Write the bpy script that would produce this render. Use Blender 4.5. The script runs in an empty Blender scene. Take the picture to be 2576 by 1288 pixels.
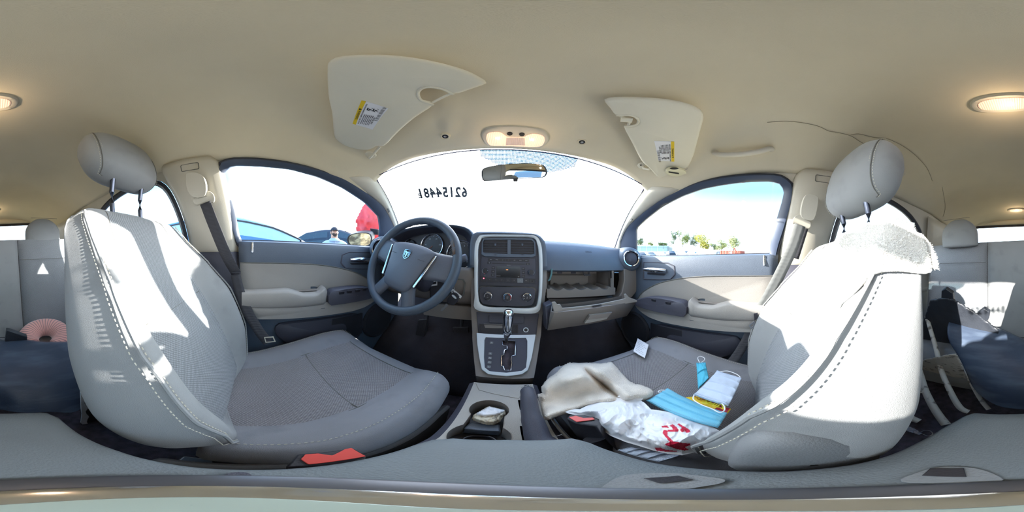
import bpy, bmesh, math, random
from mathutils import Vector, Matrix, noise
from mathutils.geometry import tessellate_polygon
V = Vector; pi = math.pi; R = math.radians
random.seed(7)
scene = bpy.context.scene; COL = scene.collection
# ---------------------------------------------------------------- camera, world, sun, exposure
YAW, ROLL = R(-1.3), R(2.3)            # the car's heading and lean against the level camera
LVL = Matrix.Rotation(-YAW, 3, 'Z').inverted()      # level frame -> car frame
LVL = Matrix.Rotation(-ROLL, 3, 'Y') @ Matrix.Rotation(YAW, 3, 'Z')
cam_data = bpy.data.cameras.new('camera'); cam = bpy.data.objects.new('camera', cam_data); COL.objects.link(cam)
cam_data.type = 'PANO'
try: cam_data.cycles.panorama_type = 'EQUIRECTANGULAR'
except Exception: pass
try: cam_data.panorama_type = 'EQUIRECTANGULAR'
except Exception: pass
cam_data.clip_start = 0.005; cam_data.clip_end = 1000
cam.matrix_world = (LVL @ Matrix.Rotation(pi/2, 3, 'X')).to_4x4()
scene.camera = cam
scene.view_settings.view_transform = 'Standard'; scene.view_settings.look = 'None'
scene.view_settings.gamma = 1; scene.view_settings.use_curve_mapping = False
scene.view_settings.exposure = 1.02
SUN_AZ, SUN_EL = R(-17), R(20)          # in the car's frame, 0 = straight ahead, + = right
SUN_DIR = V((math.sin(SUN_AZ)*math.cos(SUN_EL), math.cos(SUN_AZ)*math.cos(SUN_EL), math.sin(SUN_EL)))
sd = bpy.data.lights.new('sun', 'SUN'); sd.energy = 10.5; sd.angle = R(0.6); sd.color = (1.0, 0.95, 0.86)
so = bpy.data.objects.new('sun', sd); COL.objects.link(so)
so.rotation_euler = SUN_DIR.to_track_quat('Z', 'Y').to_euler()
so.location = (0, 0, 30)
w = bpy.data.worlds.new('world'); scene.world = w; w.use_nodes = True
nt = w.node_tree; nt.nodes.clear()
def N(t, **k):
    n = nt.nodes.new(t)
    for a, b in k.items(): setattr(n, a, b)
    return n
tc = N('ShaderNodeTexCoord'); sep = N('ShaderNodeSeparateXYZ'); nt.links.new(tc.outputs['Generated'], sep.inputs[0])
nrm = N('ShaderNodeVectorMath', operation='NORMALIZE'); nt.links.new(tc.outputs['Generated'], nrm.inputs[0])
dot = N('ShaderNodeVectorMath', operation='DOT_PRODUCT'); nt.links.new(nrm.outputs[0], dot.inputs[0]); dot.inputs[1].default_value = SUN_DIR
rz = N('ShaderNodeValToRGB'); nt.links.new(sep.outputs['Z'], rz.inputs[0])      # horizon haze -> blue overhead
e = rz.color_ramp.elements; e[0].position = 0.0; e[0].color = (1.4, 1.6, 1.8, 1); e[1].position = 1; e[1].color = (.3, .6, 1.2, 1)
x = rz.color_ramp.elements.new(.16); x.color = (.85, 1.1, 1.4, 1)
x = rz.color_ramp.elements.new(.42); x.color = (.20, .55, .84, 1)
rs = N('ShaderNodeValToRGB'); nt.links.new(dot.outputs['Value'], rs.inputs[0])  # glare round the sun
e = rs.color_ramp.elements; e[0].position = -0.0; e[0].color = (0, 0, 0, 1); e[1].position = 1; e[1].color = (3.6, 3.5, 3.3, 1)
x = rs.color_ramp.elements.new(.25); x.color = (.05, .05, .05, 1)
x = rs.color_ramp.elements.new(.55); x.color = (.9, .9, .88, 1)
x = rs.color_ramp.elements.new(.85); x.color = (1.7, 1.7, 1.6, 1)
add = N('ShaderNodeMix', data_type='RGBA', blend_type='ADD'); add.inputs[0].default_value = 1
nt.links.new(rz.outputs[0], add.inputs[6]); nt.links.new(rs.outputs[0], add.inputs[7])
cn = N('ShaderNodeTexNoise'); cn.inputs['Scale'].default_value = 3.5; cn.inputs['Detail'].default_value = 5; nt.links.new(tc.outputs['Generated'], cn.inputs[0])
cr = N('ShaderNodeValToRGB'); nt.links.new(cn.outputs[0], cr.inputs[0]); e = cr.color_ramp.elements; e[0].position = .66; e[1].position = .86
cm = N('ShaderNodeMix', data_type='RGBA'); nt.links.new(cr.outputs[0], cm.inputs[0]); nt.links.new(add.outputs[2], cm.inputs[6]); cm.inputs[7].default_value = (1.5, 1.6, 1.7, 1)
bg = N('ShaderNodeBackground'); bg.inputs[1].default_value = 1.5; wo = N('ShaderNodeOutputWorld')
nt.links.new(cm.outputs[2], bg.inputs[0]); nt.links.new(bg.outputs[0], wo.inputs[0])
c = scene.cycles
c.use_denoising = True; c.max_bounces = 14; c.diffuse_bounces = 8; c.glossy_bounces = 5; c.transparent_max_bounces = 24
c.sample_clamp_indirect = 12; c.caustics_reflective = False; c.caustics_refractive = False

# ---------------------------------------------------------------- photo ray helpers (direction from the camera, in the car's frame)
def ray(u, v):
    lo = (u-1288)/2576*2*pi; la = (644-v)/1288*pi
    return LVL @ V((math.sin(lo)*math.cos(la), math.cos(lo)*math.cos(la), math.sin(la)))
def px(u, v, **k):
    d = ray(u, v); (a, val), = k.items()
    return d*val if a == 'r' else d*(val/d['xyz'.index(a)])
class Pl:                                # a flat working plane: origin, in-plane axes
    def __init__(s, o, ex, ey):
        s.o = V(o); s.ex = V(ex).normalized(); ey = V(ey); s.n = s.ex.cross(ey).normalized(); s.ey = s.n.cross(s.ex)
    def px(s, u, v, h=0):
        d = ray(u, v); return d*((s.o+s.n*h).dot(s.n)/d.dot(s.n))
    def ab(s, u, v, h=0):
        p = s.px(u, v, h)-s.o; return (p.dot(s.ex), p.dot(s.ey))
    def at(s, a, b, h=0): return s.o+s.ex*a+s.ey*b+s.n*h
def side(sg, u, v, off=0):               # the leaning glass plane of one side, sg = -1 left, 1 right
    d = ray(u, v); n = V((sg, 0, .28)); return d*((.6884-off)/n.dot(d))
def sx(sg, y, z, off=0): return V((sg*(.6884-off-.28*z), y, z))
# ---------------------------------------------------------------- materials
def lin(c): return tuple(((x/255)/12.92 if x/255 <= .04045 else ((x/255+.055)/1.055)**2.4) for x in c)
MATS = {}
def mat(name, rgb, rough=.6, metal=0, var=.06, vscale=9, bump=0, bscale=300, btype='noise', emit=None, es=0, alpha=1, spec=.5, sheen=0, rgb2=None, thr=(.4, .6), stretch=None, dirt=0):
    if name in MATS: return MATS[name]
    m = bpy.data.materials.new(name); m.use_nodes = True; t = m.node_tree; b = t.nodes['Principled BSDF']; L = t.links.new
    c1 = (*lin(rgb), 1)
    b.inputs['Roughness'].default_value = rough; b.inputs['Metallic'].default_value = metal
    b.inputs['Specular IOR Level'].default_value = spec
    co = t.nodes.new('ShaderNodeTexCoord'); src = co.outputs['Object']
    if stretch:
        mp = t.nodes.new('ShaderNodeMapping'); mp.inputs['Scale'].default_value = stretch; L(src, mp.inputs[0]); src = mp.outputs[0]
    nz = t.nodes.new('ShaderNodeTexNoise'); nz.inputs['Scale'].default_value = vscale; nz.inputs['Detail'].default_value = 4; L(src, nz.inputs['Vector'])
    rp = t.nodes.new('ShaderNodeValToRGB'); L(nz.outputs[0], rp.inputs[0]); e = rp.color_ramp.elements
    if rgb2: e[0].position, e[1].position = thr; e[0].color = c1; e[1].color = (*lin(rgb2), 1)
    else:
        e[0].position = .3; e[1].position = .7
        e[0].color = (*[x*(1-var) for x in c1[:3]], 1); e[1].color = (*[min(1, x*(1+var)) for x in c1[:3]], 1)
    out = rp.outputs[0]
    if dirt:
        n2 = t.nodes.new('ShaderNodeTexNoise'); n2.inputs['Scale'].default_value = 14; n2.inputs['Detail'].default_value = 8; L(src, n2.inputs['Vector'])
        r2 = t.nodes.new('ShaderNodeValToRGB'); L(n2.outputs[0], r2.inputs[0]); r2.color_ramp.elements[0].position = .55; r2.color_ramp.elements[1].position = .75
        r2.color_ramp.elements[0].color = (1, 1, 1, 1); r2.color_ramp.elements[1].color = (1-dirt, 1-dirt, 1-dirt*.95, 1)
        mx = t.nodes.new('ShaderNodeMix'); mx.data_type = 'RGBA'; mx.blend_type = 'MULTIPLY'; mx.inputs[0].default_value = 1
        L(out, mx.inputs[6]); L(r2.outputs[0], mx.inputs[7]); out = mx.outputs[2]
    L(out, b.inputs['Base Color'])
    if bump:
        bp = t.nodes.new('ShaderNodeBump'); bp.inputs['Strength'].default_value = bump; bp.inputs['Distance'].default_value = .002
        if btype == 'noise':
            q = t.nodes.new('ShaderNodeTexNoise'); q.inputs['Scale'].default_value = bscale; q.inputs['Detail'].default_value = 2; L(src, q.inputs['Vector']); L(q.outputs[0], bp.inputs['Height'])
        elif btype == 'weave':
            q = t.nodes.new('ShaderNodeTexVoronoi'); q.inputs['Scale'].default_value = bscale; q.inputs['Randomness'].default_value = .12; q.voronoi_dimensions = '2D'
            mp = t.nodes.new('ShaderNodeMapping'); mp.inputs['Rotation'].default_value = (0, 0, pi/4); L(co.outputs['UV'], mp.inputs[0]); L(mp.outputs[0], q.inputs['Vector']); L(q.outputs['Distance'], bp.inputs['Height']); bp.invert = True
            mm = t.nodes.new('ShaderNodeMix'); mm.data_type = 'RGBA'; mm.blend_type = 'MULTIPLY'; mm.inputs[0].default_value = 1
            rr = t.nodes.new('ShaderNodeValToRGB'); L(q.outputs['Distance'], rr.inputs[0]); rr.color_ramp.elements[0].color = (1.1, 1.1, 1.1, 1); rr.color_ramp.elements[1].color = (.30, .30, .32, 1); rr.color_ramp.elements[1].position = .8
            L(out, mm.inputs[6]); L(rr.outputs[0], mm.inputs[7]); L(mm.outputs[2], b.inputs['Base Color'])
        elif btype == 'wave':
            q = t.nodes.new('ShaderNodeTexWave'); q.inputs['Scale'].default_value = bscale; L(src, q.inputs['Vector']); L(q.outputs[0], bp.inputs['Height'])
        L(bp.outputs[0], b.inputs['Normal'])
    if emit: b.inputs['Emission Color'].default_value = (*emit, 1); b.inputs['Emission Strength'].default_value = es
    if sheen: b.inputs['Sheen Weight'].default_value = sheen
    if alpha < 1: b.inputs['Alpha'].default_value = alpha
    MATS[name] = m; return m
def glass(name, tint=(1, 1, 1), gl=.06, rough=0.0, haze=0):
    m = bpy.data.materials.new(name); m.use_nodes = True; t = m.node_tree; t.nodes.clear(); L = t.links.new
    tr = t.nodes.new('ShaderNodeBsdfTransparent'); tr.inputs[0].default_value = (*tint, 1)
    g = t.nodes.new('ShaderNodeBsdfGlossy'); g.inputs['Roughness'].default_value = rough
    mx = t.nodes.new('ShaderNodeMixShader'); mx.inputs[0].default_value = gl
    o = t.nodes.new('ShaderNodeOutputMaterial'); L(tr.outputs[0], mx.inputs[1]); L(g.outputs[0], mx.inputs[2])
    last = mx.outputs[0]
    if haze:
        d = t.nodes.new('ShaderNodeBsdfDiffuse'); d.inputs[0].default_value = (.9, .9, .9, 1)
        m2 = t.nodes.new('ShaderNodeMixShader'); m2.inputs[0].default_value = haze; L(last, m2.inputs[1]); L(d.outputs[0], m2.inputs[2]); last = m2.outputs[0]
    L(last, o.inputs[0]); MATS[name] = m; return m
HEAD = mat('headliner_cloth', (220, 209, 184), .95, var=.02, bump=.25, bscale=900)
BEIGE = mat('beige_trim_plastic', (162, 157, 152), .55, var=.03, bump=.3, bscale=700)
PILLAR = mat('pillar_plastic', (200, 194, 180), .5, var=.02, bump=.2, bscale=700)
TAUPE = mat('taupe_dash_plastic', (138, 130, 125), .5, var=.03, bump=.3, bscale=800)
NAVY = mat('dark_slate_plastic', (92, 102, 117), .45, var=.05, bump=.35, bscale=700)
NAVY2 = mat('charcoal_plastic', (72, 72, 84), .5, var=.06, bump=.35, bscale=700)
BLACK = mat('black_plastic', (46, 45, 52), .45, var=.08, bump=.2, bscale=500)
GLOSSB = mat('gloss_black', (22, 22, 26), .15, var=.02)
RUBBER = mat('black_rubber_seal', (42, 46, 58), .5, var=.05)
CARPET = mat('dark_carpet', (76, 68, 75), .95, var=.35, vscale=40, bump=1, bscale=250)
CLOTH = mat('grey_seat_cloth', (144, 146, 148), .9, var=.05, vscale=6, bump=.35, bscale=1100, sheen=.2, dirt=.16)
WEAVE = mat('grey_woven_insert', (158, 162, 166), .9, var=.06, vscale=6, bump=1, bscale=210, btype='weave', sheen=.2)
CLOTH2 = mat('soiled_cushion_cloth', (136, 136, 142), .9, var=.08, vscale=7, bump=.35, bscale=1100, sheen=.15, dirt=.25)
WEAVE2 = mat('soiled_woven_cushion', (152, 148, 150), .9, var=.1, vscale=6, bump=1, bscale=210, btype='weave', sheen=.15)
VINYL = mat('grey_vinyl', (128, 130, 134), .6, var=.04, bump=.3, bscale=500)
SEAM = mat('seam_thread', (104, 103, 100), .9)
STITCH = mat('light_stitching', (205, 200, 185), .9)
CHROME = mat('chrome', (225, 228, 235), .12, 1, var=.01)
SILVER = mat('silver_painted_plastic', (224, 230, 234), .35, .1, var=.02)
STEEL = mat('brushed_steel', (150, 150, 152), .35, .9, var=.05)
WHITE = mat('white_paper', (232, 232, 236), .8, var=.03)
INK = mat('black_ink', (30, 30, 34), .7)
PRINT = mat('pale_print', (205, 205, 210), .6)
RED = mat('red_plastic', (214, 78, 72), .35, var=.03)
YEL = mat('yellow_print', (232, 198, 40), .6)
GLASS = glass('clear_window_glass', (.96, .98, .99), .04)
WSG = glass('windshield_glass', (.98, .99, 1), .04, haze=.012)
MIRROR = mat('mirror_glass', (235, 238, 240), .02, 1, var=0)
# ---------------------------------------------------------------- object helpers
def wloc(p):
    l = V((0, 0, 0))
    while p: l += V(p.location); p = p.parent
    return l
def tag(o, label=None, cat=None, group=None, kind=None):
    if label: o['label'] = label
    if cat: o['category'] = cat
    if group: o['group'] = group
    if kind: o['kind'] = kind
    return o
def thing(name, loc, label, cat, group=None, kind=None):
    o = bpy.data.objects.new(name, None); o.location = loc; o.empty_display_size = .05; COL.objects.link(o)
    return tag(o, label, cat, group, kind)
def obj(name, geo, m, parent=None, smooth=40, bevel=0, bseg=2, solid=0, soff=-1, sub=0, mats=None, mi=None, label=None, cat=None, group=None, kind=None):
    vs, fs = geo
    org = wloc(parent)
    if not parent:
        xs = [p[0] for p in vs]; ys = [p[1] for p in vs]; zs = [p[2] for p in vs]
        org = V(((min(xs)+max(xs))/2, (min(ys)+max(ys))/2, min(zs)))
    me = bpy.data.meshes.new(name); me.from_pydata([tuple(V(p)-org) for p in vs], [], fs)
    bm = bmesh.new(); bm.from_mesh(me); bmesh.ops.remove_doubles(bm, verts=bm.verts, dist=1e-6)
    if mi is None or len(bm.faces) == len(fs): pass
    if not solid and mi is None: bmesh.ops.recalc_face_normals(bm, faces=bm.faces)
    if solid and soff == -1:             # sheets face the cabin and thicken outwards
        bmesh.ops.recalc_face_normals(bm, faces=bm.faces); bm.normal_update()
        if sum(f.normal.dot(-(f.calc_center_median()+org))*f.calc_area() for f in bm.faces) < 0: bmesh.ops.reverse_faces(bm, faces=bm.faces)
    bm.to_mesh(me); bm.free()
    for q in (mats or [m]): me.materials.append(q)
    if mi is not None:
        for i, p in enumerate(me.polygons): p.material_index = mi[i] if i < len(mi) else 0
    if smooth: 
        me.shade_smooth()
        if smooth < 180: me.set_sharp_from_angle(angle=R(smooth))
    o = bpy.data.objects.new(name, me); COL.objects.link(o)
    if parent: o.parent = parent
    else: o.location = org
    if solid: s = o.modifiers.new('s', 'SOLIDIFY'); s.thickness = solid; s.offset = soff
    if bevel: b = o.modifiers.new('b', 'BEVEL'); b.width = bevel; b.segments = bseg; b.limit_method = 'ANGLE'; b.angle_limit = R(35)
    if sub: s = o.modifiers.new('u', 'SUBSURF'); s.levels = s.render_levels = sub
    return tag(o, label, cat, group, kind)
def setuv(o, f):
    me = o.data; uv = me.uv_layers.new(name='uv')
    for lp in me.loops: uv.data[lp.index].uv = f(me.vertices[lp.vertex_index].co)
    return o
def join(*gs):
    vs, fs = [], []
    for g in gs:
        k = len(vs); vs += list(g[0]); fs += [tuple(i+k for i in f) for f in g[1]]
    return vs, fs
def prism(pts, vec):
    n = len(pts); vec = V(vec); a = [V(p) for p in pts]; b = [p+vec for p in a]
    fs = [tuple(t) for t in tessellate_polygon([a])]
    return a+b, [tuple(reversed(f)) for f in fs]+[tuple(i+n for i in f) for f in fs]+[(i, (i+1) % n, (i+1) % n+n, i+n) for i in range(n)]
def ringprism(outer, inner, vec):        # both loops have the same count
    n = len(outer); vec = V(vec); vs = [V(p) for p in outer]+[V(p) for p in inner]; vs += [p+vec for p in vs]; fs = []
    for i in range(n):
        j = (i+1) % n; o, q = 0, n
        fs += [(i, j, n+j, n+i), (2*n+i, 3*n+i, 3*n+j, 2*n+j), (i, 2*n+i, 2*n+j, j), (n+i, n+j, 3*n+j, 3*n+i)]
    return vs, fs
def box(c, s, rot=None):
    c = V(c); vs = []
    for i in (-1, 1):
        for j in (-1, 1):
            for k in (-1, 1):
                p = V((i*s[0]/2, j*s[1]/2, k*s[2]/2)); vs.append(c+(rot @ p if rot else p))
    return vs, [(0, 1, 3, 2), (4, 6, 7, 5), (0, 4, 5, 1), (2, 3, 7, 6), (0, 2, 6, 4), (1, 5, 7, 3)]
def frame(a, up=V((0, 0, 1))):
    a = V(a).normalized(); s = a.cross(up)
    if s.length < 1e-4: s = a.cross(V((0, 1, 0)))
    s.normalize(); return s, s.cross(a)
def tube(path, r, n=8, closed=False, flat=1, up=V((0, 0, 1)), cap=True):
    path = [V(p) for p in path]; m = len(path); vs, fs = [], []
    for i, p in enumerate(path):
        a = (path[(i+1) % m]-path[i-1]) if closed else (path[min(i+1, m-1)]-path[max(i-1, 0)])
        s, t = frame(a, up); rr = r[i] if isinstance(r, (list, tuple)) else r
        vs += [p+s*(rr*math.cos(2*pi*k/n))+t*(rr*flat*math.sin(2*pi*k/n)) for k in range(n)]
    for i in range(m if closed else m-1):
        j = (i+1) % m
        for k in range(n): fs.append((i*n+k, i*n+(k+1) % n, j*n+(k+1) % n, j*n+k))
    if cap and not closed: fs += [tuple(range(n-1, -1, -1)), tuple((m-1)*n+k for k in range(n))]
    return vs, fs
def loft(rows, closed=False, caps=False):
    n = len(rows[0]); vs = [V(p) for r in rows for p in r]; fs = []
    for i in range(len(rows)-1):
        for k in range(n if closed else n-1): fs.append((i*n+k, i*n+(k+1) % n, (i+1)*n+(k+1) % n, (i+1)*n+k))
    if caps: fs += [tuple(range(n-1, -1, -1)), tuple((len(rows)-1)*n+k for k in range(n))]
    return vs, fs
def lathe(o, ax, prof, n=28, cap=True):   # prof: (radius, height along ax)
    o = V(o); ax = V(ax).normalized(); s, t = frame(ax)
    return loft([[o+ax*h+s*(r*math.cos(2*pi*k/n))+t*(r*math.sin(2*pi*k/n)) for k in range(n)] for r, h in prof], True, cap)
def circ(o, ex, ey, r, n=32, ry=None): return [V(o)+V(ex)*(r*math.cos(2*pi*k/n))+V(ey)*((ry or r)*math.sin(2*pi*k/n)) for k in range(n)]
def sm(p, it=2, closed=True):            # corner-cutting
    p = [V(q) for q in p]
    for _ in range(it):
        q = []; n = len(p)
        rng = range(n) if closed else range(n-1)
        for i in rng: a, b = p[i], p[(i+1) % n]; q += [a.lerp(b, .25), a.lerp(b, .75)]
        p = q if closed else [p[0]]+q+[p[-1]]
    return p
def resamp(p, n, closed=False):
    p = [V(q) for q in p]
    if closed: p = p+[p[0]]
    d = [0]
    for a, b in zip(p, p[1:]): d.append(d[-1]+(b-a).length)
    out = []; m = n if closed else n-1
    for i in range(n):
        s = d[-1]*i/m; k = 0
        while k < len(d)-2 and d[k+1] < s: k += 1
        t = (s-d[k])/max(1e-9, d[k+1]-d[k]); out.append(p[k].lerp(p[k+1], t))
    return out
def cat_(p, n=6, closed=False):          # catmull-rom through the points
    p = [V(q) for q in p]; m = len(p); out = []
    for i in range(m if closed else m-1):
        a, b, c, d = (p[(i-1) % m], p[i], p[(i+1) % m], p[(i+2) % m]) if closed else (p[max(i-1, 0)], p[i], p[i+1], p[min(i+2, m-1)])
        for k in range(n):
            t = k/n; out.append(.5*((2*b)+(c-a)*t+(2*a-5*b+4*c-d)*t*t+(3*b-a-3*c+d)*t**3))
    if not closed: out.append(p[-1])
    return out
def lut(tab, t):
    if t <= tab[0][0]: return tab[0][1]
    for (a, x), (b, y) in zip(tab, tab[1:]):
        if t <= b: return x+(y-x)*(t-a)/(b-a)
    return tab[-1][1]
def ss(a, b, t): t = max(0, min(1, (t-a)/(b-a))); return t*t*(3-2*t)
def mesh_from(o): return o
def text(s, size, pl, a, b, h, m, parent, name='lettering', rot=0, align='CENTER', mirror=False, ext=.0002, sxx=1, bold=0):
    cu = bpy.data.curves.new('t', 'FONT'); cu.body = s; cu.size = size; cu.align_x = align; cu.align_y = 'CENTER'; cu.extrude = ext; cu.resolution_u = 2; cu.offset = bold; cu.space_character = 1.12 if bold > .002 else 1
    to = bpy.data.objects.new('t', cu); COL.objects.link(to)
    dg = bpy.context.evaluated_depsgraph_get(); me0 = bpy.data.meshes.new_from_object(to.evaluated_get(dg))
    vs = []; cr_, sr = math.cos(rot), math.sin(rot)
    for q in me0.vertices:
        X, Y = q.co.x*sxx, q.co.y
        if mirror: X = -X
        X, Y = X*cr_-Y*sr, X*sr+Y*cr_
        vs.append(pl.at(a+X, b+Y, h+q.co.z))
    fs = [tuple(p.vertices) for p in me0.polygons]
    bpy.data.objects.remove(to); bpy.data.meshes.remove(me0); bpy.data.curves.remove(cu)
    return obj(name, (vs, fs), m, parent, smooth=0)
def rrect(w, h, r, n=4):
    out = []
    for cx, cy, a0 in ((w/2-r, h/2-r, 0), (-w/2+r, h/2-r, 90), (-w/2+r, -h/2+r, 180), (w/2-r, -h/2+r, 270)):
        for k in range(n+1): a = R(a0+90*k/n); out.append((cx+r*math.cos(a), cy+r*math.sin(a)))
    return out
def pbox(pl, a, b, w, h, h0, h1, r=0.002, rot=0):   # rounded box standing on a plane
    c_, s_ = math.cos(rot), math.sin(rot)
    return prism([pl.at(a+X*c_-Y*s_, b+X*s_+Y*c_, h0) for X, Y in rrect(w, h, min(r, w/2.01, h/2.01))], pl.n*(h1-h0))
def pout(pl, uv, h0, h1, it=0):          # panel from an outline seen in the photo, on a plane
    pts = [pl.px(u, v, h0) for u, v in uv]
    if it: pts = sm(pts, it)
    return prism(pts, pl.n*(h1-h0))
def grid(f, nu, nv): return loft([[f(i/nu, j/nv) for j in range(nv+1)] for i in range(nu+1)])
def nz(p, s=1, o=0): return noise.noise(V(p)*s+V((o, o*1.7, o*.3)))
def stitches(path, r=.0008, ln=.004, gap=.0035):
    path = [V(p) for p in path]; L_ = sum((b-a).length for a, b in zip(path, path[1:])); n = max(2, int(L_/(ln+gap)))
    p = resamp(path, n*2); g = []
    for i in range(0, len(p)-1, 2): g.append(tube([p[i], p[i+1]], r, 4))
    return join(*g)
# ---------------------------------------------------------------- the car's shell
def struct(o, label, cat): return tag(o, label, cat, kind='structure')
ZE = [(-1.7, .2), (-1.35, .27), (-1.0, .325), (-.6, .35), (-.15, .362), (0, .36), (.2, .338), (.3, .312), (.4, .282), (.5, .252), (.56, .235)]
ZC = [(-1.75, .37), (-1.5, .42), (-1.0, .475), (-.5, .5), (0, .5), (.2, .485), (.4, .447), (.54, .418)]
def roof(s, y):
    ze, zc = lut(ZE, y), lut(ZC, y); p = lut([(-1, 3.2), (0, 3.4), (.3, 4.2), (.55, 6)], y); W = .6884-.28*ze-.004
    x = s*W; z = zc-(zc-ze)*abs(s)**p
    for hx in (-.175, .2):               # shallow dishes round the two screw holes
        d = math.hypot(x-hx, y-.41); z += .008*math.exp(-((d-.035)/.022)**2)-.004*math.exp(-(d/.03)**2)
    for q in (-.33, .35):                # raised ribs pressed into the lining
        d = abs(math.hypot(x-q, y-.30)-.19); z -= .004*math.exp(-(d/.02)**2)*ss(.12, .25, y)
    z -= .007*math.exp(-((y+.55)/.07)**2)*(1-abs(s)**4)+.008*math.exp(-((y+1.0)/.06)**2)*(1-abs(s)**4)
    return V((x, y, z+.006*(abs(math.sin(y*2.1))-.5)*0))
def yfront(s): return .54-.05*abs(s)**2
ceil_ = obj('ceiling', grid(lambda t, s: roof(s*2-1, yfront(s*2-1)*(1-t)-1.72*t), 90, 72), HEAD, solid=.02, smooth=180)
struct(ceil_, 'beige cloth headliner curving over the whole cabin, with loose wrinkles', 'ceiling')
# shadow lines painted along the cracks where the lining has come away (rear right)
def roofpt(u, v):
    d = ray(u, v); lo, hi = .1, 2.5
    for _ in range(40):
        m_ = (lo+hi)/2; p = d*m_; W = .6884-.28*lut(ZE, p.y)-.004; s = max(-1, min(1, p.x/W))
        if p.z > roof(s, p.y).z or abs(p.x) > W: hi = m_
        else: lo = m_
    return d*(lo-.0015)
for uvs in ([(1930, 308), (1980, 305), (2025, 310), (2060, 318), (2085, 330), (2105, 333), (2140, 342), (2170, 360), (2190, 368)],
            [(2140, 340), (2160, 337), (2195, 345), (2240, 352), (2290, 380), (2330, 420), (2345, 455)], [(2370, 470), (2378, 520), (2372, 545)]):
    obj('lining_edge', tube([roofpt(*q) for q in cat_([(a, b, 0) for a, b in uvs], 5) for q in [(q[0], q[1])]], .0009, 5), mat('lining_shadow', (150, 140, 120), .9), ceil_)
# outlines of the front side windows (right side measured, left side measured)
WR_IN = [(1600, 642), (1600, 575), (1623, 553), (1665, 520), (1717, 493), (1768, 475), (1819, 465), (1887, 457), (1939, 456), (1961, 462), (1973, 479), (1968, 505), (1954, 551), (1940, 597), (1935, 645), (1800, 646), (1665, 645)]
WR_OUT = [(1562, 655), (1562, 600), (1583, 568), (1622, 535), (1662, 506), (1712, 479), (1762, 460), (1820, 448), (1885, 442), (1960, 442), (1990, 460), (1994, 480), (1990, 515), (1973, 575), (1958, 620), (1950, 655), (1800, 655), (1665, 655)]
WL_IN = [(953, 625), (957, 574), (953, 545), (919, 510), (863, 473), (802, 446), (731, 426), (661, 419), (594, 416), (572, 422), (564, 440), (566, 460), (580, 495), (594, 549), (605, 604), (721, 609), (863, 617)]
WL_OUT = [(995, 632), (992, 575), (964, 520), (923, 487), (863, 450), (802, 430), (721, 411), (641, 402), (580, 402), (556, 410), (550, 430), (556, 460), (569, 541), (596, 612), (600, 618), (721, 620), (863, 628)]
def yz(pts): return [(p.y, p.z) for p in pts]
RWIN = [(-.30, .02), (-.305, .10), (-.335, .22), (-.365, .285), (-.41, .312), (-.5, .318), (-.62, .305), (-.75, .27), (-.88, .2), (-.98, .09), (-.97, .02), (-.6, .02)]
RWOUT = [(-.275, .0), (-.28, .10), (-.31, .225), (-.345, .305), (-.40, .335), (-.5, .342), (-.63, .33), (-.77, .293), (-.905, .22), (-1.02, .09), (-1.01, -.0), (-.6, -.0)]
def winloop(sg):
    fi = [side(sg, u, v) for u, v in (WR_IN if sg > 0 else WL_IN)]; fo = [side(sg, u, v) for u, v in (WR_OUT if sg > 0 else WL_OUT)]
    return resamp(fi, 90, True), resamp(fo, 90, True)
for sg, nm in ((-1, 'left'), (1, 'right')):
    fi, fo = winloop(sg); ri = resamp(sm([sx(sg, y, z) for y, z in RWIN], 2), 60, True); ro = resamp(sm([sx(sg, y, z) for y, z in RWOUT], 2), 60, True)
    nrm_ = V((-sg, 0, -.28)).normalized()
    # interior wall plate with two openings
    outer = [sx(sg, y, z) for y, z in [(-1.7, -.10), (-1.7, .24), (-1.35, .31), (-1.0, .37), (-.6, .40), (-.15, .43), (.1, .43), (.3, .385), (.4, .345), (.5, .31), (.62, .23), (.75, .15), (.88, .07), (.90, -.10)]]
    def lift(l): return [V(p) for p in l]
    loops = [outer, lift(fo), lift(ro)]; allp = [p for l in loops for p in l]; tri = tessellate_polygon(loops)
    # clip front opening where it would leave the plate is harmless: it lies inside
    wl = obj('wall_'+nm, (allp+[], [tuple(t) for t in tri]), PILLAR, smooth=0, solid=.012)
    struct(wl, 'pale upper side trim of the cabin around the %s side windows' % nm, 'wall')
    seal = mat('window_frame_dark', (62, 72, 92), .4)
    # front door window: dark frame and glass
    mid = [a.lerp(b, .45) for a, b in zip(fi, fo)]
    f1 = loft([[p-nrm_*.012 for p in fi], [p+nrm_*.002 for p in fi], [p+nrm_*.016 for p in mid], [p+nrm_*.02 for p in [a.lerp(b, .85) for a, b in zip(fi, fo)]], [p+nrm_*.004 for p in fo]], True)
    wn = obj('window_'+('2' if sg < 0 else '3'), (fi, [tuple(t) for t in tessellate_polygon([fi])]), GLASS, smooth=0)
    struct(wn, 'front %s side window, clear glass in a dark rounded frame' % nm, 'window')
    obj('window_frame', f1, seal, wn)
    obj('rubber_seal', tube([p+nrm_*.008 for p in [a.lerp(b, 1.0) for a, b in zip(fi, fo)]], .007, 8, True), RUBBER, wn)
    wn = obj('window_'+('4' if sg < 0 else '5'), (ri, [tuple(t) for t in tessellate_polygon([ri])]), GLASS, smooth=0)
    struct(wn, 'rear %s side window behind the front seat, dark seal around clear glass' % nm, 'window')
    obj('window_frame', loft([[p-nrm_*.01 for p in ri], [p+nrm_*.004 for p in ri], [a.lerp(b, .5)+nrm_*.014 for a, b in zip(ri, ro)], [p+nrm_*.004 for p in ro]], True), RUBBER, wn)
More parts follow.
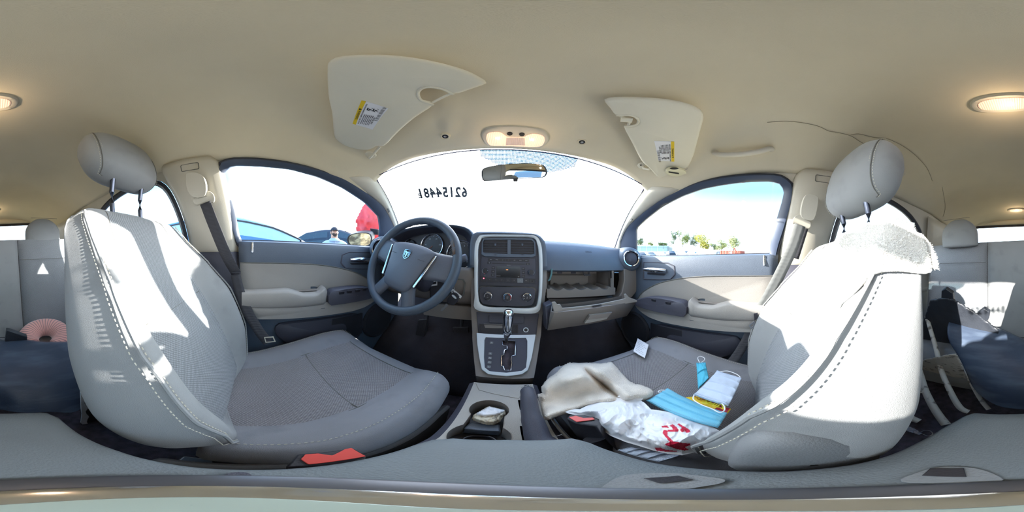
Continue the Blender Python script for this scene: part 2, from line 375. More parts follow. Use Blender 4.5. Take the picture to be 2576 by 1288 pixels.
# windshield
def wstop(s): return V((s*.545, .545-.055*s*s, .418-.062*abs(s)**2.6))
def wsbot(s): return V((s*.66, 1.02-.15*abs(s)**2.4, .055))
def wspt(t, s): p = wstop(s).lerp(wsbot(s), t); return p+V((0, .35, .9))*(.03*math.sin(pi*t))
ws = obj('window_1', grid(lambda t, s: wspt(t, s*2-1), 14, 40), WSG, smooth=180)
struct(ws, 'wide raked windshield across the front of the cabin', 'window')
DOT = mat('blue_tint_band', (120, 170, 205), .3, alpha=.55)
bnd = mat('dark_glass_border', (40, 36, 78), .4)
edge = [wspt(t/20, -1+.0) for t in range(20, -1, -1)]+[wspt(0, -1+k/20) for k in range(1, 41)]+[wspt(t/20, 1) for t in range(1, 21)]
inn = [wspt(t/20, -.985) for t in range(20, -1, -1)]+[wspt(.008, (-1+k/20)*.985) for k in range(1, 41)]+[wspt(t/20, .985) for t in range(1, 21)]
inn = [p+V((0, -.003, -.002)) for p in inn]; edge = [p+V((0, -.003, -.002)) for p in edge]
obj('glass_border', loft([edge, inn]), bnd, ws, solid=.001)
for sg in (-1, 1):
    obj('glass_border_corner', prism([wspt(a, sg*b)+V((0, -.004, -.002)) for a, b in ((0, 1), (0, .95), (.02, .965), (.05, .98), (.1, .985), (.12, 1))], V((0, .001, .001))), bnd, ws)
g = []                                   # tinted dot band by the mirror
for i in range(16):
    for j in range(70):
        s = -.2+.62*j/70; t = .012+.17*i/16
        if t > .02+.17*(1-((s-.12)/.36)**2): continue
        p = wspt(t, s)+V((0, -.004, -.002)); q = .0036
        g.append(([p+V((-q, 0, 0)), p+V((0, -q*.5, q*.6)), p+V((q, 0, 0)), p+V((0, q*.5, -q*.6))], [(0, 1, 2, 3)]))
tag(obj('tint_dots', join(*g), mat('tint_dot', (70, 140, 190), .4), ws, smooth=0), kind='stuff')
obj('tint_band', grid(lambda t, s: wspt(.004+t*.17*(1-((s*2-1)**2)**1.2*.9), -.2+.62*s)+V((0, -.002, -.001)), 6, 24), glass('tint_band_glass', (.62, .84, .93), .03), ws)
# A pillars
for sg in (-1, 1):
    wsE = [wspt(t/10, sg*.995)+V((-sg*.0, -.008, -.004)) for t in range(0, 11)]
    src = (WR_OUT if sg > 0 else WL_OUT)
    if sg > 0: dl = [(1820, 448), (1762, 460), (1712, 479), (1662, 506), (1622, 535), (1583, 568), (1562, 600), (1562, 655)]
    else: dl = [(760, 420), (802, 430), (863, 450), (923, 487), (964, 520), (992, 575), (995, 632)]
    de = resamp([side(sg, u, v, .006) for u, v in dl[2:]], 11); ws_ = resamp(wsE, 11)
    rows = []
    for k in range(11):
        a, b = ws_[k], de[k]; inw = V((-sg*.55, -.75, -.1)).normalized()
        rows.append([a+V((0, .02, 0)), a, a.lerp(b, .12)+inw*.012, a.lerp(b, .35)+inw*.02, a.lerp(b, .65)+inw*.02, a.lerp(b, .9)+inw*.012, b, b+V((sg*.02, 0, 0))])
    o = obj('trim_%d' % (1 if sg < 0 else 2), loft(rows), PILLAR, smooth=180, solid=.004, soff=0)
    struct(o, '%s windshield pillar trim, pale plastic rising from the dashboard' % ('left' if sg < 0 else 'right'), 'pillar')
    c0 = rows[5][4]; cl = Pl(c0, (rows[6][4]-c0), V((sg, .3, 0))); cl = cl if cl.n.dot(-c0) > 0 else Pl(c0, (rows[6][4]-c0), V((-sg, -.3, 0)))
    obj('clip_cover', ringprism([cl.at(*q, -.006) for q in rrect(.024, .02, .004)], [cl.at(*q, -.006) for q in rrect(.022, .018, .004)], cl.n*.008), SEAM, o)
# B pillars
def bpillar(sg, nmb):
    rows = []
    for z, ya, yb in [(.372, -.13, -.35), (.35, -.115, -.35), (.30, -.10, -.335), (.2, -.085, -.30), (.1, -.07, -.275), (.0, -.06, -.262), (-.02, -.06, -.26)]:
        rows.append([sx(sg, ya, z, .0), sx(sg, ya-.006, z, .012), sx(sg, ya-.02, z, .028), sx(sg, (ya+yb)/2, z, .036), sx(sg, yb+.025, z, .03), sx(sg, yb+.006, z, .014), sx(sg, yb, z, 0)])
    o = obj('trim_%d' % nmb, loft(rows, caps=False), PILLAR, smooth=180, solid=.003, soff=0)
    struct(o, '%s door pillar trim between the front and rear side windows, holding the belt anchor' % ('left' if sg < 0 else 'right'), 'pillar')
    rows = []
    for z, ya, yb in [(-.01, -.055, -.265), (-.06, -.05, -.275), (-.2, -.04, -.30), (-.4, -.02, -.34), (-.66, 0, -.36)]:
        rows.append([V((sg*.70, ya, z)), V((sg*.672, ya-.004, z)), V((sg*.652, ya-.03, z)), V((sg*.645, (ya+yb)/2, z)), V((sg*.652, yb+.03, z)), V((sg*.70, yb, z))])
    obj('pillar_lower_trim', loft(rows), NAVY2, o, smooth=180, solid=.003, soff=0)
    pl = Pl(sx(sg, -.22, .335, .036), V((0, 1, 0))*sg*1.0, V((-sg*.27, 0, 1)))
    if pl.n.x*sg > 0: pl = Pl(pl.o, V((0, -1, 0))*sg, V((-sg*.27, 0, 1)))
    obj('clip_cover', ringprism([pl.at(*q, -.004) for q in rrect(.07, .03, .006)], [pl.at(*q, -.004) for q in rrect(.066, .026, .005)], pl.n*.006), SEAM, o)
    return o, pl
bpL, plBL = bpillar(-1, 3); bpR, plBR = bpillar(1, 4)
# C pillars / rear quarter trim
for sg, n_ in ((-1, 5), (1, 6)):
    rows = []
    for k in range(9):
        t = k/8; y = -1.0-.66*t
        rows.append([sx(sg, y+.06-.1*q/6, .30-.04*t-.34*q/6*(1+t*.2), .02+.10*math.sin(pi*min(1, t*1.1)/2)*t*(.4+q/8)) for q in range(7)])
    o = obj('trim_%d' % n_, loft(rows), PILLAR, smooth=180, solid=.005, soff=0)
    struct(o, 'rear quarter trim beside the %s end of the rear seat' % ('left' if sg < 0 else 'right'), 'pillar')
# floor, firewall, back panel, sills
struct(obj('floor', grid(lambda t, s: V((-.7+1.4*s, .62-2.35*t, -.74+.008*nz((s*6, t*9, 0), 2)+(.17 if t > .78 else 0)*1.0)), 60, 40), CARPET, smooth=180, solid=.02), 'dark dusty carpeted floor of the cabin', 'floor')
struct(obj('wall_front', grid(lambda t, s: V((-.70+1.4*s, .60+.38*ss(0, 1, t*1.2), -.745+.68*t)), 12, 16), mat('firewall_carpet', (62, 57, 63), .95, var=.2, bump=.8, bscale=200), smooth=180, solid=.01), 'dark footwell end wall below the dashboard', 'wall')
# rear: hatch window, header
def hw(s, t): return V((s*(.52+.08*t), -1.70-.05*t+.06*s*s, .335-.2*t))
wb = obj('window_6', grid(lambda t, s: hw(s*2-1, t), 6, 20), GLASS, smooth=180)
struct(wb, 'low rear hatch window seen above the back seat', 'window')
oL = [hw(-1, 1), hw(-1, 0)]+[hw(-1+k/10, 0) for k in range(1, 20)]+[hw(1, 0), hw(1, 1)]+[hw(1-k/10, 1) for k in range(1, 20)]
iL = [V((p.x*.95, p.y+.004, .238+(p.z-.238)*.72)) for p in oL]
obj('window_frame', ringprism([p+V((0, .002, 0)) for p in oL], iL, V((0, .004, 0))), BLACK, wb)
obj('wiper_arm', tube([V((-.32, -1.68, .318)), V((-.2, -1.685, .322)), V((.16, -1.685, .327))], .006, 6), BLACK, wb)
rows = [[V((s*.62/10, -1.66-.03*(1-(s/10)**2), .40-.06*(abs(s)/10)**2)), V((s*.6/10, -1.68, .345-.02*(abs(s)/10)**2)), V((s*.6/10, -1.71, .332))][::1] for s in range(-10, 11)]
o = obj('wall_back', join(loft(rows), grid(lambda t, s: V((-.68+1.36*s, -1.72+.02*t, .15-.85*t)), 4, 8)), HEAD, smooth=180, solid=.01)
struct(o, 'rear hatch trim behind the back seat', 'wall')

# ---------------------------------------------------------------- doors
def door(sg, num):
    nm = 'left' if sg < 0 else 'right'
    D = thing('door_%d' % num, (sg*.7, .3, -.70), 'front %s door, dark slate upper trim and taupe insert with armrest' % nm, 'door', kind='structure')
    pl = Pl((sg*.68, 0, 0), (0, -sg, 0), (0, 0, 1))      # n points inboard
    assert pl.n.x*sg < 0
    A = lambda y, z, h=0: V((sg*(.68-h), y, z))
    # main panel: loft of vertical profile along y
    def prof(y):
        e = lut([(-.06, .034), (.3, .026), (.6, .022), (.8, .01)], y)
        return [A(y, e-.004, -.012), A(y, e+.002, .002), A(y, e-.004, .016), A(y, e-.02, .022), A(y, e-.07, .022), A(y, -.13, .016), A(y, -.24, .014), A(y, -.34, .012), A(y, -.5, .006), A(y, -.66, 0), A(y, -.72, -.01)]
    obj('door_panel', loft([prof(-.055+.9*k/24) for k in range(25)]), NAVY, D, solid=.006, soff=0)
    # slate upper field with a lower edge sweeping down to the front
    up = [(-.05, .012), (.2, .008), (.45, .006), (.66, .004), (.66, -.20), (.63, -.175), (.55, -.125), (.47, -.095), (.38, -.073), (.28, -.058), (.15, -.05), (-.05, -.047)]
    # taupe insert with a rolled upper edge
    ins = [(-.05, -.052), (.15, -.056), (.28, -.064), (.38, -.08), (.47, -.104), (.54, -.135), (.60, -.175), (.635, -.22), (.63, -.25), (-.05, -.25)]
    i0 = resamp([A(y, z, .014) for y, z in ins], 80, True); cen = sum(i0, V())/80
    obj('door_insert', loft([[p for p in i0], [p+V((-sg*.012, 0, 0)) for p in i0], [p.lerp(cen, .03)+V((-sg*.016, 0, 0)) for p in i0], [p.lerp(cen, .2)+V((-sg*.012, 0, 0)) for p in i0], [p.lerp(cen, .95)+V((-sg*.008, 0, 0)) for p in i0]], True), BEIGE, D)
    obj('insert_welt', tube(cat_([A(y, z, .03) for y, z in ins[:8]], 5), .0022, 6), SEAM, D)
    # lower beige band and armrest
    band = [(-.05, -.215), (.25, -.225), (.5, -.22), (.60, -.205), (.635, -.235), (.60, -.27), (.5, -.298), (.3, -.292), (.1, -.285), (-.05, -.28)]
    b0 = resamp(sm([A(y, z, .012) for y, z in band], 1), 70, True); c0 = sum(b0, V())/70
    obj('lower_band', loft([b0, [p+V((-sg*.045, 0, 0)) for p in b0], [p.lerp(c0, .06)+V((-sg*.055, 0, 0)) for p in b0], [p.lerp(c0, .97)+V((-sg*.057, 0, 0)) for p in b0]], True), BEIGE, D)
    # armrest pad: rounded bar with a scooped pull
    rows = []
    for k in range(25):
        y = -.04+.345*k/24; zt = lut([(-.04, -.163), (.14, -.157), (.17, -.168), (.2, -.178), (.26, -.18), (.275, -.168), (.29, -.155), (.305, -.165)], y); o_ = lut([(-.04, .075), (.15, .08), (.2, .082), (.3, .08), (.305, .07)], y); q = zt
        inn_ = .0 if not (.16 < y < .275) else .0
        rows.append([A(y, q-.01, .018), A(y, q+.0, .03), A(y, q+.003, .045), A(y, q-.002, o_-.008), A(y, q-.012, o_), A(y, -.22, o_-.002), A(y, -.235, o_-.012), A(y, -.238, .03)])
    obj('armrest', loft(rows, True, True), BEIGE, D, smooth=60)
    obj('pull_cup', loft([[A(y, -.176, .03), A(y, -.170, .036), A(y, -.172, .052)] for y in (.165, .22, .27)]), TAUPE, D)
    # switch panel
    sp = [(.305, -.172), (.40, -.166), (.50, -.172), (.57, -.195), (.615, -.222), (.60, -.238), (.5, -.242), (.36, -.24), (.305, -.238)]
    s0 = resamp(sm([A(y, z, .04) for y, z in sp], 1), 40, True); cs = sum(s0, V())/40
    SP = obj('switch_panel', loft([s0, [p+V((-sg*.045, 0, 0)) for p in s0], [p.lerp(cs, .08)+V((-sg*.05, 0, -.0)) for p in s0], [p.lerp(cs, .98)+V((-sg*.05, 0, 0)) for p in s0]], True), NAVY2, D)
    pt = Pl(A(.45, -.183, .06), (0, -sg, 0), V((-sg*.85, 0, .6)).cross(V((0, -sg, 0)))*-1)
    pt = Pl(A(.45, -.186, .072), (0, 1, 0), V((-sg, 0, -.25)))
    if pt.n.z < 0: pt = Pl(A(.45, -.186, .072), (0, -1, 0), V((-sg, 0, -.25)))
    for q in ((-.085, .01), (-.045, .01), (.0, .012), (.04, .01)) if sg < 0 else ((-.06, .01), (.02, .01)):
        obj('window_switch', pbox(pt, q[0]*(1 if pt.ex.y > 0 else -1), q[1], .028, .02, 0, .012, .004), BLACK, SP, bevel=.002)
    # handle recess and chrome lever
    ph = [(.60, -.005), (.44, -.005), (.40, -.02), (.395, -.06), (.42, -.085), (.5, -.095), (.60, -.10)]
    obj('handle_bezel', ringprism([A(y, z, .021) for y, z in ph], [A(.5+(y-.5)*.93, -.05+(z+.05)*.9, .021) for y, z in ph], V((-sg*.006, 0, 0))), NAVY2, D, bevel=.002)
    obj('handle_recess', prism([A(y, z, .020) for y, z in [(.57, -.025), (.46, -.025), (.45, -.035), (.45, -.062), (.46, -.07), (.57, -.072)]], V((-sg*.004, 0, 0))), BLACK, D)
    rows = []
    for k in range(11):
        y = .445+.13*k/10; w_ = .008+.004*math.sin(pi*k/10); h_ = .03+.02*math.sin(pi*min(1, k/7)/2)
        rows.append([A(y, -.045+w_*math.sin(a), h_+.006*math.cos(a)) for a in [2*pi*q/10 for q in range(10)]])
    obj('door_handle', loft(rows, True, True), CHROME, D, label='chrome door release lever')
    # lock knob in its cup
    pc = A(.0, .012, .02)
    obj('lock_cup', loft([[A(.0+.036*math.cos(a)*r, .012-.010*r*math.sin(a)*1.6, .024+d_) for a in [pi*q/12 for q in range(13)]] for r, d_ in ((1, .001), (.8, -.004), (.3, -.006))]), BLACK, D)
    obj('lock_knob', tube([A(.0, -.012, .026), A(0, .02, .022), A(0, .028, .02)], [.005, .005, .004], 10), CHROME, D)
    # map pocket and speaker grille
    mp = [(.54, -.33), (.35, -.322), (.12, -.318), (.09, -.34), (.10, -.39), (.15, -.44), (.25, -.49), (.45, -.50), (.54, -.48)]
    m0 = resamp(sm([A(y, z, .008) for y, z in mp], 2), 60, True); c1 = sum(m0, V())/60
    obj('map_pocket', loft([m0, [p+V((-sg*.02, 0, 0)) for p in m0], [p.lerp(c1, .05)+V((-sg*.026, 0, 0)) for p in m0], [p.lerp(c1, .97)+V((-sg*.03, 0, 0)) for p in m0]], True), NAVY2, D)
    obj('pocket_mouth', prism([A(y, z, .03) for y, z in [(.53, -.335), (.35, -.327), (.34, -.4), (.35, -.45), (.44, -.47), (.53, -.46)]], V((-sg*.006, 0, 0))), BLACK, D, bevel=.003)
    obj('speaker_grille', lathe(A(.66, -.42, .0), (-sg, 0, 0), [(.115, 0), (.115, .02), (.105, .028), (.098, .022), (.05, .026), (.001, .027)], 40, False), mat('speaker_mesh', (44, 44, 52), .7, bump=1, bscale=500), D)
    obj('waist_seal', tube([A(-.05, .036, .0), A(.3, .028, .0), A(.62, .023, 0)], .006, 6), BLACK, D)
    return D
door(-1, 1); door(1, 2)
for sg, num in ((-1, 3), (1, 4)):
    nm = 'left' if sg < 0 else 'right'
    D = thing('door_%d' % num, (sg*.7, -.62, -.7), 'rear %s door panel beside the back seat' % nm, 'door', kind='structure')
    A = lambda y, z, h=0: V((sg*(.69-h), y, z))
    obj('door_panel', loft([[A(y, .01, -.01), A(y, .012, .01), A(y, .0, .028), A(y, -.06, .034), A(y, -.16, .02), A(y, -.4, .012), A(y, -.72, 0)] for y in (-.26, -.5, -.8, -1.05)]), NAVY, D, solid=.005, soff=0)
    obj('door_insert', loft([[A(y, -.08, .03), A(y, -.1, .036), A(y, -.2, .034), A(y, -.24, .018)] for y in (-.28, -.5, -.8, -1.02)]), BEIGE, D, solid=.005, soff=0)
# ---------------------------------------------------------------- dashboard
DB = thing('dashboard', (0, .8, -.3), 'slate grey dashboard pad spanning the cabin under the windshield', 'dashboard')
def dprof(x):
    yf = 1.04-.16*(abs(x)/.66)**2.4; e = .02*(abs(x)/.66)**4
    if -.59 < x < -.15: return [V((x, yf, .045)), V((x, .93, .066))]+[V((x, .90, z)) for z in (.06, .05, .03, .0, -.03, -.05, -.055, -.058)]
    return [V((x, yf, .045)), V((x, .90, .066)), V((x, .80, .08-e)), V((x, .745, .078-e)), V((x, .71, .058-e)), V((x, .685, .02-e)), V((x, .668, -.02)), V((x, .662, -.052)), V((x, .675, -.058)), V((x, .97, -.058))]
obj('dash_pad', loft([dprof(-.665+1.33*k/60) for k in range(61)]), NAVY, DB, smooth=60, solid=.004, soff=0)
# vents low on the glass
obj('defrost_slot', prism([V((.2, .93, .068)), V((.52, .90, .062)), V((.52, .915, .062)), V((.2, .945, .068))], V((0, 0, .003))), BLACK, DB)
# right end: round vent and end cap
for sg in (-1, 1):
    pc = px(1588, 650, x=.60) if sg > 0 else px(957, 624, x=-.565)
    d = V((-sg*.45, -.85, .12)).normalized(); pc = pc+d*.0
    obj('vent_pod', lathe(pc-d*.10, d, [(.085, -.02), (.072, .05), (.062, .085), (.052, .097), (.044, .1)], 36, False), NAVY, DB, smooth=60)
    r_ = obj('vent_ring', lathe(pc, d, [(.042, -.012), (.046, -.002), (.046, .005), (.043, .009), (.038, .006), (.037, -.01)], 40, False), CHROME, DB)
    obj('vent_disc', lathe(pc-d*.004, d, [(.0375, -.01), (.036, .0), (.028, .006), (.001, .008)], 32, True), NAVY2, DB)
    if sg < 0:
        s_, t_ = frame(d)
        for k in range(5): obj('vent_slat', box(pc+t_*(-.024+.012*k)+d*.006, (.06, .001, .012)), BLACK, DB)
    else: obj('vent_tab', lathe(pc+V((-.010, 0, -.012))+d*.002, d, [(.009, 0), (.009, .004), (.006, .0055), (.001, .0055)], 20), NAVY2, DB)
# airbag word on the right pad
plA = Pl((.3, .679, .0), (1, 0, 0), V((0, .30, 1)))
a_, b_ = [(plA.px(1480, 634)-plA.o).dot(q) for q in (plA.ex, plA.ey)]
text('AIRBAG', .014, Pl(plA.o, plA.ex, plA.ey), a_, b_, .002, NAVY2, DB, sxx=.7)
# instrument hood
HO = [(948, 648), (958, 625), (975, 600), (995, 585), (1020, 575), (1060, 567), (1110, 564), (1150, 566), (1178, 574), (1192, 592), (1196, 620), (1194, 655), (1186, 680), (1172, 692), (1140, 698), (1080, 700), (1000, 696), (958, 680)]
hf = resamp(cat_([px(u, v, y=.665) for u, v in HO], 5, True), 72, True)
hc = sum(hf, V())/72
def hin(p, f, dy): q = hc.lerp(p, f); return V((q.x, p.y+dy, q.z))
rows = [[V((p.x*.97, .93, min(p.z, .075))) for p in hf], [V((p.x, .80, p.z-.008 if p.z > 0 else p.z)) for p in hf], [p+V((0, .04, 0)) for p in hf], [p+V((0, .004, 0)) for p in hf], [hin(p, .985, 0) for p in hf], [hin(p, .955, .004) for p in hf], [hin(p, .93, .02) for p in hf]]
obj('instrument_hood', loft(rows, True), NAVY, DB, smooth=60)
obj('instrument_well', loft([[hin(p, .93, .02) for p in hf], [hin(p, .86, .07) for p in hf], [hin(p, .8, .095) for p in hf]], True), NAVY2, DB, smooth=60)
pg = Pl((-.36, .76, .04), (1, 0, 0), (0, .1, 1))
obj('instrument_face', prism([pg.at((p-pg.o).dot(pg.ex), (p-pg.o).dot(pg.ey), 0) for p in [hin(p, .82, .095) for p in hf]][::3], pg.n*-.004), BLACK, DB)
GF = mat('gauge_face', (50, 52, 60), .4, var=.02); TICK = mat('gauge_ticks', (190, 200, 215), .5)
for (u, v, uu, vv, nums, big) in ((1086, 618, 1086, 588, ['20', '40', '60', '80', '100', '120'], 1), (1158, 640, 1158, 604, ['1', '2', '3', '4', '5', '6', '7', '8'], 1), (1030, 618, 1030, 602, ['E', 'F'], 0)):
    c0 = pg.px(u, v, .012); r0 = (pg.px(uu, vv, .012)-c0).length
    G = obj('gauge', lathe(c0-pg.n*.012, pg.n, [(r0*.97, -.004), (r0*.96, 0), (.001, .0005)], 40, False), GF, DB, label='round instrument dial with a chrome rim')
    obj('gauge_rim', lathe(c0-pg.n*.012, pg.n, [(r0*.98, 0), (r0*1.02, .012), (r0*1.0, .017), (r0*.96, .016), (r0*.95, 0)], 48, False), CHROME, G)
    pq = Pl(c0-pg.n*.012, pg.ex, pg.ey); g = []
    for k in range(41 if big else 9):
        a = R(225-270*k/(40 if big else 8)); e_ = V((math.cos(a), math.sin(a))); l_ = .08 if k % 5 else .13
        p1, p2 = e_*r0*.9, e_*r0*(.9-l_); n_ = V((-e_.y, e_.x))*.0007
        g.append(([pq.at(*(p1+n_), .0012), pq.at(*(p1-n_), .0012), pq.at(*(p2-n_), .0012), pq.at(*(p2+n_), .0012)], [(0, 1, 2, 3)]))
    tag(obj('gauge_ticks', join(*g), TICK, G, smooth=0), kind='stuff')
    for i, s_ in enumerate(nums):
        a = R(225-270*i/(len(nums)-1)); text(s_, r0*.17, pq, math.cos(a)*r0*.66, math.sin(a)*r0*.66, .0012, TICK, G)
    obj('gauge_needle', tube([pq.at(0, 0, .004), pq.at(-.8*r0*.7, -.8*r0*.7, .004)], .0011, 5), mat('needle_orange', (226, 110, 60), .5), G)
# knee panel and right lower dash
def knee(x0, x1, ztop, zb, n=14): return [[V((x, .664+.0*k, ztop)) if k == 0 else V((x, .664+[0, -.006, .0, .03, .07, .10][k], ztop+(zb-ztop)*[0, .08, .5, .8, .95, 1][k])) for k in range(6)] for x in [x0+(x1-x0)*i/n for i in range(n+1)]]
KP = obj('knee_panel', loft(knee(-.645, -.13, -.056, -.25)), TAUPE, DB, smooth=60, solid=.004, soff=0)
obj('knee_recess', ringprism([px(u, v, y=.655) for u, v in [(1138, 700), (1165, 702), (1171, 712), (1168, 740), (1158, 752), (1138, 752)]], [px(u, v, y=.655) for u, v in [(1140, 703), (1163, 705), (1168, 713), (1165, 738), (1156, 749), (1140, 749)]], (0, .004, 0)), SEAM, KP)
obj('lower_panel', prism([px(u, v, y=.70) for u, v in [(1060, 762), (1120, 766), (1190, 772), (1190, 806), (1120, 800), (1065, 792)]], (0, .03, 0)), TAUPE, DB, bevel=.004)
# right: end cap beige, shelf cavity and open glovebox bin
pgf = Pl((.35, .655, -.12), (1, 0, 0), (0, 0, 1))
def q4(l, y): return [px(u, v, y=y) for u, v in l]
obj('end_cap', prism(q4([(1570, 677), (1612, 677), (1613, 705), (1605, 728), (1590, 748), (1560, 762), (1548, 760), (1565, 735), (1571, 705)], .655), (0, .05, 0)), TAUPE, DB, bevel=.004)
GBm = mat('glovebox_cavity_plastic', (112, 106, 104), .6, var=.05)
obj('cavity_back', prism(q4([(1372, 676), (1562, 676), (1556, 760), (1372, 760)], .80), (0, .01, 0)), GBm, DB)
obj('cavity_back_panel', prism(q4([(1384, 692), (1480, 692), (1480, 716), (1384, 716)], .785), (0, .01, 0)), TAUPE, DB, bevel=.002)
for u in (1395, 1425, 1455): obj('screw_hole', lathe(px(u, 714, y=.783), (0, -1, 0), [(.006, -.001), (.006, .001), (.001, .001)], 14), BLACK, DB)
obj('cavity_rail', prism(q4([(1386, 683), (1500, 683), (1500, 688), (1386, 688)], .75), (0, .01, 0)), TAUPE, DB)
for u in (1402, 1436): obj('rail_clip', prism(q4([(u, 682), (u+12, 682), (u+12, 688), (u, 688)], .748), (0, -.004, 0)), NAVY2, DB, bevel=.001)
obj('hanging_bracket', ringprism(q4([(1462, 678), (1480, 678), (1486, 694), (1470, 694)], .70), q4([(1466, 681), (1477, 681), (1481, 690), (1471, 690)], .70), (0, -.004, 0)), BLACK, DB)
for x0, x1 in (((1372, 1376)), ((1536, 1544))): obj('cavity_side', prism(q4([(x0, 676), (x1, 676), (x1, 735), (x0, 735)], .665), (0, .14, 0)), TAUPE, DB)
obj('cavity_roof', prism(q4([(1372, 675), (1600, 675), (1600, 678), (1372, 678)], .675), (0, .12, 0)), NAVY2, DB)
obj('vertical_post', prism(q4([(1536, 678), (1541, 678), (1541, 722), (1536, 722)], .665), (0, .02, 0)), TAUPE, DB)
obj('latch_striker', tube(q4([(1545, 686), (1556, 686), (1556, 683)], .66), .003, 6), STEEL, DB)
# scalloped shelf with four troughs
sc_t = []
for k in range(61):
    u = 1376+172*k/60; f = ((u-1388)/30) % 1
    vv = 727 if u < 1384 else (724+ (7.5*math.sin(pi*f)**.7 if 1388 < u < 1530 else 0)-3*(u-1384)/150)
    if u > 1536: vv = 724
    sc_t.append((u, vv))
fr = q4(sc_t, .655); rr_ = [p+V((0, .12, .004)) for p in fr]
obj('scalloped_shelf', join(loft([fr, rr_]), prism(fr+[px(1548, 741, y=.655), px(1376, 749, y=.655)], (0, .012, 0))), TAUPE, DB, smooth=30)
obj('trough_floor', prism(q4([(1380, 752), (1548, 745), (1548, 760), (1380, 768)], .70), (0, .10, 0)), GBm, DB)
obj('cable_loop', tube(q4([(1388, 676), (1387, 690), (1383, 703), (1379, 706)], .66), .004, 8), mat('teal_cable', (96, 140, 145), .5), DB)
for l in ([(1378, 770), (1560, 745), (1563, 760), (1400, 785)],): obj('under_shelf', prism(q4(l, .72), (0, .02, 0)), BLACK, DB)
obj('bracket_plate', prism(q4([(1510, 752), (1540, 744), (1528, 762), (1512, 766)], .70), (0, .006, 0)), mat('grey_bracket', (120, 120, 126), .5), DB)
obj('lower_duct', prism([V((.14, .70, -.24)), V((.60, .70, -.2)), V((.60, .80, -.2)), V((.14, .80, -.24))], (0, 0, -.03)), BLACK, DB)
# fallen-open bin
def bb(u, v, y): return px(u, v, y=y)
topL, topR, botR, botL = (1394, 787), (1603, 757), (1577, 795), (1377, 831)
BIN = obj('glovebox_bin', join(
    loft([[bb(1386, 783, .56), bb(1394, 787, .548), bb(1377, 831, .565)], [bb(1440, 779, .55), bb(1440, 781.5, .54), bb(1430, 823, .557)], [bb(1520, 768, .55), bb(1520, 771, .54), bb(1510, 810, .557)], [bb(1572, 757, .56), bb(1603, 757, .56), bb(1577, 795, .572)]]),
    loft([[bb(1394, 787, .548), bb(1386, 783, .56), bb(1388, 760, .62)], [bb(1377, 831, .565), bb(1377, 829, .57), bb(1378, 800, .67)]])), TAUPE, DB, smooth=30, solid=.004)
rim = [(1388, 760), (1397, 759), (1402, 766), (1409, 765), (1415, 775), (1440, 773), (1500, 766), (1560, 754), (1573, 751), (1571, 740), (1575, 739), (1583, 748), (1603, 755), (1603, 760), (1520, 771), (1440, 781), (1394, 787)]
obj('bin_rim', prism([bb(u, v, .552+.0003*abs(u-1480)*0) for u, v in rim], (0, .006, 0)), BEIGE, DB, bevel=.002)
obj('bin_latch', prism([bb(u, v, .546) for u, v in [(1489, 770), (1512, 766), (1515, 768), (1491, 772)]], (0, .004, 0)), BLACK, DB)
obj('bin_handle', prism([bb(u, v, .538) for u, v in [(1480, 800), (1483, 792), (1541, 785), (1530, 798), (1527, 803), (1471, 814)]], (0, .012, 0)), BEIGE, DB, bevel=.002)
obj('handle_flap', prism([bb(u, v, .534) for u, v in [(1484, 794), (1540, 786), (1530, 798), (1478, 805)]], (0, .01, 0)), TAUPE, DB, bevel=.001)
obj('bin_inner', prism([bb(u, v, .60) for u, v in [(1400, 766), (1565, 744), (1560, 765), (1402, 790)]], (0, .05, -.02)), GBm, DB)
obj('bin_end_left', prism([bb(1372, 770, .58), bb(1390, 762, .60), bb(1377, 831, .567), bb(1372, 828, .60)], (0, .05, 0)), NAVY2, DB, bevel=.004)

# ---------------------------------------------------------------- centre tower
CT = thing('center_console_tower', (0, .6, -.45), 'taupe centre console tower with silver frames, radio, climate knobs and shifter plate', 'console')
pU = Pl((.01, .65, -.08), (1, 0, 0), (0, .08, 1)); pM = Pl((.01, .645, -.235), (1, 0, 0), (0, .5, 1)); pS = Pl((.01, .605, -.315), (1, 0, 0), (0, .13, .095))
def L4(lst): return [(1150+x/3.067, 560+y/3.067) for x, y in lst]
c4 = lambda x, y: (1150+x/3.067, 560+y/3.067)
def trow(uvL, uvR, pl, h=0, back=.92, zb=None, lip=.012):
    a, b = pl.px(*uvL, h), pl.px(*uvR, h); A_, B_ = V((a.x-.004, back, a.z)), V((b.x+.004, back, b.z))
    return [A_, a+V((-.002, .02, 0)), a, a+V((lip, -.002, 0)), b+V((-lip, -.002, 0)), b, b+V((.002, .02, 0)), B_]
rows = [trow((1190, 660), (1374, 668), pU, -.012), trow((1186, 720), (1373, 725), pU, -.012), trow((1186, 772), (1366, 782), pU, -.012),
        trow((1186, 785), (1363, 795), pM, -.009), trow((1189, 835), (1360, 843), pM, -.009), trow((1189, 850), (1358, 853), pS, -.010), trow((1193, 900), (1350, 905), pS, -.010), trow((1198, 945), (1342, 950), pS, -.006)]
a, b = px(1200, 963, y=.475), px(1337, 968, y=.475)
rows.append([V((a.x, .7, -.6)), a+V((0, .03, -.05)), a+V((0, .01, -.01)), a, b, b+V((0, .01, -.01)), b+V((0, .03, -.05)), V((b.x, .7, -.6))])
obj('tower_housing', loft(rows), TAUPE, CT, smooth=50, solid=.003, soff=0)
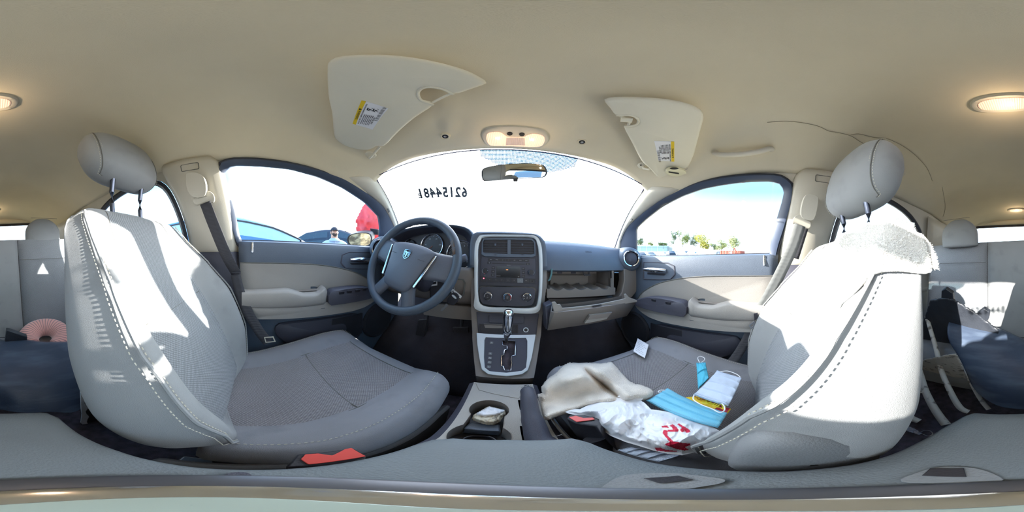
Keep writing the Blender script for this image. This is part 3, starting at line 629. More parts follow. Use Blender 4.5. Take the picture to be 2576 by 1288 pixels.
# dark cowl round the top
out = L4([(103, 345), (103, 200), (112, 120), (135, 85), (190, 72), (400, 75), (590, 88), (650, 120), (680, 180), (692, 355)])
inn = L4([(135, 345), (140, 200), (155, 130), (190, 97), (230, 93), (400, 95), (560, 98), (600, 105), (645, 180), (655, 355)])
n_ = 40; o1 = resamp(cat_([pU.px(u, v, 0) for u, v in out], 5), n_); i1 = resamp(cat_([pU.px(u, v, .006) for u, v in inn], 5), n_)
obj('tower_cowl', loft([[p+V((0, .22, -.02)) for p in o1], [p+V((0, .02, 0)) for p in o1], [p+pU.n*.006 for p in o1], [a.lerp(b, .5)+pU.n*.008 for a, b in zip(o1, i1)], i1, [p-pU.n*.012 for p in i1]]), NAVY, CT, smooth=60, solid=.002, soff=0)
# silver frame
so_ = L4([(135, 300), (140, 180), (160, 125), (195, 97), (400, 95), (600, 100), (640, 150), (655, 250), (655, 450), (645, 600), (610, 693), (380, 688), (150, 670), (138, 560)])
si_ = L4([(162, 300), (165, 190), (185, 135), (215, 114), (400, 112), (580, 117), (615, 160), (630, 250), (632, 450), (622, 600), (585, 655), (380, 652), (205, 640), (165, 560)])
o1 = resamp(cat_([pU.px(u, v, 0) for u, v in so_], 4, True), 80, True); i1 = resamp(cat_([pU.px(u, v, 0) for u, v in si_], 4, True), 80, True)
obj('silver_frame', loft([o1, [p+pU.n*.008 for p in o1], [a.lerp(b, .5)+pU.n*.011 for a, b in zip(o1, i1)], [p+pU.n*.007 for p in i1], [p-pU.n*.012 for p in i1]], True), SILVER, CT, smooth=60)
obj('face_panel', prism([p-pU.n*.004 for p in i1[::2]], pU.n*-.004), NAVY2, CT)
# vents
VF = obj('vent_surround', join(ringprism([pU.px(u, v, .002) for u, v in L4([(190, 150), (205, 120), (400, 118), (580, 122), (602, 150), (605, 255), (575, 268), (400, 268), (215, 262), (188, 245)])], [pU.px(u, v, .002) for u, v in L4([(200, 150), (212, 134), (400, 132), (570, 136), (592, 152), (595, 240), (570, 246), (400, 243), (215, 236), (200, 228)])], pU.n*.004), prism([pU.px(u, v, .002) for u, v in L4([(388, 132), (413, 132), (413, 246), (388, 246)])], pU.n*.004)), NAVY, CT, bevel=.0015)
for x0, x1 in ((202, 388), (413, 593)):
    vb = obj('vent_back', prism([pU.px(u, v, -.0025) for u, v in L4([(x0, 134), (x1, 134), (x1, 244), (x0, 238)])], pU.n*.001), BLACK, VF)
    for k in range(5):
        y = 152+19*k; p1, p2 = pU.px(*c4(x0+2, y), .001), pU.px(*c4(x1-2, y+3), .001)
        obj('vent_slat', ([p1+V((0, -.003, 0)), p2+V((0, -.003, 0)), p2+V((0, .012, .004)), p1+V((0, .012, .004)), p1+V((0, -.003, -.0015)), p2+V((0, -.003, -.0015)), p2+V((0, .012, .0025)), p1+V((0, .012, .0025))], [(0, 1, 2, 3), (7, 6, 5, 4), (0, 4, 5, 1), (2, 6, 7, 3)]), NAVY2, VF)
    cx_ = (x0+x1)/2; obj('vent_tab', prism([pU.px(u, v, .004) for u, v in L4([(cx_-8, 162), (cx_+8, 162), (cx_+6, 180), (cx_-6, 180)])], pU.n*.003), NAVY, VF, bevel=.001)
    obj('vent_wheel', prism([pU.px(u, v, .002) for u, v in L4([(cx_-36, 250), (cx_, 245), (cx_+30, 250), (cx_, 256)])], pU.n*.004), BLACK, VF, bevel=.001)
# radio
RD = obj('radio', pout(pU, L4([(190, 268), (602, 278), (606, 468), (180, 458), (182, 330)]), -.004, .0035), NAVY2, CT, bevel=.0015, label='black radio faceplate with two round knobs')
obj('display', pout(pU, L4([(302, 335), (487, 340), (487, 428), (302, 422)]), .003, .0042), GLOSSB, RD)
obj('disc_slot', pout(pU, L4([(270, 311), (523, 317), (523, 325), (270, 318)]), .003, .0042), BLACK, RD)
text('12:00', .004, pU, *pU.ab(*c4(385, 364), .0045), .0045, mat('display_amber', (255, 150, 60), .5, emit=(1, .35, .1), es=2), RD)
def btn(x0, y0, x1, y1, m=BLACK, h=.0048, nm='button'): return obj(nm, pout(pU, L4([(x0, y0), (x1, y0+(x1-x0)*.02), (x1, y1+(x1-x0)*.02), (x0, y1)]), .003, h), m, RD, bevel=.0006)
def lab(s, x, y, size=.0036, m=PRINT, pl=None, h=.0052, par=None): pl = pl or pU; return text(s, size, pl, *pl.ab(*c4(x, y), h), h, m, par or RD)
for i, s_ in enumerate(['MEDIA', 'PHONE', '((', 'C', 'INFO', 'AUDIO', 'SETUP']):
    btn(240+45.5*i, 276+i, 282+45.5*i, 296+i); lab(s_, 261+45.5*i, 286+i, .003)
btn(233, 302, 262, 318); lab('\u25b2', 248, 311, .004); btn(530, 312, 560, 328); lab('>|<', 545, 320, .004)
lab('SATELLITE CD', 397, 329, .0024)
for x, y, s_ in ((280, 349, 'AM/FM'), (278, 377, 'SAT'), (275, 405, 'SEEK'), (511, 357, 'LOAD'), (511, 385, 'TUNE'), (511, 414, 'SETUP')): btn(x-13, y-10, x+13, y+10); lab(s_, x, y, .0028)
for i in range(8):
    btn(229+47*i, 425+i, 274+47*i, 458+i, VINYL if i == 5 else BLACK)
    if i < 6: lab(str(i+1), 251+47*i, 441+i, .004)
    else: lab(['MUTE', 'RTN'][i-6], 251+47*i, 441+i, .0026)
btn(182, 415, 226, 455); lab('SCAN', 214, 412, .0026)
obj('indicator_lamp', lathe(pU.px(*c4(205, 430), .005), pU.n, [(.0022, 0), (.0018, .001), (.0001, .0014)], 12), mat('red_lamp', (255, 60, 60), .4, emit=(1, .05, .08), es=6), RD)
lab('AUDIO/AUX', 318, 411, .003); lab('DISC', 474, 418, .0026)
for (x, y) in ((218, 373), (570, 385)):
    p = pU.px(*c4(x, y), .003); K = obj('radio_knob', lathe(p, pU.n, [(.0112, 0), (.0108, .012), (.0095, .0135), (.0001, .0138)], 30), BLACK, RD)
    obj('knob_ring', lathe(p, pU.n, [(.0114, .0), (.0122, .004), (.0118, .012), (.0108, .0128)], 30, False), CHROME, K) if False else obj('radio_knob_ring', lathe(p, pU.n, [(.0113, .0105), (.0117, .0125), (.0106, .0142), (.0098, .0132)], 30, False), CHROME, RD)
obj('aux_socket', lathe(pU.px(*c4(580, 450), .0045), pU.n, [(.003, 0), (.003, .001), (.0018, .0012), (.0016, -.001)], 16), GLOSSB, RD)
# climate panel
CP = obj('climate_panel', pout(pU, L4([(162, 540), (168, 500), (195, 484), (400, 488), (590, 494), (608, 515), (612, 560), (600, 625), (570, 652), (380, 655), (200, 640), (172, 610)]), -.004, .004, 1), GLOSSB, CT)
obj('climate_field', pout(pU, L4([(172, 540), (178, 506), (200, 493), (400, 497), (585, 503), (600, 520), (602, 560), (590, 618), (565, 642), (380, 645), (205, 630), (182, 604)]), .003, .005, 1), NAVY2, CP)
for i, (x, y) in enumerate(((238, 563), (388, 572), (537, 573))):
    p = pU.px(*c4(x, y), .004)
    K = obj('climate_knob', lathe(p, pU.n, [(.0175, 0), (.0165, .009), (.015, .012), (.0145, .0135), (.0001, .0138)], 36), BLACK, CP)
    obj('knob_rim', lathe(p, pU.n, [(.0166, .0085), (.0178, .009), (.0172, .0125), (.0152, .0135)], 36, False), CHROME, CP)
    kp = Pl(p+pU.n*.014, pU.ex, pU.ey); g = []
    for k in range(9):
        a = R(205-230*k/8); a2 = a-R(20); col_ = k
        if i == 1: g.append(k)
    def arc(a0, a1, r, m, w_=.0009):
        pts = [(r*math.cos(R(a0+(a1-a0)*k/12)), r*math.sin(R(a0+(a1-a0)*k/12))) for k in range(13)]
        obj('dial_mark', loft([[kp.at(x_*(1-w_/r), y_*(1-w_/r), .0002) for x_, y_ in pts], [kp.at(x_*(1+w_/r), y_*(1+w_/r), .0002) for x_, y_ in pts]]), m, CP)
    if i == 0: arc(200, 20, .0125, PRINT, .0007)
    if i == 1: arc(215, 100, .0125, mat('cool_blue_print', (90, 140, 190), .5)); arc(80, -35, .0125, mat('warm_red_print', (200, 60, 60), .5))
    if i == 2:
        for a in (200, 155, 90, 35, -10): obj('dial_mark', ringprism([kp.at(.0115*math.cos(R(a))+x_, .0115*math.sin(R(a))+y_, 0) for x_, y_ in rrect(.004, .003, .001, 1)], [kp.at(.0115*math.cos(R(a))+x_*.6, .0115*math.sin(R(a))+y_*.5, 0) for x_, y_ in rrect(.004, .003, .001, 1)], pU.n*.0003), PRINT, CP)
    text(['*', 'A/C', '[]'][i], .0045, kp, 0, .001, .0003, PRINT, CP); text('PUSH', .0026, kp, 0, -.005, .0003, PRINT, CP)
# lower pocket, slot, socket
PK = obj('pocket_panel', pout(pM, L4([(150, 690), (630, 702), (610, 866), (165, 856)]), -.006, .0), NAVY2, CT, bevel=.002)
obj('seam_strip', tube([pM.px(*c4(155, 678), .008), pM.px(*c4(380, 690), .009), pM.px(*c4(610, 694), .008)], .002, 6), STEEL, CT)
for x in (190, 580): obj('strip_clip', pbox(pM, *pM.ab(*c4(x, 688 if x > 300 else 680), .006), .022, .003, .004, .009, .001), BLACK, CT)
obj('coin_drawer', pout(pM, L4([(245, 714), (517, 722), (517, 776), (245, 770)]), 0, .004), NAVY2, PK, bevel=.002)
obj('open_bin', ringprism([pM.px(*q, .004) for q in L4([(170, 780), (470, 788), (470, 852), (170, 848)])], [pM.px(*q, .004) for q in L4([(176, 786), (464, 793), (464, 847), (176, 843)])], pM.n*-.004), BLACK, PK)
obj('bin_recess', pout(pM, L4([(176, 786), (464, 793), (464, 847), (176, 843)]), .0, .001), BLACK, PK)
obj('bin_tray', pout(pM, L4([(205, 780), (350, 783), (350, 815), (215, 812)]), .001, .003), TAUPE, PK, bevel=.001)
p = pM.px(*c4(530, 828), .002); obj('power_socket', lathe(p, pM.n, [(.0098, 0), (.0105, .003), (.0095, .0045), (.0075, .004), (.0072, -.006), (.0001, -.006)], 28), SILVER, CT, label='round power socket with pale rim')
obj('socket_core', lathe(p, pM.n, [(.007, -.002), (.0066, .001), (.002, .0015), (.001, .003)], 20), BLACK, CT)
# shifter plate
SPL = obj('shifter_frame', ringprism([pS.px(*q, 0) for q in L4([(150, 855), (605, 868), (600, 900), (575, 1040), (545, 1140), (500, 1172), (380, 1188), (240, 1172), (190, 1135), (170, 1040), (155, 940)])], [pS.px(*q, 0) for q in L4([(222, 888), (528, 893), (540, 915), (538, 1040), (530, 1120), (500, 1145), (380, 1160), (250, 1148), (214, 1120), (208, 1040), (212, 910)])], pS.n*.006), SILVER, CT, bevel=.0015)
gate = L4([(350, 910), (448, 915), (448, 1025), (420, 1030), (415, 1060), (422, 1080), (415, 1140), (365, 1140), (355, 1110), (340, 1105), (342, 1030), (360, 1020), (365, 985), (385, 980), (385, 955), (350, 945)])
blk = [pS.px(*q, .003) for q in L4([(222, 888), (528, 893), (540, 915), (538, 1040), (530, 1120), (500, 1145), (380, 1160), (250, 1148), (214, 1120), (208, 1040), (212, 910)])]
gp = [pS.px(*q, .003) for q in gate]; allp = blk+gp; tri = tessellate_polygon([blk, gp])
SB = obj('shifter_plate', (allp, [tuple(t) for t in tri]), NAVY2, CT, smooth=0, solid=.003)
gc = sum(gp, V())/len(gp)
obj('gate_walls', loft([[p for p in gp], [p-pS.n*.0085 for p in gp]], True), BLACK, CT)
obj('gate_rim', tube([p+pS.n*.002 for p in gp], .0014, 6, True), CHROME, CT)
obj('gate_floor', prism([p-pS.n*.0080 for p in gp], pS.n*-.0005), CARPET, CT)
for s_, x, y in (('P', 265, 927), ('R', 256, 1010), ('N', 253, 1045), ('D', 250, 1078), ('L', 245, 1112)):
    a, b = pS.ab(*c4(x, y), .004)
    obj('gear_mark_tile', pbox(pS, a, b, .0115, .010, .003, .0042, .001), VINYL, SB); text(s_, .0085, pS, a, b, .0045, PRINT, SB)
# shift lever
p0 = pS.px(*c4(378, 925), -.01); p1 = px(*c4(380, 880), y=.545); p2 = px(*c4(388, 850), y=.53); p3 = px(*c4(398, 668), y=.53)
LV = obj('gear_lever', tube([p0, p1, p2], [.006, .006, .007], 12), STEEL, CT, label='shift lever with a chrome knob')
pth = [p2.lerp(p3, t) for t in (0, .06, .2, .4, .6, .8, .92, .98, 1)]
obj('lever_knob', tube(pth, [.008, .012, .0155, .018, .0195, .019, .0165, .011, .003], 24, flat=.85), BLACK, LV)
fr_ = (p3-p2).normalized()
obj('knob_chrome', tube([q+V((0, -.0042, .001)) for q in pth], [.007, .010, .0125, .0145, .016, .0165, .0145, .0095, .002], 24, flat=1.05), CHROME, LV)
obj('lever_collar', tube([p1, p2, pth[1]], [.009, .0135, .0125], 16), CHROME, LV)

# ---------------------------------------------------------------- floor console with cup holders
CONB = mat('console_top_plastic', (172, 166, 158), .5, var=.05, bump=.4, bscale=700, dirt=.06)
FC = thing('floor_console', (0, .3, -.7), 'beige floor console between the seats with two cup holders', 'console')
c6 = lambda x, y: (1080+x/5.1525, 900+y/5.1525)
ZT = -.42
def fz(x, y): return px(*c6(x, y), z=ZT)
oc = [fz(580, 315), fz(1340, 340), fz(1480, 700), V((.078, .19, ZT)), V((.072, .05, ZT)), V((-.085, .05, ZT)), fz(130, 1030)]
cup1c, cup2c = V((-.019, .302, ZT)), V((-.021, .208, ZT))
hole = circ(cup1c, V((1, 0, 0)), V((0, 1, 0)), .037, 40)
h1 = [cup1c+V((.037*math.cos(a), .037*math.sin(a), 0)) for a in [R(-38+256*k/30) for k in range(31)]]
h2 = [cup2c+V((.042*math.cos(a), .042*math.sin(a), 0)) for a in [R(135+270*k/30) for k in range(31)]]
hl = h1+h2
slot = [V((.037, .345, ZT)), V((.056, .345, ZT)), V((.056, .262, ZT)), V((.04, .262, ZT))]
slot2 = [V((.034, .245, ZT)), V((.058, .245, ZT)), V((.058, .16, ZT)), V((.034, .16, ZT))]
allp = oc+hl+slot+slot2
obj('console_top', (allp, [tuple(t) for t in tessellate_polygon([oc, hl, slot, slot2])]), CONB, FC, smooth=0, solid=.003)
obj('console_side', loft([[p+V((0, 0, 0)) for p in oc], [p+V((.012 if p.x > 0 else -.012, 0, -.01)) for p in oc], [p+V((.02 if p.x > 0 else -.02, 0, -.32)) for p in oc]], True), NAVY2, FC, smooth=30)
obj('raised_ledge', prism([fz(600, 330), fz(1330, 350), fz(1230, 420), fz(1160, 530), fz(640, 420)], (0, 0, .002)), CONB, FC, bevel=.001)
obj('cup_wall', loft([[p+V((0, 0, .002)) for p in hl], [p for p in hl], [p+V((0, 0, -.055)) for p in hl]], True), TAUPE, FC, smooth=60)
obj('cup_floor', prism([p+V((0, 0, -.055)) for p in hl], (0, 0, -.003)), BLACK, FC)
obj('cup_divider', prism([V((-.045, .262, ZT-.02)), V((.004, .262, ZT-.02)), V((.007, .237, ZT-.02)), V((-.05, .237, ZT-.02))], (0, 0, -.03)), NAVY, FC, bevel=.003)
for s_ in (slot, slot2): obj('brake_slot', join(loft([s_, [p+V((0, 0, -.06)) for p in s_]], True), prism([p+V((0, 0, -.06)) for p in s_], (0, 0, -.002))), BLACK, FC, smooth=0)
for k, sx_ in enumerate((-.09,)): pass
# handbrake
hb = [px(*c6(1270, 410), z=-.335), px(*c6(1290, 520), z=-.342), px(*c6(1310, 700), z=-.36), px(*c6(1370, 900), z=-.378), px(*c6(1450, 1090), z=-.395), V((.07, .14, -.41)), V((.07, .08, -.43))]
HB = thing('handbrake', (.06, .2, -.42), 'dark grey handbrake lever beside the cup holders', 'handbrake')
obj('brake_grip', tube(cat_(hb, 4), [.0125]+[.0145]*3+[.0155]*6+[.017]*6+[.019]*4+[.02]*5, 20, flat=1.15), NAVY2, HB)
t0 = hb[0]+(hb[0]-hb[1]).normalized()*.012
obj('release_button', tube([hb[0], t0], [.006, .005], 12), BLACK, HB)
obj('button_ring', tube([hb[0]+V((0, .001, 0)), hb[0].lerp(t0, .4)], [.0105, .0085], 16), NAVY, HB)
obj('grip_cap_line', tube([hb[0]+V((-.012, -.002, .010)), hb[0]+V((0, -.002, .0165)), hb[0]+V((.012, -.002, .010))], .0009, 5), VINYL, HB)
obj('brake_lever_arm', tube([V((.086, .25, -.40)), V((.094, .16, -.43))], .004, 8), STEEL, HB)

# ---------------------------------------------------------------- steering wheel
wc = px(1028, 658, r=.605)
SW = thing('steering_wheel', tuple(wc), 'grey blue four spoke steering wheel with a worn rim patch', 'steering wheel')
nw = V((0.02, -.90, .42)).normalized(); rw = -12
exw = V((1, 0, 0)); exw = (exw-nw*exw.dot(nw)).normalized(); eyw = nw.cross(exw)
ex2 = exw*math.cos(R(rw))+eyw*math.sin(R(rw)); pW = Pl(wc, ex2, nw.cross(ex2))
RIM = mat('steering_wheel_leatherette', (74, 84, 98), .42, var=.05, bump=.4, bscale=500)
n = 96; rim = []
for k in range(n): a = 2*pi*k/n; rim.append(pW.at(.184*math.cos(a), .184*math.sin(a), 0))
vs, fs = [], []
for k in range(n):
    a = 2*pi*k/n; rad = ex2*math.cos(a)+pW.ey*math.sin(a); gr = 1+.0
    grip = .0008*math.cos(k*3.0*pi/4) if abs(((a-pi/2+pi) % (2*pi))-pi) < 1.15 else 0
    for q in range(14):
        b = 2*pi*q/14; rr = .0158+(grip if math.cos(b) < -.1 else 0)
        vs.append(rim[k]+rad*(rr*math.cos(b))+pW.n*(rr*1.05*math.sin(b)))
for k in range(n):
    for q in range(14): fs.append((k*14+q, k*14+(q+1) % 14, ((k+1) % n)*14+(q+1) % 14, ((k+1) % n)*14+q))
obj('rim', (vs, fs), RIM, SW, smooth=180)
def wearpt(k): 
    a = R(30); return None
wr = []
for i in range(5):
    a = R(28-i*4.5+rw*-0+12); row = []
    for q in range(6):
        b = R(100+q*18); row.append(wc+(ex2*math.cos(a)+pW.ey*math.sin(a))*(.184+.0163*math.cos(b))+pW.n*(.0172*math.sin(b)))
    wr.append(row)
obj('worn_patch', loft(wr), mat('worn_brown_leather', (104, 80, 66), .7, rgb2=(84, 84, 88), vscale=60, thr=(.45, .55)), SW, solid=.0004)
SPK = mat('spoke_plastic', (92, 96, 108), .4, var=.04, bump=.2, bscale=600)
def spoke(ang, w0, w1, h0=-.012, h1=0, r0=.05, name='spoke', m=None):
    a = R(ang); d = V((math.cos(a), math.sin(a))); t = V((-d.y, d.x)); rows = []
    for k in range(7):
        f = k/6; r_ = r0+(.178-r0)*f; w_ = w0+(w1-w0)*f-.01*math.sin(pi*f)*(w0 > .05); h_ = -.004-.012*(1-f)*0+.004*math.sin(pi*f)
        rows.append([pW.at(*(d*r_+t*x_), h_+z_) for x_, z_ in ((-w_/2, -.008), (-w_/2, .0), (-w_*.38, .006), (0, .008), (w_*.38, .006), (w_/2, .0), (w_/2, -.008), (0, -.012))])
    return obj(name, loft(rows, True, True), m or SPK, SW, smooth=70)
spoke(7, .12, .095); spoke(173, .12, .095); spoke(298, .075, .05); spoke(242, .075, .05)
obj('hub_back', lathe(wc-pW.n*.05, pW.n, [(.05, 0), (.07, .02), (.075, .036), (.001, .04)], 32), NAVY2, SW)
# airbag pad: rounded trapezoid bulging to the driver
pad = [(-.088, .058), (-.05, .068), (0, .071), (.05, .068), (.088, .058), (.092, .045), (.078, 0), (.066, -.045), (.056, -.075), (.04, -.084), (0, -.086), (-.04, -.084), (-.056, -.075), (-.066, -.045), (-.078, 0), (-.092, .045)]
pp = sm([V((x*1.1, y*(1.34 if y < 0 else 1.0), 0)) for x, y in pad], 2)
rows = [[pW.at(p.x*f, p.y*f, h) for p in pp] for f, h in ((1, -.015), (1, .004), (.985, .012), (.93, .019), (.75, .024), (.4, .0275), (.05, .0285))]
AB = obj('airbag_cover', loft(rows, True, True), mat('airbag_cover_vinyl', (98, 104, 118), .5, var=.04, bump=.3, bscale=700), SW, smooth=50)
for sg in (-1, 1):
    obj('chrome_strip', prism([pW.at(sg*x, y, .006) for x, y in [(.108, .045), (.101, .043), (.072, -.080), (.078, -.084), (.082, -.080)]], pW.n*.011), CHROME, SW, bevel=.002)
obj('pad_split_line', tube([pW.at(x, .012-.004*0, .0265-.12*x*x*8*.3) for x in [-.078+.012*k for k in range(14)]], .0006, 4), BLACK, AB)
# shield emblem with a horned animal head in relief
def em(pts, h0, h1, m, nm, inner=None): return obj(nm, prism([pW.at(x, y+.016, h0) for x, y in pts], pW.n*(h1-h0)), m, AB, smooth=0)
sh = [(-.0155, .013), (-.013, .018), (0, .0205), (.013, .018), (.0155, .013), (.0135, -.006), (.008, -.014), (0, -.0185), (-.008, -.014), (-.0135, -.006)]
em(sh, .024, .0295, BLACK, 'emblem_back'); 
obj('emblem_frame', ringprism([pW.at(x, y+.016, .027) for x, y in sh], [pW.at(x*.84, y*.86+.016, .027) for x, y in sh], pW.n*.0042), CHROME, AB, smooth=0)
em([(-.0035, .010), (.0035, .010), (.003, 0), (.0022, -.011), (0, -.0135), (-.0022, -.011), (-.003, 0)], .028, .0315, CHROME, 'emblem_head')
for sg in (-1, 1): em([(sg*.0035, .011), (sg*.008, .0135), (sg*.0112, .010), (sg*.0105, .002), (sg*.0068, -.0055), (sg*.0055, -.004), (sg*.0078, .002), (sg*.0078, .0075), (sg*.0055, .0075), (sg*.0045, .003)], .028, .0312, CHROME, 'emblem_horn')
# column, shroud, stalks
obj('column_shroud', tube([wc-pW.n*.04, wc-pW.n*.10+V((0, 0, -.01)), wc-pW.n*.16+V((0, 0, -.01))], [.05, .062, .066], 20), NAVY2, SW, smooth=50)
obj('shroud_lower', prism([px(u, v, y=.60) for u, v in [(1078, 690), (1105, 680), (1128, 706), (1124, 745), (1108, 760), (1080, 756)]], (0, .06, .0)), BLACK, SW, bevel=.008)
SK = obj('wiper_stalk', tube([px(1120, 668, y=.60), px(1143, 658, y=.60), px(1150, 655, y=.60)], [.008, .0095, .0105], 14), NAVY2, SW)
obj('stalk_knob', tube([px(1149, 656, y=.60), px(1152, 654, y=.60), px(1164, 650, y=.60), px(1172, 647.5, y=.60), px(1174, 647, y=.60)], [.011, .0145, .0145, .0145, .012], 20), SPK, SK)
obj('turn_stalk', tube([px(985, 640, y=.60), px(955, 636, y=.60)], [.008, .007], 12), NAVY2, SW)
obj('tilt_label', ringprism([px(u, v, y=.597) for u, v in [(1084, 706), (1100, 704), (1100, 718), (1084, 720)]], [px(u, v, y=.597) for u, v in [(1086, 710), (1098, 708), (1098, 714), (1086, 716)]], (0, -.001, 0)), WHITE, SW)
# keys hanging from the ignition
KY = thing('key_set', tuple(px(1130, 740, y=.585)), 'car key with black remote fob and white tag hanging from the ignition', 'keys')
ky = .585
obj('ignition_key', tube([px(1124, 706, y=.595), px(1129, 712, y=ky), px(1134, 720, y=ky)], [.007, .009, .007], 12, flat=.5), BLACK, KY)
obj('key_ring', tube(circ(px(1137, 727, y=ky), V((1, 0, 0)), V((0, .3, 1)), .010, 20), .0009, 6, True), STEEL, KY)
fob = [(1134, 739), (1143, 735), (1154, 744), (1152, 756), (1144, 767), (1136, 768), (1123, 760), (1126, 750)]
obj('remote_fob', prism(sm([px(u, v, y=ky-.004) for u, v in fob], 2), (0, .012, .0)), BLACK, KY, bevel=.003)
obj('fob_button', prism(sm([px(u, v, y=ky-.006) for u, v in [(1135, 743), (1140, 741), (1149, 750), (1146, 753)]], 1), (0, .003, 0)), SILVER, KY)
obj('key_blade', prism([px(u, v, y=ky) for u, v in [(1122, 763), (1128, 767), (1120, 776), (1113, 783), (1108, 782), (1111, 775), (1117, 772)]], (0, .002, 0)), STEEL, KY, bevel=.0004)
tg = obj('paper_tag', prism([px(u, v, y=ky+.004) for u, v in [(1133, 728), (1140, 727), (1162, 745), (1159, 751), (1134, 734)]], (0, .0005, 0)), WHITE, KY)
for k in range(8): obj('tag_ink', prism([px(1138+u, 731+u*.8, y=ky+.0034) for u in (k*2.4, k*2.4+1.2)]+[px(1137+u, 733.5+u*.8, y=ky+.0034) for u in (k*2.4+1.2, k*2.4)], (0, .0004, 0)), INK, KY)
# ---------------------------------------------------------------- front seats
class Seat:
    def __init__(s, cx, dy, dz, rec, L):
        s.cx, s.dy, s.dz, s.a, s.L = cx, dy, dz, R(rec), L
        s.B = V((cx, -.045+dy, -.45+dz)); s.s = V((0, -math.sin(s.a), math.cos(s.a))); s.n = V((0, math.cos(s.a), math.sin(s.a)))
    W = [(0, .21), (.1, .25), (.3, .278), (.5, .275), (.66, .256), (.8, .236), (.88, .226), (.93, .212), (.965, .19), (.985, .165), (1, .13)]
    DB = [(0, .12), (.2, .135), (.5, .125), (.75, .105), (.9, .08), (.97, .055), (1, .03)]
    BO = [(0, .03), (.2, .068), (.45, .08), (.65, .06), (.8, .026), (.92, .008), (1, 0)]
    def f0(s, t): return .016*math.sin(pi*min(1, t*1.6))*(t < .63)-.0-.035*ss(.9, 1, t)**2
    def front(s, xf, t, off=0):
        w_ = lut(s.W, t); b = lut(s.BO, t); ax = abs(xf)
        o = s.f0(t)+b*ss(.5, .8, ax)-(.05+b*.35)*ss(.86, 1.0, ax)**1.6-.004*math.exp(-((ax-.56)/.03)**2)
        o -= .004*math.exp(-((t-.52)/.012)**2)*(ax < .56)
        x = xf*w_
        return s.B+V((x, 0, 0))+s.s*(t*s.L)+s.n*(o+off)
    def back(s, xf, t, off=0):
        w_ = lut(s.W, t); d = lut(s.DB, t); ax = abs(xf)
        return s.B+V((xf*w_, 0, 0))+s.s*(t*s.L)+s.n*(s.f0(t)-d*(1-.55*ss(.7, 1, ax))-off)
XF = [-1, -.97, -.92, -.85, -.78, -.7, -.62, -.56, -.5, -.35, -.18, 0, .18, .35, .5, .56, .62, .7, .78, .85, .92, .97, 1]
XB = [1, .93, .8, .6, .3, 0, -.3, -.6, -.8, -.93, -1]
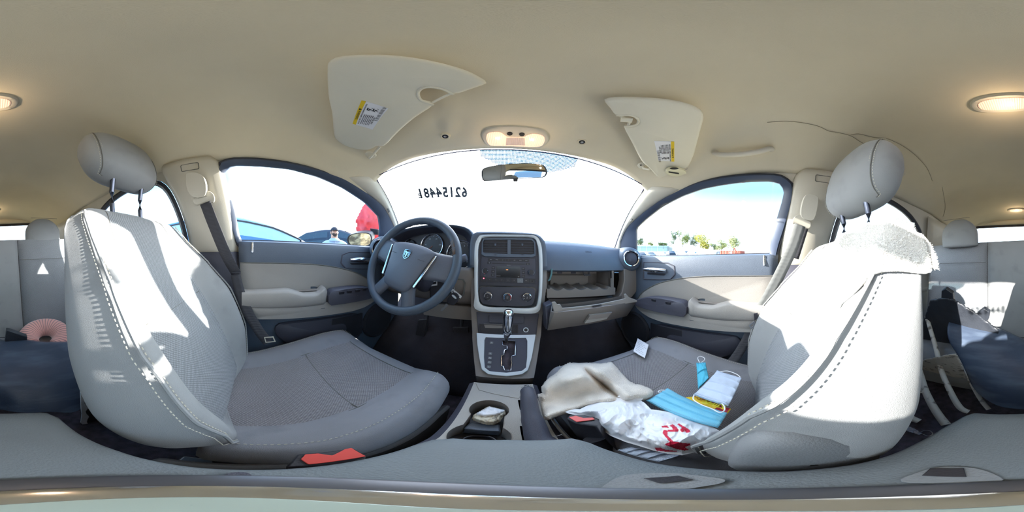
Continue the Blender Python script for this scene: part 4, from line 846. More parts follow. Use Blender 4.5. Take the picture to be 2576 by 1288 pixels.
def build_seat(S, name, label, lever, hdz, post_in, rz=0, yf=.47, inb=1, xo=.25):
    T = thing(name, (S.cx, .2+S.dy, -.74), label, 'car seat')
    ts = [0, .03, .08, .14, .2, .27, .34, .41, .47, .51, .53, .58, .65, .72, .78, .83, .87, .9, .93, .955, .975, .99, 1]
    rows = [[S.front(x, t) for x in XF]+[S.back(x, t) for x in XB] for t in ts]
    nf = len(XF); m_ = nf+len(XB); mi = []
    for i in range(len(rows)-1):
        for k in range(m_): mi.append(1 if (7 <= k <= 14 and ts[i] < .97) else 0)
    mi += [0, 0]
    setuv(obj('backrest', loft(rows, True, True), CLOTH, T, smooth=180, sub=1, mats=[CLOTH, WEAVE], mi=mi), lambda p: (p.x, p.z/math.cos(S.a)))
    for sg in (-1, 1):
        obj('backrest_seam', tube([S.front(sg*.56, t, .001) for t in ts[:-2]], .0016, 5), SEAM, T)
        p1 = [S.front(sg*.885, t, .002) for t in [k/60 for k in range(56)]]
        obj('bolster_piping', tube(p1, .0028, 6), CLOTH, T)
        st = join(stitches([S.front(sg*.862, t, .0002) for t in [k/80 for k in range(74)]]), stitches([S.front(sg*.908, t, .0006) for t in [k/80 for k in range(74)]]))
        tag(obj('bolster_stitching', st, STITCH, T, smooth=0), kind='stuff')
    obj('lumbar_seam', tube([S.front(-.56+1.12*k/12, .52, .001) for k in range(13)], .0014, 5), SEAM, T)
    # cushion
    cx, dy, dz = S.cx, S.dy, S.dz
    def top(xf, t):                       # t 0 back .. 1 front
        y = -.07+dy+(yf+.07)*t; w_ = lut([(0, .225), (.3, .25), (.7, .255), (.88, .245), (.96, .225), (1, .19)], t)
        z = -.452+.062*ss(0, .8, t)-.05*ss(.86, 1.0, t)**1.6; ax = abs(xf)
        z += .026*ss(.5, .78, ax)*(1-ss(.85, 1, t)*.6)-.03*ss(.9, 1, ax)**2-.004*math.exp(-((ax-.58)/.03)**2)-.005*math.exp(-((t-.5)/.018)**2)*(ax < .58)
        y += (.02 if t > .9 else 0)*(1-xf*xf)*ss(.8, 1, t)
        return V((cx+xf*w_, y, z+dz))
    rows = []; ts2 = [k/26 for k in range(27)]
    for t in ts2:
        r_ = [top(x, t) for x in XF]; a, b = r_[0], r_[-1]; d = .10*(1 if t < .9 else 1-(t-.9)*2)
        rows.append(r_+[b+V((.004, 0, -.03)), b+V((-.004, 0, -d)), V((cx+.1, b.y, b.z-d)), V((cx-.1, a.y, a.z-d)), a+V((.004, 0, -d)), a+V((-.004, 0, -.03))])
    m_ = len(rows[0]); mi = []
    for i in range(len(rows)-1):
        for k in range(m_): mi.append(1 if 7 <= k <= 14 and 1 <= i < 22 else 0)
    mi += [0, 0]
    setuv(obj('seat_cushion', loft(rows, True, True), CLOTH2, T, smooth=180, sub=1, mats=[CLOTH2, WEAVE2], mi=mi), lambda p: (p.x, p.y))
    for sg in (-1, 1):
        obj('cushion_seam', tube([top(sg*.58, k/30)+V((0, 0, .001)) for k in range(27)], .0016, 5), SEAM, T)
        tag(obj('cushion_stitching', stitches([top(sg*.86, k/40)+V((0, 0, .002)) for k in range(39)]), STITCH, T, smooth=0), kind='stuff')
    obj('cushion_cross_seam', tube([top(-.58+1.16*k/12, .5)+V((0, 0, .001)) for k in range(13)], .0014, 5), SEAM, T)
    obj('front_seam', tube([top(-.58+1.16*k/12, .855)+V((0, 0, .001)) for k in range(13)], .0014, 5), SEAM, T)
    # plastic side shields, recliner cover
    for sg in (-1, 1):
        x = cx+sg*.232
        obj('side_shield', prism([V((x, dy-.10, -.53+dz)), V((x, dy+.0, -.505+dz)), V((x, dy+.30, -.50+dz)), V((x, dy+.38, -.53+dz)), V((x, dy+.36, -.62+dz)), V((x, dy-.12, -.63+dz))], (sg*.02, 0, 0)), VINYL, T, bevel=.01)
        obj('seat_rail', box((cx+sg*.19, .15+dy, -.71), (.035, .5, .04)), STEEL, T, bevel=.004)
        obj('rail_riser', box((cx+sg*.19, .15+dy, -.655), (.02, .4, .1)), BLACK, T, bevel=.004)
    # headrest
    hc_ = S.B+S.s*(S.L+.105+hdz)+S.n*post_in
    hs, hn = S.s, S.n
    def hr(th, ph):                       # superellipsoid-ish pillow
        cu, su, cv, sv = math.cos(ph), math.sin(ph), math.cos(th), math.sin(th)
        f = lambda v, e: math.copysign(abs(v)**e, v)
        x = .150*f(cv, .5)*f(cu, .6) ; y = .060*f(cv, .7)*f(su, .8); z = .098*f(sv, .62)
        x *= 1-.10*(z/.098)*1.0 if z > 0 else 1+.05*(z/.098)
        y += .018*(z/.098)
        return hc_+V((x, 0, 0))+hn*y+hs*z
    H = obj('headrest', loft([[hr(-pi/2+pi*(i+.02)/20.04, 2*pi*k/40) for k in range(40)] for i in range(21)], True, True), CLOTH, T, smooth=180)
    for sg in (-1, 1):
        def hs_(th, xq, off):
            cv, sv = math.cos(th), math.sin(th); f = lambda v, e: math.copysign(abs(v)**e, v)
            # find surface point with x fraction xq on the front
            z = .098*f(sv, .62); xm = .150*f(cv, .5)*(1-.10*(z/.098) if z > 0 else 1+.05*(z/.098))
            cu = min(1, abs(xq)/max(1e-5, xm))**(1/.6); su = math.sqrt(max(0, 1-cu*cu))
            y = .060*f(cv, .7)*su**.8+.018*(z/.098)
            return hc_+V((sg*min(abs(xq), xm), 0, 0))+hn*(y+off)+hs*z
        pth = [hs_(-1.08+2.16*k/24, .12-.015*(abs(k-12)/12)**2, .0008) for k in range(25)]
        obj('headrest_seam', tube(pth, .0015, 5), SEAM, H)
        st = join(stitches([p+V((sg*.006, 0, 0))-hn*.001 for p in pth], .0007), stitches([p-V((sg*.006, 0, 0))+hn*.001 for p in pth], .0007))
        tag(obj('headrest_stitching', st, STITCH, H, smooth=0), kind='stuff')
        x = sg*.062
        a = hc_+V((x, 0, 0))-hs*.07; b = S.B+S.s*(S.L*.97)+V((x, 0, 0))-S.n*.05
        obj('headrest_post', tube([a, a.lerp(b, .45)-hn*.004, a.lerp(b, .7)-hn*.0, b-S.s*.02], .0075, 12), mat('dark_steel_post', (88, 92, 104), .25, .8), T)
        obj('post_sleeve', lathe(b-S.s*.0, S.s, [(.014, -.01), (.014, .012), (.009, .016)], 16), VINYL, T)
    return T, top
SD = Seat(-.368, 0, 0, 25, .645)
SP_ = Seat(.368, .07, 0, 22.5, .58)
DS, dtop = build_seat(SD, 'driver_seat', 'grey cloth driver seat behind the steering wheel, headrest raised', 0, .075, .03, yf=.43)
PS, ptop = build_seat(SP_, 'passenger_seat', 'grey cloth passenger seat with a white towel over its backrest', 0, .052, .012, yf=.43)
# recliner cover on the inner side of the passenger seat
rc = [(1822, 1168), (1836, 1135), (1860, 1112), (1920, 1100), (2020, 1094), (2120, 1092), (2190, 1102), (2212, 1125), (2205, 1150), (2150, 1168), (2060, 1178), (1960, 1182), (1880, 1180)]
r0 = sm([px(u, v, x=.105) for u, v in rc], 2); cc = sum(r0, V())/len(r0)
obj('recliner_cover', loft([[p+V((.05, 0, -.01)) for p in r0], [p+V((.006, 0, 0)) for p in r0], [p.lerp(cc, .04)+V((-.004, 0, -.003)) for p in r0], [p.lerp(cc, .14)+V((-.010, 0, -.006)) for p in r0], [p.lerp(cc, .35)+V((-.012, 0, -.008)) for p in r0], [p.lerp(cc, .95)+V((-.013, 0, -.008)) for p in r0]], True), VINYL, PS, smooth=180)

# driver seat belt buckle hardware is a separate thing below

# ---------------------------------------------------------------- rear seat
RS = thing('rear_seat', (0, -1.0, -.7), 'grey split rear bench seat with two headrests behind the front seats', 'car seat')
def bpad(nm, x0, x1, m, z1=.10, y0=-.93, lean=.22, zb=-.50, puff=.02, par=RS):
    rows = []
    for k in range(15):
        t = k/14; z = zb+(z1-zb)*t; y = y0-lean*(z-zb)*.9; e_ = (1-ss(.9, 1, t)*.35)
        xs = [x0+(x1-x0)*q/12 for q in range(13)]
        fr_ = [V((x, y+puff*(1-((x-(x0+x1)/2)/((x1-x0)/2))**6)*(1-ss(.93, 1, t)*.8)-.012*(q in (0, 12)), z)) for q, x in enumerate(xs)]
        bk = [V((x, y-.10, z)) for x in (x1, (x0+x1)/2, x0)]
        rows.append(fr_+bk)
    return setuv(obj(nm, loft(rows, True, True), m, par, smooth=60), lambda p: (p.x, p.z))
bpad('backrest', -.62, -.145, WEAVE); bpad('centre_backrest', -.14, .21, CLOTH, puff=.012); bpad('backrest', .215, .64, WEAVE)
for x0, x1 in ((-.62, -.145), (.215, .64)): obj('backrest_cross_seam', tube([V((x0+(x1-x0)*k/10, -.93-.198*.39+.021-.008*(k in (0, 10)), -.03)) for k in range(11)], .0014, 5), SEAM, RS)
rows = []
for k in range(12):
    y = -.92+.30*k/11; z = -.50+.02*ss(0, 1, k/11)-.05*ss(.8, 1, k/11)
    rows.append([V((-.63+1.26*q/24, y, z+.012*math.cos((q/24-.5)*4*pi)*-.6)) for q in range(25)])
obj('rear_cushion', join(loft(rows), loft([rows[-1], [p+V((0, .0, -.16)) for p in rows[-1]]])), CLOTH, RS, smooth=60)
for cx, cy, cz, sc in ((-.325, -1.09, .155, 1), (.385, -1.0, .165, 1.0)):
    rows = []
    for i in range(13):
        z = -.095+.19*i/12; f = (1-abs((i-4)/9)**3 if i > 4 else 1-abs((i-4)/9)**4*1.2)
        rows.append([V((cx+.125*f*math.copysign(abs(math.cos(a))**.7, math.cos(a)), cy+.05*max(.2, f)*math.copysign(abs(math.sin(a))**.8, math.sin(a)), cz+z)) for a in [2*pi*k/28 for k in range(28)]])
    obj('headrest', loft(rows, True, True), CLOTH, RS, smooth=80, sub=1)
    obj('headrest_seam', tube([V((cx-.09+.18*k/10, cy+.052, cz+.088-.0*k)) for k in range(11)], .0012, 5), SEAM, RS)

# ---------------------------------------------------------------- armrest under the camera
ar = [(1085, 1105), (1140, 1101), (1280, 1105), (1440, 1101), (1480, 1110), (1560, 1140), (1640, 1162), (1740, 1176), (1850, 1183), (1960, 1185), (2060, 1178), (2140, 1168), (2200, 1155), (2300, 1115), (2370, 1075), (2425, 1045), (2450, 1038), (2576, 1040), (60, 1038), (115, 1036), (150, 1050), (200, 1090), (250, 1115), (300, 1133), (400, 1160), (500, 1175), (600, 1180), (720, 1178), (850, 1165), (930, 1150), (1000, 1132), (1045, 1116)]
ARM = mat('armrest_vinyl', (110, 116, 121), .6, var=.05, vscale=12, bump=.35, bscale=500, dirt=.08)
AR = thing('armrest', (0, -.04, -.42), 'wide padded centre armrest directly below, between the two front seats', 'armrest')
a0 = resamp([px(u, v, z=-.275) for u, v in ar], 96, True); ac = sum(a0, V())/96
def ins_(p, f): return V((ac.x+(p.x-ac.x)*(1-f), ac.y+(p.y-ac.y)*(1-f*.5), p.z))
obj('armrest_lid', loft([[p+V((0, 0, -.05)) for p in a0], [p+V((0, 0, -.01)) for p in a0], [ins_(p, .02)+V((0, 0, .001)) for p in a0], [ins_(p, .07)+V((0, 0, .0055)) for p in a0], [ins_(p, .3)+V((0, 0, .009)) for p in a0], [ins_(p, .97)+V((0, 0, .010)) for p in a0]], True, True), ARM, AR, smooth=180)
obj('armrest_box', loft([[V((ac.x+(p.x-ac.x)*.93, p.y, -.32)) for p in a0], [V((ac.x+(p.x-ac.x)*.88, p.y*.96, -.42)) for p in a0]], True, True), TAUPE, AR, smooth=60)
pAr = Pl((0, 0, -.265), (1, 0, 0), (0, 1, 0))
for l, sl in (([(1478, 1252), (1500, 1232), (1540, 1205), (1580, 1192), (1680, 1188), (1760, 1196), (1850, 1208), (1700, 1232), (1560, 1250)], [(1618, 1203), (1705, 1197), (1745, 1207), (1660, 1216)]),
              ([(2230, 1212), (2330, 1178), (2400, 1172), (2480, 1180), (2550, 1212), (2400, 1217)], [(2318, 1197), (2340, 1178), (2425, 1178), (2432, 1200)]),
              ([(500, 1232), (560, 1190), (620, 1186), (640, 1200), (636, 1238)], None)):
    obj('latch_recess', prism(sm([pAr.px(u, v, .0005) for u, v in l], 2), (0, 0, .0012)), NAVY2 if sl is None else VINYL, AR, bevel=.0005)
    if sl: obj('latch_slot', prism([pAr.px(u, v, .0022) for u, v in sl], (0, 0, .0012)), BLACK, AR, bevel=.0004)
CB = thing('camera_stand_base', (0, 0, -.264), 'round metallic stand base on the armrest directly below the viewpoint', 'stand')
obj('base_disc', lathe((0.0, -.004, -.265), (0, 0, 1), [(.049, 0), (.049, .003), (.046, .005), (.030, .006)], 60, False), mat('dark_grey_base', (96, 96, 102), .35, .5), CB)
obj('base_bevel', lathe((0.0, -.004, -.257), (0, 0, 1), [(.031, -.003), (.0305, -.001), (.024, .001), (.012, .001)], 60, False), CHROME, CB)
obj('base_cap', lathe((0.0, -.004, -.2545), (0, 0, 1), [(.013, -.003), (.012, 0), (.006, .0005), (.0001, .0005)], 60, False), mat('pale_green_grey_metal', (178, 190, 180), .4, .3), CB)

# ---------------------------------------------------------------- seat belts
BELT = mat('belt_webbing', (62, 62, 68), .8, var=.05, bump=.3, bscale=160, btype='wave'); BELT2 = mat('belt_webbing_sunlit_grey', (96, 98, 98), .8, var=.05, bump=.3, bscale=160, btype='wave')  # second webbing is a lighter copy, sunlight put into its grey
def strap(pts, w_, wd, m, par, nm='webbing', th=.0014):
    p = cat_(pts, 6); rows = []
    for i, q in enumerate(p):
        a = (p[min(i+1, len(p)-1)]-p[max(i-1, 0)]).normalized(); s_ = (V(wd)-a*a.dot(V(wd))).normalized(); rows.append([q-s_*w_/2, q-s_*w_/6+a.cross(s_)*.0006, q+s_*w_/6+a.cross(s_)*.0006, q+s_*w_/2])
    return obj(nm, loft(rows), m, par, smooth=180, solid=th, soff=0)
def guide(sg, u, v, T, uvslot, top_uv, strap_pts, m, lab_t):
    cov = obj('guide_cover', prism(sm([sx(sg, px(a, b, x=sg*.60).y, px(a, b, x=sg*.60).z, .044) for a, b in top_uv], 2), V((-sg*.022, 0, -.006))), PILLAR, T, bevel=.004)
    return cov
BLT = thing('seat_belt', (-.64, -.2, -.4), 'black seat belt hanging from the left door pillar beside the driver seat', 'seat belt', group=None)
guide(-1, 0, 0, BLT, None, [(486, 446), (512, 446), (526, 460), (527, 485), (520, 500), (490, 500), (480, 480), (481, 455)], None, None, None)
obj('guide_plate', prism(sm([sx(-1, px(a, b, x=-.60).y, px(a, b, x=-.60).z, .046) for a, b in [(488, 502), (520, 499), (524, 484), (540, 490), (544, 505), (538, 514), (520, 510), (500, 518), (490, 515)]], 1), V((.008, 0, 0))), PILLAR, BLT, bevel=.002)
strap([px(516, 510, x=-.575), px(535, 560, x=-.585), px(568, 640, x=-.60), px(594, 688, x=-.625)], .042, (0, 1, -.3), BELT, BLT)
obj('belt_stopper', tube([px(586, 686, x=-.62), px(604, 687, x=-.60)], .005, 8), BLACK, BLT)
strap([px(592, 690, x=-.62), px(612, 760, x=-.61), px(650, 830, x=-.59), px(675, 862, x=-.58)], .038, (0, 1, 0), BELT, BLT, 'lap_webbing')
obj('anchor_stitch', ringprism([px(a, b, x=-.577) for a, b in [(664, 848), (688, 846), (694, 860), (668, 862)]], [px(a, b, x=-.577) for a, b in [(667, 850), (686, 849), (690, 858), (670, 860)]], V((.0006, 0, 0))), STITCH, BLT)
BRT = thing('seat_belt', (.64, -.2, -.4), 'grey sunlit seat belt hanging from the right door pillar beside the passenger seat', 'seat belt')
guide(1, 0, 0, BRT, None, [(2022, 495), (2046, 500), (2050, 510), (2046, 550), (2036, 556), (2012, 550), (2010, 530), (2014, 508)], None, None, None)
obj('guide_plate', prism(sm([sx(1, px(a, b, x=.60).y, px(a, b, x=.60).z, .046) for a, b in [(1995, 548), (2010, 540), (2030, 556), (2040, 560), (2038, 576), (2024, 574), (2000, 562), (1992, 566)]], 1), V((-.008, 0, 0))), PILLAR, BRT, bevel=.002)
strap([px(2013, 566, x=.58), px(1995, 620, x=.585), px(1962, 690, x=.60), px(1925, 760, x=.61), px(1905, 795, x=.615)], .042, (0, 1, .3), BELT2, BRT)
strap([px(2024, 574, x=.60), px(2000, 650, x=.62)], .03, (0, 1, .3), BELT, BRT, 'retractor_webbing')
obj('latch_tongue', prism([px(u, v, x=.60) for u, v in [(1896, 788), (1906, 786), (1907, 800), (1898, 806)]], (-.003, 0, 0)), BLACK, BRT, bevel=.001)
obj('tongue_blade', ringprism([px(u, v, x=.598) for u, v in [(1884, 818), (1897, 806), (1901, 812), (1898, 824), (1888, 827)]], [px(u, v, x=.598) for u, v in [(1889, 818), (1895, 813), (1896, 815), (1894, 820), (1890, 822)]], (-.003, 0, 0)), STEEL, BRT, bevel=.0005)
strap([px(1898, 800, x=.62), px(1880, 850, x=.62), px(1850, 900, x=.60), px(1835, 915, x=.58)], .036, (0, 1, 0), BELT, BRT, 'lap_webbing')
# buckles
def buckle(T, uv, d, z, red_uv, hb_, lab_):
    pts = [px(a, b, z=z) for a, b in uv]
    obj('buckle_body', prism(pts, V(d)), BLACK, T, bevel=.003)
    rp = [px(a, b, z=z+.0015) for a, b in red_uv]
    obj('release_button', prism(rp, V((0, 0, .0016))), RED, T, bevel=.0008, label='red release button')
BK = thing('belt_buckle', (-.08, -.01, -.36), 'seat belt buckle with red button between driver seat and armrest', 'buckle')
buckle(BK, [(716, 1176), (748, 1142), (800, 1138), (888, 1126), (924, 1147), (880, 1160), (790, 1172)], (0, 0, -.07), -.335, [(756, 1156), (768, 1143), (800, 1141), (836, 1146), (868, 1130), (884, 1127), (921, 1148), (850, 1160), (776, 1169)], 0, '')
BK2 = thing('belt_buckle', (.12, .17, -.36), 'seat belt buckle with red button beside the plastic bag and handbrake', 'buckle')
buckle(BK2, [(1424, 1052), (1430, 1044), (1470, 1043), (1500, 1050), (1520, 1060), (1512, 1090), (1500, 1072), (1448, 1064)], (.012, -.02, -.09), -.345, [(1431, 1050), (1448, 1046), (1468, 1052), (1492, 1051), (1497, 1056), (1450, 1062)], 0, '')
obj('buckle_stalk', tube([V((.118, .17, -.40)), V((.135, .12, -.52))], .022, 12, flat=.6), BLACK, BK2)
# ---------------------------------------------------------------- things on the ceiling
VISOR = mat('visor_cloth', (226, 220, 202), .9, var=.02, bump=.25, bscale=900)
def visor(name, label, pl, outline, lbl, strip, tdir, mount, rod, reccess_h):
    T = thing(name, tuple(pl.px(*outline[0])), label, 'sun visor')
    pts = [pl.px(u, v, 0) for u, v in outline]; c_ = sum(pts, V())/len(pts); o = resamp(cat_(pts, 3, True), 120, True)
    n_ = pl.n; 
    def shr(f, h):
        out = []
        for i, p in enumerate(o):
            t = (o[(i+1) % 120]-o[i-1]).normalized(); q = t.cross(n_)
            if q.dot(c_-p) < 0 and False: q = -q
            out.append(p+q*(f*SG)+n_*h)
        return out
    area = sum((o[i].cross(o[(i+1) % 120])).dot(n_) for i in range(120)); SG = -1 if area > 0 else 1
    rows = [shr(.006, -.009), shr(.0, -.006), shr(0, -.001), shr(.003, .003), shr(.008, .0045)]
    vs, fs = loft(rows, True); k = len(vs)-120
    tb = tessellate_polygon([rows[-1]]); tb2 = tessellate_polygon([rows[0]])
    fs += [tuple(i+k for i in t) for t in tb]+[tuple(reversed(t)) for t in tb2]
    obj('visor_panel', (vs, fs), VISOR, T, smooth=50)
    obj('warning_label', prism([pl.px(u, v, .005) for u, v in lbl], n_*.0004), WHITE, T, smooth=0)
    obj('warning_strip', prism([pl.px(u, v, .0055) for u, v in strip], n_*.0004), YEL, T, smooth=0)
    # text frame: ex along the strip, ey towards the strip from the label body
    p0, p1 = pl.px(*strip[tdir[0]], .0), pl.px(*strip[tdir[1]], .0); ex = (p1-p0).normalized(); ey = n_.cross(ex); tp = Pl((p0+p1)/2, ex, ey)
    L_ = (p1-p0).length; lc = sum([pl.px(u, v, .0) for u, v in lbl], V())/4; d_ = (lc-tp.o).dot(tp.ey); Wd = abs(d_)*1.75; sgn = 1 if d_ > 0 else -1
    adj = (tdir[0]+1) % 4; adj = adj if adj != tdir[1] else (tdir[0]-1) % 4; wst = abs((pl.px(*strip[adj], 0)-p0).dot(tp.ey))
    text('\u25b2 WARNING', min(L_*.15, wst*.85), tp, 0, sgn*wst*.5, .0062, INK, T)
    text('DEATH OR SERIOUS INJURY CAN OCCUR', L_*.045, tp, 0, sgn*(wst+Wd*.07), .0058, INK, T)
    for k in range(6): text('Children 12 and under can be', L_*.036, tp, L_*.2, sgn*(wst+Wd*(.19+.08*k)), .0058, INK, T)
    for k in range(3): text('BACK SEAT', L_*.06, tp, L_*.2, sgn*(wst+Wd*(.68+.06*k)), .0058, INK, T) if k == 0 else None
    # two small pictograms and a bar pattern
    for k in (0, 1):
        a0, b0 = -L_*.22, sgn*(wst+Wd*(.28+.25*k)); s_ = L_*.075
        for shp in ([(-1, -.8), (.2, -.8), (.6, .2), (.35, .3), (0, -.4), (-1, -.45)], [(-.6, -.3), (-.2, -.3), (.1, .7), (-.3, .8)], [(.1, .9), (.4, .9), (.4, 1.2), (.1, 1.2)], [(-1.2, .3), (-.8, .9), (-.9, 1), (-1.3, .4)]):
            obj('pictogram', prism([tp.at(a0+x*s_, b0+sgn*y*s_*.9, .0058) for x, y in shp], n_*.0002), INK, T, smooth=0)
    g = []
    for k in range(26):
        if k % 5 == 3: continue
        a = -L_*.42+L_*.6*k/26; w_ = L_*(.010 if k % 2 else .006); g.append(prism([tp.at(a, sgn*(wst+Wd*.74), .0058), tp.at(a+w_, sgn*(wst+Wd*.74), .0058), tp.at(a+w_, sgn*(wst+Wd*.9), .0058), tp.at(a, sgn*(wst+Wd*.9), .0058)], n_*.0002))
    obj('bar_pattern', join(*g), INK, T, smooth=0)
    m = roofpt(*mount); obj('mount_plate', lathe(m+V((0, 0, .004)), V((0, -.15, -1)), [(.024, 0), (.022, .006), (.010, .009), (.001, .009)], 24), VISOR, T)
    for s_ in (-1, 1): obj('mount_screw', lathe(m+V((s_*.015, 0, -.004)), (0, -.15, -1), [(.0035, 0), (.003, .002), (.0001, .001)], 10), INK, T)
    r1 = pl.px(*rod[1], -.003); obj('pivot_rod', tube([m+V((0, 0, -.004)), m+V((0, -.002, -.014)), m.lerp(r1, .25)+V((0, 0, -.01)), r1], [.007, .006, .0048, .0045], 10), VISOR, T)
    return T, pl
VLo = [(824, 168), (834, 151), (858, 142), (896, 139), (968, 139), (1041, 146.5), (1113, 161), (1173, 179), (1209, 197), (1224, 208), (1209, 216), (1144, 237), (1113, 223.5), (1077, 219), (1056, 226), (1051.5, 238), (1060, 252), (1090, 264), (1040.6, 298), (1004.5, 329), (968.5, 365.5), (949, 366.6), (932, 375), (908, 376), (872, 368), (848, 353), (840, 336.6), (836, 288), (826.5, 240)]
pVL = Pl((-.2, .28, .418), (1, 0, .06), (0, -1, .10))
VL, _ = visor('sun_visor', 'large loose sun visor swung back over the driver side, warning label on it', pVL, VLo, [(909.5, 252.4), (976.9, 272.8), (937, 326.5), (887, 311.3)], [(909.5, 252.4), (920.8, 255), (895, 313.7), (887, 311.3)], (0, 3), (931, 391), ((935, 399), (957, 368)), 0)
VRo = [(1520.6, 251.8), (1550, 246), (1613, 246.5), (1685.4, 252.5), (1733.5, 263.3), (1762.4, 277.8), (1769.6, 292), (1764.8, 316.3), (1745.6, 388.5), (1728.7, 424.6), (1721.5, 443.8), (1707, 453), (1680.6, 453.4), (1656.5, 446), (1642, 431.8), (1632.5, 422), (1613, 403), (1589, 357), (1569.9, 318.7), (1586.7, 317.5), (1601, 312.7), (1606, 304), (1598.8, 294.6), (1584, 289.8), (1550.6, 289.8), (1536, 273)]
pVR = Pl((.3, .28, .40), (1, 0, -.06), (0, -1, .14))
VRt, _ = visor('sun_visor', 'smaller sun visor on the passenger side, warning label near its outer end', pVR, VRo, [(1645.7, 354.8), (1696.2, 356), (1696.2, 406.5), (1656.5, 404)], [(1687.8, 356), (1696.2, 356), (1696.2, 406.5), (1689, 406.5)], (2, 1), (1619, 417), ((1619, 417), (1634, 426)), 0)
# visor hook recesses
def recess(pl, l, T): 
    p = [pl.px(u, v, .002) for u, v in l]; c_ = sum(p, V())/len(p)
    obj('hook_recess_rim', tube(cat_(p, 5), .0035, 8), VISOR, T); 
recess(pVL, [(1141, 237), (1113, 224), (1077, 219), (1056, 226), (1051.5, 238), (1060, 252), (1090, 264)], VL)
recess(pVR, [(1550, 290), (1584, 289.8), (1599, 294.6), (1606, 304), (1601, 313), (1586, 317.5), (1570, 318.7)], VRt)
obj('visor_rod', tube([pVL.px(1138, 234, -.004), pVL.px(1086, 259, -.002)], .0035, 8), VISOR, VL)
obj('visor_rod', tube([pVR.px(1560, 291, -.004), pVR.px(1584, 306, -.002), pVR.px(1580, 316, -.002)], .0045, 8), VISOR, VRt)
obj('rod_hub', tube([pVR.px(1562, 300, .002), pVR.px(1590, 303, .002)], .008, 10), VISOR, VRt)
# reader clipped to the right visor
GO = thing('garage_opener', tuple(pVR.px(1700, 430, .012)), 'cream oval clip-on opener with black slot on the right sun visor', 'remote control')
el = [(1700+26*math.cos(a), 429+10*math.sin(a)+2*math.cos(a)) for a in [2*pi*k/24 for k in range(24)]]
CREAM = mat('cream_plastic', (226, 220, 190), .5, var=.02)
obj('opener_case', prism([pVR.px(u, v, .007) for u, v in el], pVR.n*.012), CREAM, GO, bevel=.004)
obj('opener_button', prism([pVR.px(1696+11*math.cos(a), 423.5+2.6*math.sin(a), .0195) for a in [2*pi*k/16 for k in range(16)]], pVR.n*.001), INK, GO)
obj('opener_slot', prism([pVR.px(u, v, .0195) for u, v in [(1682, 431), (1708, 435), (1708, 438), (1682, 434)]], pVR.n*.001), INK, GO)
obj('opener_clip', tube([pVR.px(1722, 428, .014), pVR.px(1729, 425, .01), pVR.px(1726, 422, .0)], .001, 5), STEEL, GO)
# screw holes
for u, v in ((1120, 343), (1464, 357)):
    p = roofpt(u, v); d_ = V((0, -.2, -1)).normalized()
    T = thing('mounting_socket', tuple(p), 'empty screw socket in the headliner %s of the map light' % ('left' if u < 1288 else 'right'), 'socket')
    obj('socket_ring', lathe(p, d_, [(.016, -.006), (.0155, .0015), (.0125, .0035), (.0095, .001), (.009, -.01)], 24, False), HEAD, T)
    obj('socket_hole', lathe(p, d_, [(.0098, -.006), (.0098, .0012), (.001, .0012)], 20, False), INK, T); obj('screw_head', lathe(p+d_*.0015, d_, [(.005, 0), (.0045, .002), (.002, .001), (.0001, 0)], 16), STEEL, T)
# lamps
LENS = mat('ribbed_lamp_lens', (236, 196, 176), .25, var=.03, bump=.8, bscale=60, btype='wave', emit=(1, .62, .42), es=.38)
LENSD = mat('faint_glow_lens', (176, 160, 152), .25, var=.03, bump=.8, bscale=60, btype='wave', emit=(1, .66, .52), es=.12)  # lens centre without a bulb, faint glow put in as emission
BULB = mat('glowing_bulb', (255, 240, 210), .3, emit=(1, .78, .5), es=26)
def lampglow(p, en, sz=.01):
    l = bpy.data.lights.new('bulb_light', 'POINT'); l.energy = en; l.color = (1, .74, .48); l.shadow_soft_size = sz; o = bpy.data.objects.new('bulb_light', l); o.location = p; COL.objects.link(o)
c2 = lambda x, y: (1180+x/4.155, 220+y/4.155)
pD = Pl((0, .5, roof(0, .5).z-.003), (1, 0, 0), (0, -1, .2))
ML = thing('map_light', tuple(pD.px(1297, 345)), 'twin map light glowing in an oval bezel above the windshield', 'light')
bz = resamp(cat_([pD.px(*c2(x, y)) for x, y in [(130, 500), (150, 450), (210, 420), (350, 408), (500, 410), (700, 430), (800, 462), (835, 520), (820, 570), (760, 615), (700, 628), (450, 622), (220, 605), (160, 570)]], 4, True), 60, True)
ln = resamp(cat_([pD.px(*c2(x, y), .006) for x, y in [(180, 510), (200, 472), (260, 462), (330, 464), (375, 495), (420, 514), (560, 517), (600, 498), (660, 480), (740, 488), (790, 520), (780, 580), (735, 612), (600, 615), (270, 605), (210, 590), (185, 550)]], 3, True), 60, True)
obj('lamp_bezel', loft([[p-pD.n*.01 for p in bz], [p+pD.n*.002 for p in bz], [a.lerp(b, .35)+pD.n*.004 for a, b in zip(bz, ln)], [p+pD.n*.001 for p in ln], [p-pD.n*.004 for p in ln]], True), PILLAR, ML, smooth=60)
obj('lamp_cover_fill', ([p+pD.n*.0005 for p in bz], [tuple(t) for t in tessellate_polygon([bz])]), PILLAR, ML, smooth=0)
obj('lamp_lens', prism([p-pD.n*.002 for p in ln], pD.n*.006), LENS, ML, bevel=.002)
obj('lens_centre', prism([pD.px(*c2(x, y), .0098) for x, y in [(390, 525), (580, 528), (585, 605), (385, 603)]], pD.n*.0006), LENSD, ML)
for x, y in ((425, 483), (553, 490)):
    obj('lamp_button', lathe(pD.px(*c2(x, y), .0075), pD.n, [(.0078, -.004), (.0078, .002), (.006, .003), (.0001, .0022)], 20), INK, ML)
for x, y in ((302, 530), (660, 545)):
    p = pD.px(*c2(x, y), .009); obj('bulb_spot', lathe(p, pD.n, [(.0065, 0), (.0045, .002), (.0001, .0025)], 14), BULB, ML); lampglow(p+pD.n*.05, .05)
